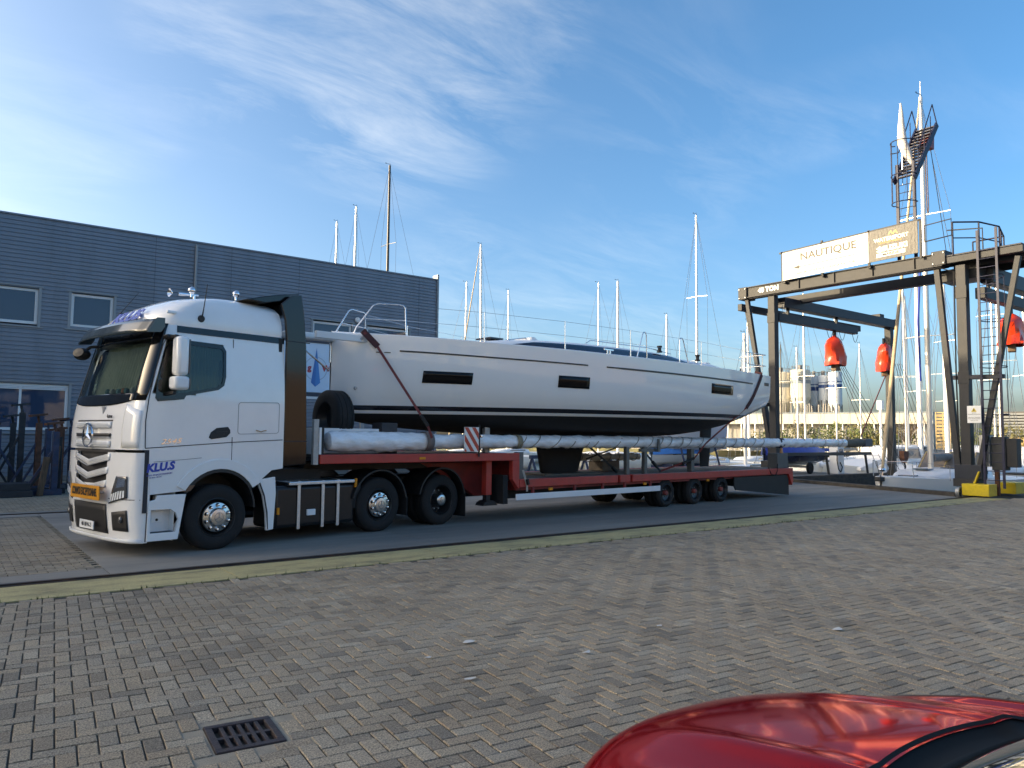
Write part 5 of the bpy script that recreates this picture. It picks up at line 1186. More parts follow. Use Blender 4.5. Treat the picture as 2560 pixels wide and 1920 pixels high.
# yellow bogies
for (x0, x1, y0, y1) in ((-.5, .12, 9.74, 10.52), (1.6, 2.4, 9.74, 10.3), (-.5, .5, 17.3, 18.1)):
    q = gbox('bogie_cover', (x0, y0, .05), (x1, y1, .42), yel, .02)
gbar('bogie_guard', (-.1, 10.3, .42), (-.1, 10.15, .8), .09, .05, yel)
b = MB(); b.lathe([(.14, -.06), (.17, -.05), (.17, .05), (.14, .06), (0, .06)], (-.45, 10.62, .14), 'y', 18); b.build('wheel', galv, gan, smooth=40)
# longitudinal beams with spreader beams
gbox('long_beam', (.75, 17.45, 7.1), (9.95, 17.85, 7.5), gbl); gbox('spreader_beam', (.38, 17.48, 6.5), (6.45, 17.74, 6.82), gbl); gbox('leg', (9.45, 17.5, -1.2), (9.75, 17.8, 7.1)); gbox('end_plate', (9.951, 17.4, 7.05), (9.99, 17.9, 7.55), gbl)
gbox('long_beam', (1.1, 10.0, 7.0), (11.0, 10.4, 7.5), gbl); gbox('spreader_beam', (.4, 10.0, 6.38), (9, 10.3, 6.74), gst); gbox('leg', (9.45, 10.0, .0), (9.75, 10.3, 7.0))
gbox('rear_beam', (9.3, 17.9, 7.5), (9.7, 18.9, 7.8))
for x in (4.9, 1.2): gbar('beam_hanger', (x, 17.62, 7.1), (x, 17.62, 6.8), .1, .1, gst)
for x in (1.2, 6.0): gbar('beam_hanger', (x, 10.2, 7.0), (x, 10.2, 6.7), .1, .1, gst)
b = MB()
for x0 in (4.1, 5.1, 6.2):
    b.tube([(x0+.5*t, 17.62, 6.5-.35*math.sin(math.pi*t)) for t in [k/8 for k in range(9)]], .012, 5)
b.build('festoon_cable', rubber, gan)
b = MB(); 
for dx in (0, .12, .24): b.tube([(.62+dx, 17.5, 7.2), (.62+dx, 17.5, 6.5)], .01, 5)
b.build('hoist_rope', galv, gan)
# sign panels on the portal
sgn = thing('hoist_sign', 'white and charcoal sign boards on the gantry with black lettering and arrow', 'sign', (26.3, 0, 0))
fr = MB()
for y in (11.72, 13.5, 15.3, 16.98): fr.box((-.16, y-.035, 7.9), (-.10, y+.035, 9.24 if y < 16 else 9.12))
for y in (13.5, 15.3, 16.9): fr.box((-.16, y-.05, 7.86), (.0, y+.05, 7.93))
fr.bar((-.13, 11.72, 9.23), (-.13, 17.1, 9.08), .06); fr.build('frame', gst, sgn)
def zt(y): return 9.2-.03*(y-11.75)
def zb_(y): return 8.1-.028*(y-11.75)
def spanel(y0, y1, nm, m):
    b = MB(); b.add([(-.20, y1, zb_(y1)), (-.20, y0, zb_(y0)), (-.20, y0, zt(y0)), (-.20, y1, zt(y1)), (-.17, y1, zb_(y1)), (-.17, y0, zb_(y0)), (-.17, y0, zt(y0)), (-.17, y1, zt(y1))], [(0, 1, 2, 3), (7, 6, 5, 4), (0, 4, 5, 1), (1, 5, 6, 2), (2, 6, 7, 3), (3, 7, 4, 0)]); return b.build(nm, m, sgn)
spanel(13.49, 16.93, 'white_panel', mat('sign_white', (.60, .59, .55), .5, var=.03)); spanel(11.78, 13.48, 'dark_banner', mat('banner_charcoal', (.042, .041, .039), .5, var=.3, vscale=3, stretch=(1, 3, 1), bump=.7, bscale=5))
ink = mat('sign_ink', (.05, .042, .038), .6); wht = mat('sign_white_print', (.75, .72, .62), .5); orn = mat('sign_orange_print', (.62, .33, .08), .5)
SX = (0, -1, .028); SZ = (0, 0, 1)
text('lettering', 'NAUTIQUE', .40, frame((-.204, 15.05, 8.78), SX, SZ), ink, sgn, sx=1.12, bold=.006)
text('lettering', 'TOTAAL JACHTSERVICE | HAVENKANTOOR', .135, frame((-.204, 15.28, 8.17), SX, SZ), ink, sgn, sx=.97)
b = MB(); b.bar((-.203, 16.2, 8.39), (-.203, 14.0, 8.455), .022, .004, upv=(1, 0, 0)); b.prism([(16.5, 8.38), (16.2, 8.46), (16.2, 8.31)], -.206, -.201, 'yz'); b.build('arrow', ink, sgn)
b = MB()
for k in range(16):
    t0, t1 = 2*math.pi*k/16, 2*math.pi*(k+1)/16; b.bar((-.203, 16.42+.17*math.cos(t0), 8.78+.17*math.sin(t0)), (-.203, 16.42+.17*math.cos(t1), 8.78+.17*math.sin(t1)), .015, .003, upv=(1, 0, 0))
b.build('logo', mat('logo_pale', (.68, .66, .62), .5), sgn)
text('lettering', 'WATERSPORT', .19, frame((-.204, 12.68, 8.79), SX, SZ), wht, sgn, sx=.98, bold=.006); text('lettering', 'CENTRUM MARINE', .10, frame((-.204, 12.72, 8.67), SX, SZ), orn, sgn, sx=.95)
b = MB()
for dy in (.0, .16): b.prism([(12.78-dy, 8.92), (12.70-dy, 9.05), (12.66-dy, 9.05), (12.60-dy, 8.92), (12.64-dy, 8.92), (12.68-dy, 9.0), (12.74-dy, 8.92)], -.206, -.201, 'yz')
b.build('logo', orn, sgn)
text('lettering', 'SUZUKI', .24, frame((-.204, 12.55, 8.46), SX, SZ), wht, sgn, sx=1.05, bold=.014)
b = MB(); c = (13.08, 8.445); b.prism([(c[0]+.13, c[1]+.04), (c[0], c[1]+.12), (c[0]-.13, c[1]+.04), (c[0]-.03, c[1]+.01), (c[0]-.13, c[1]-.05), (c[0], c[1]-.12), (c[0]+.13, c[1]-.05), (c[0]+.03, c[1]-.01)], -.206, -.201, 'yz'); b.build('logo', wht, sgn)
b = MB(); b.add([(-.203, 13.2, 8.17), (-.203, 12.2, 8.20), (-.203, 12.2, 8.34), (-.203, 13.2, 8.31)], [(0, 1, 2, 3)]); b.build('label_strip', wht, sgn, solid=.002)
text('lettering', 'MARINE', .13, frame((-.206, 12.7, 8.255), SX, SZ), ink, sgn, sx=1.25, bold=.004)
# warning notice on near leg
ns = thing('notice_board', 'small white warning notice with yellow triangle on the near gantry leg', 'sign', (26.1, 10.2, 2.6))
b = MB(); b.box((-.02, -.2, -.27), (.0, .2, .27)); b.build('plate', wfr, ns)
b = MB(); b.prism([(-.08, .08), (.08, .08), (0, .21)], -.026, -.021, 'yz'); b.build('triangle', mat('warn_yellow', (.6, .45, .03), .5), ns)
b = MB(); b.prism([(-.012, .10), (.012, .10), (.016, .17), (-.016, .17)], -.03, -.0265, 'yz'); b.build('exclamation', ink, ns)
for k, (s_, t_) in enumerate((('LET OP', .04), ('HIJSWERKZAAMHEDEN', .0), ('VERBODEN TOEGANG', -.10), ('VOOR ONBEVOEGDEN', -.14), ('MAX 40 TON', -.19))): text('lettering', s_, .035, frame((-.023, 0, t_), (0, -1, 0), (0, 0, 1)), ink, ns, ext=.001)
# access ladder with safety cage on the near side, railings
rail_b = mat('rail_blue', (.014, .018, .045), .5, 0., spec=.3, var=.15)
lad = thing('gantry_ladder', 'dark blue access ladder with safety hoops beside the near gantry leg', 'ladder', (26.3, 9.73, 0))
def gtube(n, pts, r, m, par): b = MB(); b.tube(pts, r, 8); return b.build(n, m, par, smooth=60)
for y in (.27, -.27): b = MB(); b.bar((-.08, y, .3), (-.08, y, 8.5), .07, .04); b.build('stringer', rail_b, lad)
for k in range(27): gtube('rung', [(-.08, -.25, .55+.28*k), (-.08, .25, .55+.28*k)], .013, rail_b, lad)
def hoop(z, r=.36, x0=-.08, n=12): return [(x0+.02, .27, z)]+[(x0+.12+.62*math.sin(math.pi*k/n)*1.0, .36*math.cos(math.pi*k/n), z) for k in range(n+1)]+[(x0+.02, -.27, z)]
for z in (2.6, 4.1, 5.6, 7.0): gtube('hoop', hoop(z), .016, rail_b, lad)
for k in (3, 6, 9): a = math.pi*k/12; gtube('cage_bar', [(.04+.62*math.sin(a), .36*math.cos(a), 2.6), (.04+.62*math.sin(a), .36*math.cos(a), 7.0)], .012, rail_b, lad)
for (x0, y0, x1, y1) in ((-.02, 10.75, .6, 10.2), (.6, 10.2, 1.7, 10.0), (1.7, 10.0, 3.2, 10.4), (3.2, 10.4, 3.2, 11.4)):
    q = gtube('hand_rail', [(x0, y0, 8.95), (x1, y1, 8.95)], .028, rail_b, gan); gtube('mid_rail', [(x0, y0, 8.42), (x1, y1, 8.42)], .02, rail_b, gan)
for (x, y) in ((-.02, 10.75), (.6, 10.2), (1.7, 10.0), (2.4, 10.2), (3.2, 10.4), (3.2, 11.4)): gtube('rail_post', [(x, y, 7.85), (x, y, 8.95)], .028, rail_b, gan)
for (y, z) in ((11.3, 8.5),): gtube('gate_loop', [(-.1, 11.6, 8.45), (-.1, 11.6, 9.0), (-.1, 10.75, 9.05), (-.1, 10.75, 8.5), (-.1, 11.6, 8.45)], .022, gst, gan)
gtube('gate_loop', [(-.05, 9.85, 7.88), (-.05, 9.85, 8.55), (-.05, 10.9, 8.7)], .022, gst, gan)
# electric cabinets at the leg
for (x0, y0, y1, z0, z1, m) in ((.2, 9.95, 10.25, .95, 1.95, galv), (.2, 9.5, 9.9, .85, 1.9, dark_st), (.25, 9.2, 9.5, .95, 1.85, gst)):
    gbox('control_cabinet', (x0, y0, z0), (x0+.35, y1, z1), m, .015)
gbox('cabinet_stand', (.3, 9.75, .05), (.42, 9.87, .9), rust_st); gbox('catwalk', (.3, 7.5, .72), (1.1, 9.6, .78), gst)
gtube('conduit', [(-.05, 10.05, 2.4), (-.05, 9.98, 1.6), (-.02, 10.1, 1.0), (.1, 10.2, .8)], .02, rubber, gan)
# ------------------------------------------------------------------ mast crane tower on the gantry
mc = thing('mast_crane', 'dark blue mast crane ladder tower with caged top and sloping stair jib', 'crane tower', (26.9, 12.5, 0))
for y in (.29, -.29): b = MB(); b.bar((0, y, 7.9), (0, y, 11.6), .1, .07); b.build('stringer', rail_b, mc)
for k in range(12): gtube('rung', [(0, -.27, 8.3+.28*k), (0, .27, 8.3+.28*k)], .014, rail_b, mc)
J0, J1 = Vector((0, 0, 11.05)), Vector((1.75, 0, 13.35))
for y in (.36, -.36): b = MB(); b.bar(J0+Vector((-.1, y, -.1)), J1+Vector((0, y, 0)), .06, .2); b.build('jib_beam', rail_b, mc)
for k in range(15): p = J0+(J1-J0)*(k+.5)/15; b = MB(); b.box((p.x-.09, -.33, p.z-.015), (p.x+.09, .33, p.z+.015)); b.build('jib_tread', rail_b, mc)
for y in (.36, -.36):
    gtube('jib_rail', [J0+Vector((-.3, y, .9)), J0+Vector((.3, y, 1.1)), J1+Vector((-.35, y, .65)), J1+Vector((.0, y, .0))], .02, rail_b, mc)
    for k in (.12, .4, .7): p = J0+(J1-J0)*k; gtube('rail_post', [p+Vector((0, y, 0)), p+Vector((0, y, .85))], .018, rail_b, mc)
for z in (10.1, 11.1, 12.3): gtube('hoop', [(-.0, .33, z)]+[(-.05-.5*math.sin(math.pi*k/12), .42*math.cos(math.pi*k/12), z) for k in range(13)]+[(-.0, -.33, z)], .018, rail_b, mc)
for k in (1, 3.5, 6, 8.5, 11): a = math.pi*k/12; gtube('cage_bar', [(-.05-.5*math.sin(a), .42*math.cos(a), 10.1), (-.05-.5*math.sin(a), .42*math.cos(a), 12.3)], .014, rail_b, mc)
hk = thing('crane_hook_block', 'red hook block hanging under the end of the mast crane jib', 'hook block', (26.9+1.65, 12.5, .15))
red_b = mat('block_red', (.28, .03, .025), .5, var=.15)
b = MB(); b.prism([(-.18, 12.3), (.16, 12.3), (.2, 12.85), (-.1, 12.9)], -.22, .22, 'xz'); b.build('motor_box', red_b, hk, bev=.03); b = MB(); b.lathe([(0, 11.98), (.1, 12.05), (.14, 12.2), (.1, 12.32)], (-.2, 0, 0), 'z', 12); b.build('hook', rust_st, hk, smooth=50)
b = MB(); b.tube([(.0, .05, 12.3), (.05, .05, 10.2), (.12, .05, 9.9), (.18, .05, 10.2), (.14, .05, 12.3)], .02, 6); b.build('rope_loop', mat('rope_dark', (.12, .08, .07), .8), hk); b = MB(); b.tube([(.15, -.1, 12.3), (.6, -.4, 8.0)], .012, 5); b.build('rope', rubber, hk)
fl_ = thing('furled_flag', 'white furled flag hanging at the top of the mast crane tower', 'flag', (27.1, 12.7, -.45))
b = MB(); pts = [(.0, 0, 14.35), (.02, .0, 14.0), (.05, .02, 13.4), (.05, .0, 12.9), (.12, -.12, 12.5), (.2, -.25, 12.1)]; b.tube(pts, [.03, .07, .13, .17, .16, .05], 10); o = b.build('cloth', mat('flag_white', (.68, .64, .6), .8, var=.15, vscale=8, bump=.6, bscale=12), fl_, smooth=60)
b = MB(); b.cyl((.12, .05, 11.4), (.12, .05, 12.9), .02, n=6); b.build('pole', inox, fl_)
# red covers over the sling motors, with slings
redc = mat('cover_red', (.70, .05, .02), .3, coat=.2, var=.1, vscale=4)
def cover(x, y, z0, z1, lab, wid=.52, rz=0.):
    t = thing('sling_cover', lab, 'cover', (x, y, 0), rz, 'red covers over hoist slings'); b = MB(); rows = []; n = 20
    for f, w in ((0, .95), (.08, 1.0), (.3, 1.0), (.5, .93), (.7, .88), (.85, .7), (.95, .42), (1, .2)):
        rows.append([((wid*w*(1+.13*math.sin(3*a_+f*7)+.09*math.sin(8*a_+f*11))*math.cos(a_))+.09*math.sin(f*6), .75*wid*w*(1+.14*math.sin(5*a_+f*6))*math.sin(a_), z0+(z1-z0)*f+.03*math.sin(2*a_)) for a_ in [2*math.pi*k/n for k in range(n)]])
    b.loft(rows, True, False, True); b.build('cloth', redc, t, smooth=35)
    b = MB(); b.box((-.16, -.12, z0-.22), (.2, .12, z0+.1)); b.build('block', mat('block_brown', (.16, .10, .06), .6, var=.2), t, bev=.03)
    b = MB(); b.cyl((0, 0, z1-.1), (0, 0, z1+.25), .07, n=10); b.build('hanger', gst, t)
    return t
cover(31.0, 17.6, 4.98, 6.28, 'red cloth cover hanging from the short spreader beam, left of the pair'); cover(35.3, 17.6, 4.98, 6.3, 'red cloth cover hanging from the end of the long beam, right of the pair', .46, .6); cover(29.3, 10.2, 5.05, 6.12, 'red cloth cover hanging near the ladder at the right edge', .52, .3)
sl_ = thing('hoist_slings', 'fan of grey wire slings running down from the left red cover', 'slings', (0, 0, 0))
for k in range(5): b = MB(); b.tube([(31.1+.16*k, 17.6, 5.0), (32.6+.62*k, 16.6, .4)], .011, 5); b.build('wire', rubber, sl_)
sl2 = thing('hoist_slings', 'fan of grey wire slings below the right red cover', 'slings', (0, 0, 0))
for k in range(4): b = MB(); b.tube([(35.9+.22*k, 17.4, 5.4), (37.8+.7*k, 17.0, .2)], .011, 5); b.build('wire', rubber, sl2)
t = thing('red_sling', 'dark red sling running from right red cover down to the wrapped masthead', 'sling', (0, 0, 0)); b = MB(); b.bar((35.3, 17.55, 4.8), (27.4, 14.6, 1.9), .09, .02, upv=(0, 1, .2)); b.build('webbing', mat('sling_red', (.25, .05, .04), .7, var=.3, vscale=10), t)
# ------------------------------------------------------------------ moored yachts
WZ = -1.35
gel = [mat('gel_white', (.74, .74, .70), .25, coat=.2), mat('gel_cream', (.70, .66, .55), .3), mat('gel_navy', (.02, .03, .08), .2, coat=.3), mat('gel_grey', (.45, .5, .54), .3)]
mast_al = mat('mast_aluminium', (.66, .65, .62), .35, .55); mast_wh = mat('mast_white', (.78, .76, .72), .4); mast_bk = mat('mast_black', (.035, .032, .03), .4); sailc = mat('sail_cover_grey', (.20, .20, .19), .85, var=.2, vscale=5, bump=.4, bscale=8)
sailb = mat('sail_cover_blue', (.02, .06, .26), .8, var=.15); wire = mat('rigging_wire', (.22, .23, .25), .4, .6); deckp = mat('deck_white', (.66, .68, .70), .4)
acry = mat('hatch_acrylic', (.05, .09, .13), .1, coat=.5)
def yacht(x, y, head, L, B, FB, mtop, lab, mm=mast_al, hm=0, mast_at=.42, spr=(.5,), grp='moored yachts', full=False, lean=0., mr=.085, boom=True, cover=sailc, genoa=False, mz=None, base=WZ, hull=True):
    """yacht with its bow at local x = 0 running aft along +x; head = direction of +x"""
    t = thing('moored_yacht', lab, 'yacht', (x, y, 0), head, grp); zd = base+FB
    def hb(s_): return B/2*max(.02, min(1, (s_*2.1)**.62)) * (1-.22*max(0, (s_-.55)/.45)**2)
    S = [0, .02, .06, .12, .2, .3, .42, .55, .7, .85, 1]
    b = MB(); rows = []
    for s_ in S:
        w = hb(s_); zz = zd+.22*(1-s_)**2; rows.append([(L*s_+ (0 if s_ > 0 else .0), f*w, base-.25+(zz-base+.25)*g) for f, g in ((-1, 1), (-.97, .7), (-.86, .35), (-.6, .1), (0, 0), (.6, .1), (.86, .35), (.97, .7), (1, 1))])
    b.loft(rows, False); n = 9; b.f.append(tuple(range((len(S)-1)*n, len(S)*n))); b.m.append(0); b.build('hull', gel[hm], t, smooth=50)
    b = MB(); rows = []
    for s_ in S: w = hb(s_); zz = zd+.22*(1-s_)**2; rows.append([(L*s_, f*w, zz+.05*(1-f*f)+.002) for f in (-1, -.5, 0, .5, 1)])
    b.loft(rows, False); b.build('deck', deckp, t, smooth=50)
    b = MB(); rows = []
    for s_, h, w in ((.22, .02, .3), (.27, .16, .45), (.34, .30, .56), (.48, .38, .62), (.62, .40, .62), (.66, .36, .6), (.67, .03, .58)):
        zz = zd+.22*(1-s_)**2+.04; ww = B/2*w; rows.append([(L*s_, f*ww, zz+h*g) for f, g in ((-1.06, 0), (-1, .6), (-.9, .88), (-.5, 1), (0, 1.06), (.5, 1), (.9, .88), (1, .6), (1.06, 0))])
    b.loft(rows, False); cab_ = b.build('coachroof', deckp, t, smooth=50)
    for sg in (-1, 1):
        b = MB(); ww = B/2*.62; b.prism([(L*.37, zd+.24), (L*.60, zd+.24), (L*.60, zd+.38), (L*.40, zd+.36)], sg*ww*1.035-.006, sg*ww*1.035+.006, 'xz'); b.build('cabin_window', acry, cab_)
    mx = L*mast_at; zb2 = mz if mz is not None else zd+.35; mtx = mx+lean*(mtop-zb2)
    b = MB(); b.tube([(mx, 0, zb2), (mx+lean*(mtop-zb2)*.5, 0, (zb2+mtop)/2), (mtx, 0, mtop)], [mr, mr, mr*.75], 10); ms = b.build('mast', mm, t, smooth=60)
    b = MB(); b.bar((mtx-.35, 0, mtop+.1), (mtx+.12, 0, mtop+.12), .02); b.cyl((mtx, 0, mtop), (mtx, 0, mtop+.25), .012, n=5); b.add([(mtx-.35, 0, mtop+.05), (mtx-.5, 0, mtop+.1), (mtx-.35, 0, mtop+.16)], [(0, 1, 2)]); b.build('wind_vane', mast_bk, ms)
    for f in spr:
        zz = zb2+(mtop-zb2)*f; q = mx+lean*(zz-zb2); b = MB(); b.bar((q+.05, -B*.26, zz), (q, 0, zz+.03), .05, .025); b.bar((q, 0, zz+.03), (q+.05, B*.26, zz), .05, .025); b.build('spreader', mm, ms)
    ht = mtop-.15
    for sg in (-1, 1):
        pts = [(mtx, 0, ht)]+[(mx+lean*((zb2+(mtop-zb2)*f)-zb2)+.05, sg*B*.26, zb2+(mtop-zb2)*f) for f in sorted(spr, reverse=True)]+[(mx+.15, sg*B*.44, zd)]
        b = MB(); b.tube(pts, .013 if not full else .008, 4); b.build('shroud', wire, t)
    b = MB(); b.tube([(mtx, 0, ht), (L*.99, 0, zd+.2)], .012, 4); b.build('backstay', wire, t)
    if genoa:
        b = MB(); p0, p1 = Vector((.15, 0, zd+.55)), Vector((mtx-.1, 0, ht)); b.tube([p0+(p1-p0)*k/14 for k in range(15)], [.05]+[.085-.004*k for k in range(13)]+[.02], 8); b.build('furled_genoa', mat('genoa_tan', (.50, .40, .27), .85, var=.15, vscale=6), t, smooth=60)
        b = MB(); b.tube([(.1, 0, zd+.2), p0], .03, 6); b.lathe([(.1, 0), (.12, .06), (.1, .12)], (.13, 0, zd+.42), 'z', 10); b.build('furler', inox, t)
    else:
        b = MB(); b.tube([(.1, 0, zd+.2), (mtx, 0, ht)], .014, 4); b.build('forestay', wire, t)
    if boom:
        b = MB(); bz = zb2+.75; b.tube([(mx+.1, 0, bz), (mx+L*.18, 0, bz+.02), (mx+L*.36, 0, bz+.05)], [.17, .15, .09], 10); b.build('boom_cover', cover, t, smooth=60)
    return t
Y = yacht
Y(26.0, 68.1, R(20), 12, 3.8, 1.2, 23.0, 'moored yacht whose pale mast is leftmost above the grey building roof', grp='yachts moored behind the building', mr=.13)
Y(25.6, 62.9, R(20), 12, 3.8, 1.2, 23.2, 'moored yacht whose pale mast is second from left above the building roof', grp='yachts moored behind the building', mr=.14)
Y(23.6, 54.8, R(8), 13, 4, 1.3, 24.3, 'moored yacht with tall black mast rising above the grey building roof', mm=mast_bk, spr=(.48, .72), grp='yachts moored behind the building', mr=.13)
Y(42.0, 71.2, R(-10), 11, 3.5, 1.2, 19.1, 'moored yacht with thin mast just right of the grey building corner', mr=.1, lean=.01)
Y(36.0, 57.2, R(12), 11, 3.5, 1.2, 19.9, 'moored yacht with leaning double spar mast, tallest between building and yacht cabin', mr=.11, lean=-.02, spr=(.45,), genoa=True)
Y(49.5, 71.9, R(5), 11, 3.5, 1.2, 19.4, 'moored yacht with plain short mast above the trailer yacht coachroof', mr=.1, boom=False)
Y(50.4, 58.2, R(-8), 11, 3.5, 1.2, 18.1, 'moored yacht with slim mast left of the thick white mast above the trailer yacht', mr=.09)
Y(48.8, 52.9, R(3), 11, 3.6, 1.2, 17.4, 'moored yacht with thick white mast above the middle of the trailer yacht', mm=mast_wh, mr=.14)
Y(59.4, 56.1, R(0), 11, 3.5, 1.2, 15.5, 'moored yacht with short white mast behind the trailer yacht stanchions', mm=mast_wh, mr=.12)
Y(42.2, 37.6, R(6), 11.5, 3.6, 1.2, 19.4, 'moored yacht with tall mast and two pairs of spreaders behind the trailer yacht stern', spr=(.32, .66), mr=.1)
Y(53.0, 39.9, R(10), 10, 3.3, 1.1, 12.3, 'moored yacht with pale mast seen through the far gantry braces', mm=mast_wh, mr=.11)
Y(59.0, 40.0, R(-5), 10, 3.3, 1.1, 10.3, 'moored yacht with low mast right of the far gantry leg', mr=.09)
Y(51.0, 35.8, R(4), 10, 3.3, 1.1, 9.6, 'moored yacht with thin dark mast in front of the silos', mm=mast_bk, mr=.06, cover=sailb)
Y(37.6, 24.8+4.5, R(6), 9, 3.0, 1.0, 8.6, 'moored yacht with bright white unstayed mast in front of the silos', mm=mast_wh, mr=.11, spr=(), boom=False)
Y(50.2, 25.4, R(-6), 11, 3.6, 1.25, 14.5, 'moored yacht with thick cream mast right of the long gantry beam', mm=mast_wh, hm=1, mr=.17, spr=(.35, .62))
Y(59.4, 29.4, R(8), 10.5, 3.4, 1.2, 13.8, 'moored yacht with cream mast just behind the thick cream mast', mm=mast_wh, hm=1, mr=.15)
Y(46.6, 20.8, R(10), 11, 3.6, 1.3, 11.8, 'moored yacht with white mast beside the near gantry leg', mm=mast_wh, hm=0, mr=.15, cover=sailb)
Y(44.0, 16.4, R(14), 10, 3.3, 1.2, 12.5, 'moored yacht with white hull at the right edge beyond the ladder', hm=0, mr=.1)
bas = Y(28.6, 14.5, R(0), 10.6, 4.0, 1.5, 16.4, 'pale blue decked yacht in the hoisting dock with furled tan genoa and grey boom cover', hm=0, mast_at=.39, spr=(.36, .68), grp=None, full=True, mr=.11, genoa=True, mz=.3)
for k_, (x_, y_, h_, l_, t_, lb_, kw_) in enumerate((
  (43.5, 30.5, 12, 10, 11.5, 'moored yacht with navy hull behind the white unstayed mast', dict(hm=2, cover=sailb)),
  (48.5, 33.0, -8, 10, 13.0, 'moored yacht with navy sail cover between far leg and long beam end', dict(cover=sailb)),
  (55.5, 33.5, 5, 10, 12.0, 'moored yacht with thin mast below the left red cover', dict(mr=.07)),
  (57.0, 27.0, -12, 11, 14.2, 'moored yacht with thin mast between the two red covers', dict(mr=.08, spr=(.33, .66))),
  (47.5, 18.6, 6, 10, 13.6, 'moored yacht with slim mast right behind the dock yacht mast', dict(mr=.08, spr=(.4, .7))),
  (54.5, 17.9, 9, 11, 12.6, 'moored yacht with grey boom cover right of the near gantry leg', dict(hm=3, mr=.09)),
  (61.0, 22.0, 0, 11, 13.4, 'moored yacht with cream hull far behind the notice board', dict(hm=1, mr=.1)),
  (42.5, 20.6, 18, 9, 11.0, 'moored yacht with white hull just beyond the rear gantry leg', dict(mr=.08)),
  (66.0, 37.0, 5, 10, 11.0, 'moored yacht with short mast below the rightmost silo', dict(mr=.08)))):
    Y(x_, y_, R(h_), l_, 3.3, 1.2, t_, lb_, **kw_)
# extra detail for the yacht in the dock
zd = WZ+1.5
b = MB(); b.prism([(5.2, zd+.38), (6.6, zd+.40), (6.5, zd+1.05), (6.0, zd+1.1)], -1.1, 1.1, 'xz'); b.build('sprayhood', mat('sprayhood_clear', (.20, .17, .14), .15, coat=.4), bas, bev=.06)
for y in (-1.0, 0, 1.0): b = MB(); b.tube([(5.25, y, zd+.42), (6.02, y, zd+1.13), (6.6, y, zd+1.08)], .03, 6); b.build('sprayhood_frame', mat('frame_tan', (.5, .36, .16), .6), bas)
for (x0, x1, y0, y1, z) in ((1.9, 2.4, -.28, .28, .20), (3.2, 3.7, -.3, .3, .43), (4.5, 5.0, -.7, -.2, .46)): b = MB(); b.box((x0, y0, zd+z), (x1, y1, zd+z+.045)); b.build('deck_hatch', acry, bas, bev=.01)
for sg in (-1, 1):
    b = MB(); b.tube([(.2, sg*.15, zd+.25), (.1, sg*.2, zd+.8), (.9, sg*.75, zd+.82), (.95, sg*.78, zd+.2)], .016, 6); b.build('pulpit', inox, bas, smooth=60)
    for s_ in (.25, .42, .6, .8): b = MB(); b.tube([(10.6*s_, sg*1.6*min(1, .6+s_), zd+.05), (10.6*s_, sg*1.6*min(1, .6+s_), zd+.65)], .012, 6); b.build('stanchion', inox, bas)
    b = MB(); b.tube([(.92, sg*.76, zd+.8), (2.65, sg*1.36, zd+.64), (4.45, sg*1.6, zd+.64), (6.4, sg*1.6, zd+.64), (8.5, sg*1.6, zd+.64)], .006, 5); b.build('lifeline', wire, bas)
b = MB(); b.lathe([(0, -.2), (.16, -.12), (.2, 0), (.16, .12), (0, .2)], (1.3, .55, zd+.5), 'z', 14); b.build('fender', deckp, bas, smooth=60)
b = MB(); b.box((-.25, -.12, zd+.05), (.35, .12, zd+.22)); b.build('bow_roller', dark_st, bas, bev=.03)
b = MB(); b.tube([(4.13, 0, 12.5), (6.0, 1.2, 7.0), (7.2, 1.7, 4.5)], .045, 6); b.build('blue_halyard', mat('halyard_blue', (.02, .06, .42), .6), bas)
b = MB(); b.cyl((4.13, 0, 16.4), (4.13, 0, 17.1), .02, .012, 6); b.build('antenna', mast_wh, bas)
hk2 = thing('crane_hook', 'rusty crane hook and block hanging in front of the cream masts', 'hook block', (33.2, 15.8, 0))
b = MB(); b.prism([(-.22, 1.3), (.22, 1.3), (.2, 1.0), (0, .8), (-.2, 1.0)], -.1, .1, 'xz'); b.build('block', rust_st, hk2, smooth=40)
b = MB(); b.tube([(0, 0, .8), (.1, 0, .65), (.05, 0, .5), (-.1, 0, .45), (-.22, 0, .25), (-.3, 0, .1)], .04, 8); b.build('hook', dark_st, hk2, smooth=50)
b = MB(); b.tube([(-.15, 0, 1.3), (-.2, 0, 2.4)], .012, 5); b.tube([(.15, 0, 1.3), (.15, 0, 6.5)], .012, 5); b.build('rope', wire, hk2)
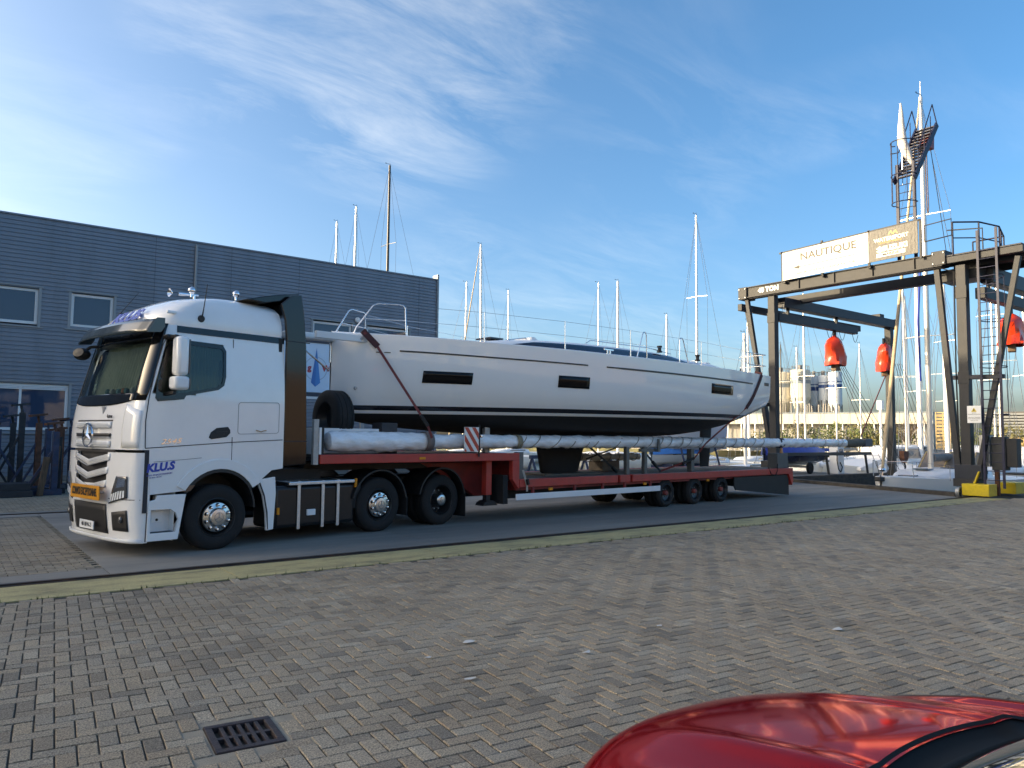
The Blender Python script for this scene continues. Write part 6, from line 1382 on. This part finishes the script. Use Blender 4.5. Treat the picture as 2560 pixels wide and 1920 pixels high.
# motor cruisers and hulls low between the masts
def cruiser(x, y, head, L, B, lab, hm=0):
    t = thing('motor_cruiser', lab, 'motor boat', (x, y, 0), head, 'motor cruisers in the harbour'); b = MB(); rows = []
    for s_, w in ((0, .03), (.05, .35), (.15, .68), (.3, .9), (.5, 1), (.8, 1), (1, .95)):
        zz = WZ+1.25+.4*(1-s_)**2; rows.append([(L*s_, f*w*B/2, WZ-.2+(zz-WZ+.2)*g) for f, g in ((-1, 1), (-.9, .45), (-.6, .1), (0, 0), (.6, .1), (.9, .45), (1, 1))])
    b.loft(rows, False); b.f.append(tuple(range(42, 49))); b.m.append(0); b.build('hull', gel[hm], t, smooth=50)
    b = MB(); b.prism([(L*.12, WZ+1.5), (L*.3, WZ+1.9), (L*.42, WZ+1.95), (L*.5, WZ+2.7), (L*.8, WZ+2.75), (L*.88, WZ+1.3), (L*.12, WZ+1.3)], -B*.38, B*.38, 'xz'); c = b.build('superstructure', deckp, t, bev=.06)
    b = MB(); b.prism([(L*.44, WZ+2.02), (L*.52, WZ+2.6), (L*.78, WZ+2.62), (L*.82, WZ+2.02)], -B*.385, B*.385, 'xz'); b.build('windows', acry, c)
    b = MB(); b.tube([(.3, 0, WZ+1.7), (.2, 0, WZ+2.3), (L*.3, B*.42, WZ+2.2), (L*.4, B*.45, WZ+1.6)], .02, 6); b.tube([(.2, 0, WZ+2.3), (L*.3, -B*.42, WZ+2.2), (L*.4, -B*.45, WZ+1.6)], .02, 6); b.build('bow_rail', inox, t)
cruiser(47, 23.2, R(25), 9, 3.2, 'white motor cruiser with dark windows beyond the dock, left of the grey boom'); cruiser(56, 20.5, R(10), 10, 3.4, 'cream motor cruiser low between the masts, right of the thick cream mast', 1); cruiser(60, 32.5, R(-15), 9, 3.2, 'white motor cruiser in front of the hedge, below the silos'); cruiser(66, 24.5, R(30), 10, 3.4, 'cream motor cruiser farthest out towards the pallets', 1); cruiser(45.5, 27.8, R(40), 8, 2.9, 'white cruiser just behind the far quay apron'); cruiser(50, 14.6, R(16), 9, 3.2, 'grey canopied cruiser at the right edge behind the cabinets', 3)
cruiser(40.6, 16.6, R(12), 8.5, 3.0, 'white cruiser close behind the dock yacht mast'); cruiser(42.6, 24.4, R(-10), 8, 2.9, 'white cruiser beyond the fuel pump'); cruiser(41.5, 12.6, R(10), 8.5, 3.0, 'white cruiser close behind the near gantry leg cabinets')
# ------------------------------------------------------------------ things on the far quay apron
tb = thing('tarped_boat', 'boat under a blue tarpaulin on a road trailer beyond the dock', 'boat', (33.0, 22.6, 0), R(4))
tarp = mat('tarpaulin_blue', (.02, .05, .32), .5, var=.2, vscale=4, bump=.4, bscale=6)
b = MB(); rows = []
for s_, w, h in ((0, .1, 1.35), (.6, .55, 1.5), (1.6, .95, 1.58), (3.2, 1.05, 1.5), (4.6, .9, 1.42), (5.2, .6, 1.3)): rows.append([(s_, f*w, z_) for f, z_ in ((-1, .95), (-.9, 1.2), (-.4, h), (0, h+.08), (.4, h), (.9, 1.2), (1, .95))])
b.loft(rows, False); b.build('tarpaulin', tarp, tb, smooth=50)
b = MB(); rows = []
for s_, w in ((0, .05), (.6, .5), (1.6, .9), (3.2, 1.0), (5.1, .9)): rows.append([(s_, f*w, .45+.55*g) for f, g in ((-1, 1), (-.7, .4), (0, 0), (.7, .4), (1, 1))])
b.loft(rows, False); b.build('hull', gel[2], tb, smooth=50)
b = MB(); b.box((-1.2, -.06, .4), (5.2, .06, .5)); b.box((2.6, -.9, .3), (2.8, .9, .42)); b.build('trailer_frame', galv, tb)
for y in (-1.0, 1.0): b = MB(); b.lathe(tyre_prof(.3, .18, .17), (2.7, y, .3), 'y', 20); b.lathe([(.17, -.05), (.1, -.08), (0, -.08)], (2.7, y, .3), 'y', 16); b.build('wheel', rubber, tb, smooth=40)
db = thing('dinghy', 'small boat with bright blue cover on stands, seen under the wrapped mast', 'boat', (27.4, 25.0, 0), R(5))
b = MB(); rows = []
for s_, w, h in ((0, .1, 1.3), (.7, .6, 1.45), (1.8, .85, 1.5), (3.2, .8, 1.42), (4, .6, 1.35)): rows.append([(s_, f*w, .75+(h-.75)*g) for f, g in ((-1, .35), (-.8, .7), (0, 1), (.8, .7), (1, .35))])
b.loft(rows, False); b.build('cover', mat('cover_sky', (.03, .22, .55), .6, var=.15), db, smooth=50)
b = MB(); rows = []
for s_, w in ((0, .05), (.7, .55), (1.8, .82), (4, .7)): rows.append([(s_, f*w, .45+.5*g) for f, g in ((-1, 1), (-.7, .35), (0, 0), (.7, .35), (1, 1))])
b.loft(rows, False); b.build('hull', gel[0], db, smooth=50)
for x in (.8, 3.2): b = MB(); b.box((x-.06, -.6, 0), (x+.06, .6, .5)); b.build('stand', blue_st, db)
gy = thing('stored_yacht', 'light grey yacht hull with dark lettering on stands behind the trailer stern', 'yacht', (27.6, 25.3, 0), R(0))
b = MB(); rows = []
for s_, w in ((0, .05), (.4, .6), (1.5, 1.2), (3.5, 1.5), (6, 1.5), (8, 1.3)): rows.append([(s_*.55, f*w, .95+1.55*g+(.25*(1-s_/8) if g == 1 else 0)) for f, g in ((-1, 1), (-.93, .6), (-.7, .2), (0, 0), (.7, .2), (.93, .6), (1, 1))])
b.loft(rows, False); b.f.append(tuple(range(35, 42))); b.m.append(0); b.build('hull', mat('gel_pale', (.58, .62, .66), .25), gy, smooth=50)
b = MB(); b.prism([(1.2, 2.45), (1.6, 2.85), (3, 2.9), (3.4, 2.4)], -.8, .8, 'xz'); b.build('cabin', deckp, gy, bev=.05)
text('hull_lettering', 'Adieu', .34, frame((1.5, -1.44, 2.2), (1, -.22, 0), (0, 0, 1)), mat('lettering_navy', (.05, .06, .12), .5), gy, shear=.3)
for x in (1.0, 3.6): 
    for y in (-1, 1): b = MB(); b.bar((x, y*1.5, 0), (x, y*1.1, 1.3), .07); b.build('stand', blue_st, gy)
b = MB(); b.box((1.8, -.12, .1), (2.8, .12, 1.0)); b.build('keel', antif, gy, bev=.04)
for i, (x, y, rz, lab) in enumerate(((19.4, 23.4, .1, 'dark blue steel trestle seen under the yacht, left of the twin stakes'), (22.9, 24.0, -.1, 'dark blue steel trestle seen under the wrapped mast, right of the twin stakes'), (16.6, 24.2, .05, 'dark blue steel trestle seen left of the keel'))):
    t = thing('trestle', lab, 'trestle', (x, y, 0), rz, 'blue steel trestles on the far apron'); b = MB(); b.box((-.8, -.07, .88), (.8, .07, 1.02)); b.build('beam', blue_st, t)
    for xx in (-.7, .7):
        for s_ in (-1, 1): b = MB(); b.bar((xx, 0, .9), (xx, s_*.4, 0), .07); b.build('leg', blue_st, t)
pu = thing('service_pedestal', 'white fuel pump pedestal with black hose on the far apron', 'pump', (37.3, 21.2, 0))
b = MB(); b.box((-.3, -.25, 0), (.3, .25, 1.5)); b.build('body', wfr, pu, bev=.04); b = MB(); b.tube([(-.3, -.2, 1.2), (-.5, -.3, .7), (-.4, -.32, .25), (-.15, -.3, .1), (0, -.3, .35), (-.2, -.3, .6)], .03, 6); b.build('hose', rubber, pu, smooth=60); b = MB(); b.box((-.2, -.256, 1.0), (.2, -.25, 1.3)); b.build('display', acry, pu)
b = thing('rail_barrier', 'long grey steel rail on legs beyond the dock edge', 'barrier', (31.2, 20.2, 0), R(2)); q = MB(); q.box((-1.2, -.06, .98), (8.2, .06, 1.14)); q.build('rail', gst, b, bev=.01)
for x in (-.6, 3.6, 7.6): q = MB(); q.bar((x, 0, 1.0), (x+.25, 0, 0), .09); q.build('leg', gst, b)
# pile of boards and pipes behind trailer tail
pb = thing('timber_stack', 'low stack of boards and pipes on the ground beyond the trailer tail', 'timber', (24.6, 20.8, 0), R(4))
for k in range(4): q = MB(); q.box((-2, -.5+.27*k, .0), (3.2+rnd(-.4, .4), -.28+.27*k, .1)); q.build('board', wood_deck, pb)
for k in range(3): q = MB(); q.cyl((-1.6, -.3+.2*k, .2), (3.0, -.28+.2*k, .22), .05, n=8); q.build('pipe', galv, pb)
# ------------------------------------------------------------------ far shore: silos, shed, hedge
def at(px, py, Rg):
    d = rt*((px-1280)/FPX)-up*((py-960)/FPX)+fw; k = Rg/math.hypot(d.x, d.y); return Vector((d.x*k, d.y*k, d.z*k+EYE))
far = [at(1500, 1090, 170), at(2900, 1090, 130)]
def far_line(f, dist=0): 
    p = far[0].lerp(far[1], f); n = Vector((p.x, p.y, 0)).normalized(); return p+n*dist
shore = ground_mat('shore_grass', (.06, .07, .03), (.14, .13, .07), .3)
b = MB(); P = [far_line(f) for f in (-1.5, 2.5)]; Q = [far_line(f, 900) for f in (-1.5, 2.5)]
b.add([(P[0].x, P[0].y, -.2), (P[1].x, P[1].y, -.2), (Q[1].x, Q[1].y, -.2), (Q[0].x, Q[0].y, -.2), (P[0].x, P[0].y, -3), (P[1].x, P[1].y, -3)], [(0, 1, 2, 3), (0, 4, 5, 1)]); struct(b.build('far_shore', shore))
silo_m = mat('silo_cream', (.56, .53, .45), .6, var=.05, vscale=.3); silo_w = mat('silo_pale', (.62, .66, .68), .6, var=.05, vscale=.3); band_g = mat('silo_band_grey', (.18, .22, .25), .6); band_b = mat('silo_band_blue', (.02, .07, .22), .6); silo_st = mat('silo_steel', (.15, .15, .15), .6)
def silo(px0, px1, ytop, Rg, ybot, m, mb, lab, txt=None):
    a, c = at(px0, ytop, Rg), at(px1, ytop, Rg); ctr = (a+c)/2; r = (c-a).length/2*1.04; zt_ = ctr.z; zb2 = at((px0+px1)/2, ybot, Rg).z
    t = thing('silo', lab, 'silo', (ctr.x, ctr.y, 0), 0, 'cement silos on the far shore')
    b = MB(); b.lathe([(0, zt_+.3), (r*.9, zt_+.1), (r, zt_-.2), (r, zb2)], (0, 0, 0), 'z', 28); b.build('barrel', m, t, smooth=40)
    b = MB(); b.lathe([(r, zb2), (r*.25, max(1.5, zb2-r*2.1))], (0, 0, 0), 'z', 28); b.build('hopper', m, t, smooth=40)
    zz = zb2+(zt_-zb2)*.50; h = (zt_-zb2)*.13
    b = MB(); b.lathe([(r+.03, zz), (r+.03, zz+h)], (0, 0, 0), 'z', 28); b.build('band', mb, t, smooth=40)
    b = MB(); b.lathe([(r+.03, zz+h*1.5), (r+.03, zz+h*1.75)], (0, 0, 0), 'z', 28); b.build('band', mb, t, smooth=40)
    for k in range(6): an = k*math.pi/3; b = MB(); b.cyl((r*.92*math.cos(an), r*.92*math.sin(an), -.2), (r*.92*math.cos(an), r*.92*math.sin(an), zb2), .22, n=8); b.build('leg', silo_st, t)
    b = MB(); n = 16; b.tube([(r*.9*math.cos(2*math.pi*k/n), r*.9*math.sin(2*math.pi*k/n), zt_+1.2) for k in range(n+1)], .06, 4)
    for k in range(n): b.cyl((r*.9*math.cos(2*math.pi*k/n), r*.9*math.sin(2*math.pi*k/n), zt_), (r*.9*math.cos(2*math.pi*k/n), r*.9*math.sin(2*math.pi*k/n), zt_+1.2), .05, n=4)
    b.build('roof_rail', silo_st, t)
    b = MB(); b.box((-r*.3, -r*.2, zt_), (r*.1, r*.3, zt_+1.6)); b.build('filter_box', silo_st, t)
    if txt:
        d = (Vector((0, 0, 0))-ctr); d.z = 0; d.normalize(); side = Vector((-d.y, d.x, 0)); p = d*(r+.15)+side*r*.12; text('lettering', txt, r*1.05, frame((p.x, p.y, zt_-(zt_-zb2)*.2), side, (0, 0, 1)), band_g, t, ext=.3)
    return t
silo(1924, 1979, 932, 250, 1008, silo_m, band_g, 'cream silo with grey band, leftmost of the five by the gantry leg'); silo(1976, 2025, 926, 247, 994, silo_m, band_g, 'cream silo with lettering, second from the gantry leg', 'jb'); silo(2024, 2048, 941, 252, 1014, silo_w, band_b, 'narrow pale silo with blue band, middle of the five'); silo(2046, 2072, 940, 250, 1001, silo_w, band_b, 'narrow pale silo with blue band, fourth from the gantry leg'); silo(2070, 2104, 932, 248, 1011, silo_w, band_b, 'wide pale silo with blue band, rightmost of the five', 'j')
sp_ = thing('plant_frame', 'dark steel plant framework under the silos', 'steelwork', (0, 0, 0))
for k in range(14):
    a = at(1985+k*8.6, 1037, 240); c = at(1985+k*8.6+rnd(-8, 8), 1008+rnd(0, 8), 240); b = MB(); b.bar((a.x, a.y, -.2), c, .35); b.build('strut', silo_st, sp_)
shed_m = mat('shed_cream', (.54, .51, .43), .7, var=.05, vscale=.2); 
sh = thing('quay_shed', 'long low cream shed with pale roof edge below the silos', 'shed', (0, 0, 0)); A, B_ = at(1560, 1040, 140), at(2332, 1040, 128)
def wallq(p, q, z0, z1, thick, nm, m, par):
    d = (q-p); d.z = 0; n = Vector((-d.y, d.x, 0)).normalized()*thick
    b = MB(); b.add([(p.x, p.y, z0), (q.x, q.y, z0), (q.x, q.y, z1), (p.x, p.y, z1), (p.x+n.x, p.y+n.y, z0), (q.x+n.x, q.y+n.y, z0), (q.x+n.x, q.y+n.y, z1), (p.x+n.x, p.y+n.y, z1)], [(0, 1, 2, 3), (7, 6, 5, 4), (0, 4, 5, 1), (1, 5, 6, 2), (2, 6, 7, 3), (3, 7, 4, 0)]); return b.build(nm, m, par)
wallq(A, B_, 4.3, 5.9, 8, 'fascia', shed_m, sh); wallq(A, B_, 5.92, 6.15, 8.4, 'roof_edge', band_g, sh); wallq(A+(A.normalized()*2), B_+(B_.normalized()*2), -.2, 4.28, 6, 'wall', mat('shed_wall', (.32, .31, .29), .8), sh)
for k in range(22):
    p = A.lerp(B_, (k+.5)/22); b = MB(); b.cyl((p.x, p.y, -.2), (p.x, p.y, 4.3), .12, n=6); b.build('post', wfr, sh)
# leafy shrubs along the far bank
def leafmat(name, c1, c2):
    M = bpy.data.materials.new(name); M.use_nodes = True; nt = M.node_tree; b = nt.nodes['Principled BSDF']; b.inputs['Roughness'].default_value = .6
    g = nt.nodes.new('ShaderNodeNewGeometry'); cr = nt.nodes.new('ShaderNodeValToRGB'); nt.links.new(g.outputs['Random Per Island'], cr.inputs[0]); cr.color_ramp.elements[0].color = (*c1, 1); cr.color_ramp.elements[1].color = (*c2, 1); nt.links.new(cr.outputs[0], b.inputs['Base Color']); return M
leaf = leafmat('leaf_green', (.035, .06, .012), (.13, .15, .04)); leaf2 = leafmat('leaf_olive', (.06, .065, .015), (.18, .16, .06)); bark = mat('bark', (.09, .065, .045), .9, var=.3)
def shrub(p, h, w, m, lab, n=900):
    t = thing('shrub', lab, 'shrub', (p.x, p.y, -.2), 0, 'shrubs along the far bank'); b = MB(); cl = [(rnd(-w, w)*.75, rnd(-w, w)*.5, rnd(.25, .85)*h, rnd(.25, .5)*w) for _ in range(9)]
    for _ in range(n):
        cx, cy, cz, cr_ = random.choice(cl); d = Vector((random.gauss(0, 1), random.gauss(0, 1), random.gauss(0, 1))).normalized()*cr_*rnd(.4, 1.05); c = Vector((cx, cy, cz))+Vector((d.x, d.y, d.z*.9)); s_ = rnd(.10, .22)
        u = Vector((random.gauss(0, 1), random.gauss(0, 1), random.gauss(0, 1))).normalized(); v = u.orthogonal().normalized()
        b.add([c-u*s_, c+v*s_*.6, c+u*s_, c-v*s_*.6], [(0, 1, 2, 3)])
    b.build('crown', m, t, fix=False); b = MB()
    for k in range(5): cx, cy, cz, _ = cl[k]; b.tube([(0, 0, 0), (cx*.5, cy*.5, cz*.5), (cx, cy, cz)], [.1, .06, .02], 5)
    b.build('trunk', bark, t)
spots = [(1880, 2.6), (1925, 3.0), (1962, 2.6), (1998, 3.3), (2040, 3.0), (2082, 3.6), (2118, 3.1), (2150, 2.8), (2178, 3.0), (2205, 2.6), (2240, 2.4), (2440, 2.6), (2540, 3.0)]
SHL = ['leafy shrub behind the trailer yacht stern, left of the far gantry leg', 'leafy shrub on the far bank directly behind the far gantry leg', 'olive shrub on the far bank just right of the far gantry leg', 'green shrub on the far bank below the leftmost silo', 'green shrub on the far bank below the lettered silo', 'tallest green shrub on the far bank, below the middle silos', 'olive shrub on the far bank below the rightmost silo', 'green shrub on the far bank right of the silos', 'green shrub on the far bank left of the red sling', 'olive shrub on the far bank left of the rear gantry leg', 'green shrub on the far bank behind the furled tan sail', 'green shrub on the far bank behind the near gantry leg', 'olive shrub on the far bank at the right edge']
for i, (x, h) in enumerate(spots):
    p = at(x, 1095, 122-.004*(x-1900)*8); shrub(p, h*1.35, 3.2, leaf if i % 3 else leaf2, SHL[i])
bt = thing('bare_tree', 'small bare twiggy tree right of the tan furled sail', 'tree', tuple(at(2268, 1098, 105)), 0); bt.location.z = -.2
b = MB(); b.tube([(0, 0, 0), (.1, 0, 1.5), (0, 0, 2.4)], [.16, .12, .08], 6); b.build('trunk', bark, bt)
b = MB()
for k in range(46):
    a = rnd(0, 6.28); r0 = rnd(1.0, 2.6); z0 = rnd(1.4, 2.6); b.tube([(0, 0, z0), (r0*.5*math.cos(a), r0*.5*math.sin(a), z0+r0*.55), (r0*math.cos(a+.2), r0*math.sin(a+.2), z0+r0*rnd(.9, 1.3))], [.05, .03, .012], 4)
b.build('crown', bark, bt)
pal = mat('pallet_wood', (.50, .36, .18), .85, var=.25, vscale=2)
def pallets(px0, px1, ytop, Rg, lab, n):
    a, c = at(px0, 1090, Rg), at(px1, 1090, Rg); top = at(px0, ytop, Rg).z; t = thing('pallet_stack', lab, 'pallets', (a.x, a.y, -.2), math.atan2(c.y-a.y, c.x-a.x), 'pallet stacks on the far bank'); w = (c-a).length; hh = (top+.2)/n; cols = max(1, int(w/1.25))
    for i in range(n):
        for k in range(cols):
            b = MB(); x0 = k*w/cols; b.box((x0+.03, -.5, i*hh), (x0+w/cols-.03, .5, i*hh+hh*.25)); b.box((x0+.03, -.5, i*hh+hh*.65), (x0+w/cols-.03, .5, i*hh+hh*.92))
            for q in range(3): xx = x0+.05+q*(w/cols-.2)/2; b.box((xx, -.5, i*hh+hh*.25), (xx+.1, .5, i*hh+hh*.65))
            b.build('pallet', pal, t)
pallets(2338, 2378, 1030, 108, 'tall stack of wooden pallets beside the pale mast at right', 13); pallets(2500, 2562, 1092, 100, 'low stack of wooden pallets at the right edge', 3)
sd2 = thing('slatted_shed', 'grey shed with horizontal slats behind the ladder at right', 'shed', (0, 0, 0)); A2, B2 = at(2462, 1037, 112), at(2640, 1037, 112)
for k in range(9): z0 = 2.2+k*.36; wallq(A2, B2, z0, z0+.22, .3, 'slat', mat('slat_grey', (.22, .24, .25), .6), sd2)
wallq(A2+A2.normalized()*.4, B2+B2.normalized()*.4, -.2, 5.5, 6, 'wall', mat('shed_dark', (.10, .10, .10), .8), sd2)
lp = thing('lamp_post', 'cream post with box lantern behind the tan furled sail', 'post', tuple(at(2203, 1098, 62))); lp.location.z = -1.0
b = MB(); b.cyl((0, 0, 0), (0, 0, 5.0), .1, n=10); b.build('post', mast_wh, lp); b = MB(); b.box((-.19, -.19, 5.0), (.19, .19, 5.7)); b.build('lantern', wfr, lp, bev=.04)
# ------------------------------------------------------------------ red car in the foreground (nose pointing away over the paving)
car = thing('red_car', 'glossy red car in the foreground with only bonnet and windscreen base in view', 'car', (2.22, 0, 0), R(-4))
carp = bpy.data.materials.new('car_red_metallic'); carp.use_nodes = True; pb_ = carp.node_tree.nodes['Principled BSDF']
pb_.inputs['Base Color'].default_value = (.50, .012, .022, 1); pb_.inputs['Metallic'].default_value = .7; pb_.inputs['Roughness'].default_value = .11; pb_.inputs['Coat Weight'].default_value = .12; pb_.inputs['Specular Tint'].default_value = (.75, .06, .08, 1); pb_.inputs['Coat Roughness'].default_value = .02
HW = .90; DZ = -.08; NOSE = 2.137
ZH = [(-2.2, .98), (.55, .98), (.95, .975), (1.3, .925), (1.6, .87), (1.8, .815), (1.9, .77), (1.97, .70), (2.02, .6), (2.04, .48), (2.03, .35), (1.98, .24)]     # bonnet centre line
ZC = [(-2.2, .95), (.55, .95), (.95, .955), (1.25, .94), (1.45, .90), (1.62, .84), (1.74, .77), (1.82, .68), (1.87, .58), (1.9, .47), (1.9, .35), (1.86, .24)]
ysl = [-2.25, -2.2, -1.8, -1.2, -.6, 0, .5, .75, .95, 1.05, 1.15, 1.25, 1.35, 1.45, 1.55, 1.65, 1.74, 1.82, 1.88, 1.93, 1.97, 2.0, 2.02]
XF_ = [0, .12, .25, .38, .48, .56, .63, .69, .74, .79, .83, .86, .885]
def hood(x, y):
    # height of the bonnet / wing surface; nose is rounded in plan
    ax = abs(x); pull = .476*(ax/HW)**2.6; yy = y+pull+2.03-NOSE
    zc_ = sinterp(ZH, yy); zw = sinterp([(a-.0, c) for a, c in ZC], y+.10*(ax/HW)**3)
    crest = math.exp(-((ax-.70)/.085)**2)*.045*max(0, min(1, (1.85-yy)/.5))*max(0, min(1, 1))
    z = zc_+DZ-.03*(ax/.6)**2.4+crest+ (.012*math.exp(-((ax-.36)/.05)**2))*max(0, min(1, (1.75-yy)*3))
    if ax > .74: z -= ((ax-.74)/.145)**2.2*.16
    return z
b = MB(); ny = 60; nx = 64; y0c, y1c = .62, 2.035
def hg(a, c):
    x = -HW+2*HW*a; ax = abs(x); pull = .476*(ax/HW)**2.6; ycow = 1.03-.26*(ax/HW)**2; y = ycow+(NOSE-pull-ycow)*(1-(1-c)**1.7); return (x, y, hood(x, y))
b.grid(hg, nx, ny); b.build('bonnet', carp, car, smooth=180)
# wings and side below the shoulder, door sides, bumper skirt
def edge(sg, c): return Vector(hg(0 if sg < 0 else 1, c))
for sg in (-1, 1):
    b = MB()
    def g(a, c, sg=sg):
        if a < .5: p = Vector((sg*HW, -2.1+(.67+2.1)*a*2, .86))
        else: p = edge(sg, (a-.5)*2)
        z = p.z+(.22-p.z)*c; return (p.x+sg*.03*math.sin(math.pi*c)-sg*.04*c*c, p.y, z)
    b.grid(g, 40, 8); b.build('side', carp, car, smooth=60)
b = MB()
def g(a, c):
    p = Vector(hg(a, 1.0)); z = p.z+(.2-p.z)*c; return (p.x, p.y+.03*math.sin(math.pi*c), z)
b.grid(g, 40, 8); b.build('front_bumper', carp, car, smooth=60)
b = MB(); b.box((-.8, -2.2, .2), (.8, 1.7, .5)); b.build('floor', chassis_black, car)
# cowl, wipers, windscreen, roof, glass house
b = MB()
def g(a, c):
    x = -.80+1.6*a; yc = 1.05-.26*(x/HW)**2; return (x, yc-.16*c, hood(x, yc)-.004+(.012 if c < .1 else -.015-.01*c))
b.grid(g, 40, 4); b.build('cowl', mat('cowl_black', (.01, .01, .01), .7, spec=.15), car, smooth=60)
b = MB()
def g(a, c):
    x = (-.76+1.52*a)*(1-.2*c); yc = .96-.26*((-.76+1.52*a)/HW)**2; return (x, yc-.85*c, .955+DZ+.56*c-.10*c*c-.03*(abs(x)/.76)**2)
b.grid(g, 24, 10); b.build('windscreen', mat('car_glass', (.02, .028, .028), .03, coat=1.), car, smooth=180)
b = MB()
def g(a, c):
    x = (-.61+1.22*a); return (x, .06-1.5*c, 1.355+.07*math.sin(math.pi*c)*1-.04*(abs(x)/.6)**2)
b.grid(g, 16, 10); b.build('roof', carp, car, smooth=180)
for sg in (-1, 1):
    b = MB(); b.grid(lambda a, c: (sg*(.80-.19*c), .55-2.5*a+(-.5*c if a < .5 else .45*c*(a*2-1)), .93+.40*c), 16, 4); b.build('side_window', MATS['car_glass'], car, smooth=60)
    b = MB(); b.tube([(sg*.80, .62, .94), (sg*.62, .02, 1.35)], .035, 8); b.build('a_pillar', carp, car, smooth=60)
b = MB(); b.grid(lambda a, c: (-.8+1.6*a*(1) , -1.45-.65*c, 1.34-.38*c), 10, 4); b.build('rear_window', MATS['car_glass'], car, smooth=60)
b = MB(); b.box((-.84, -2.15, .5), (.84, -2.1, .95)); b.build('tailgate', carp, car, bev=.03)
for (x, y) in ((-.78, 1.3), (.78, 1.3), (-.78, -1.25), (.78, -1.25)):
    b = MB(); b.lathe(tyre_prof(.31, .2, .2), (x, y, .31), 'x', 24); b.build('tyre', rubber, car, smooth=40)
for sg in (1, -1):
    b = MB(); pp = [Vector(hg(.5-sg*.375, k/30)) for k in range(0, 27)]
    b.tube([(p.x, p.y, p.z+.0005) for p in pp], .0035, 5)
    b.build('bonnet_seam', seam_dark, car)
for sg in (-1, 1):
    b = MB(); b.tube([(sg*.35-.25, .80, .905), (sg*.35+.1, .74, .915), (sg*.35+.3, .70, .905)], .010, 6); b.build('wiper', black_plastic, car, smooth=60)
for sg in (-1, 1):
    b = MB()
    def g(a, c, sg=sg):
        q = .80+.12*a; f = .5+sg*(.30+.13*c); p = Vector(hg(f, .84+.15*a)); return (p.x, p.y, p.z+.003)
    b.grid(g, 8, 8); b.build('headlight', clear_lens, car, smooth=60)
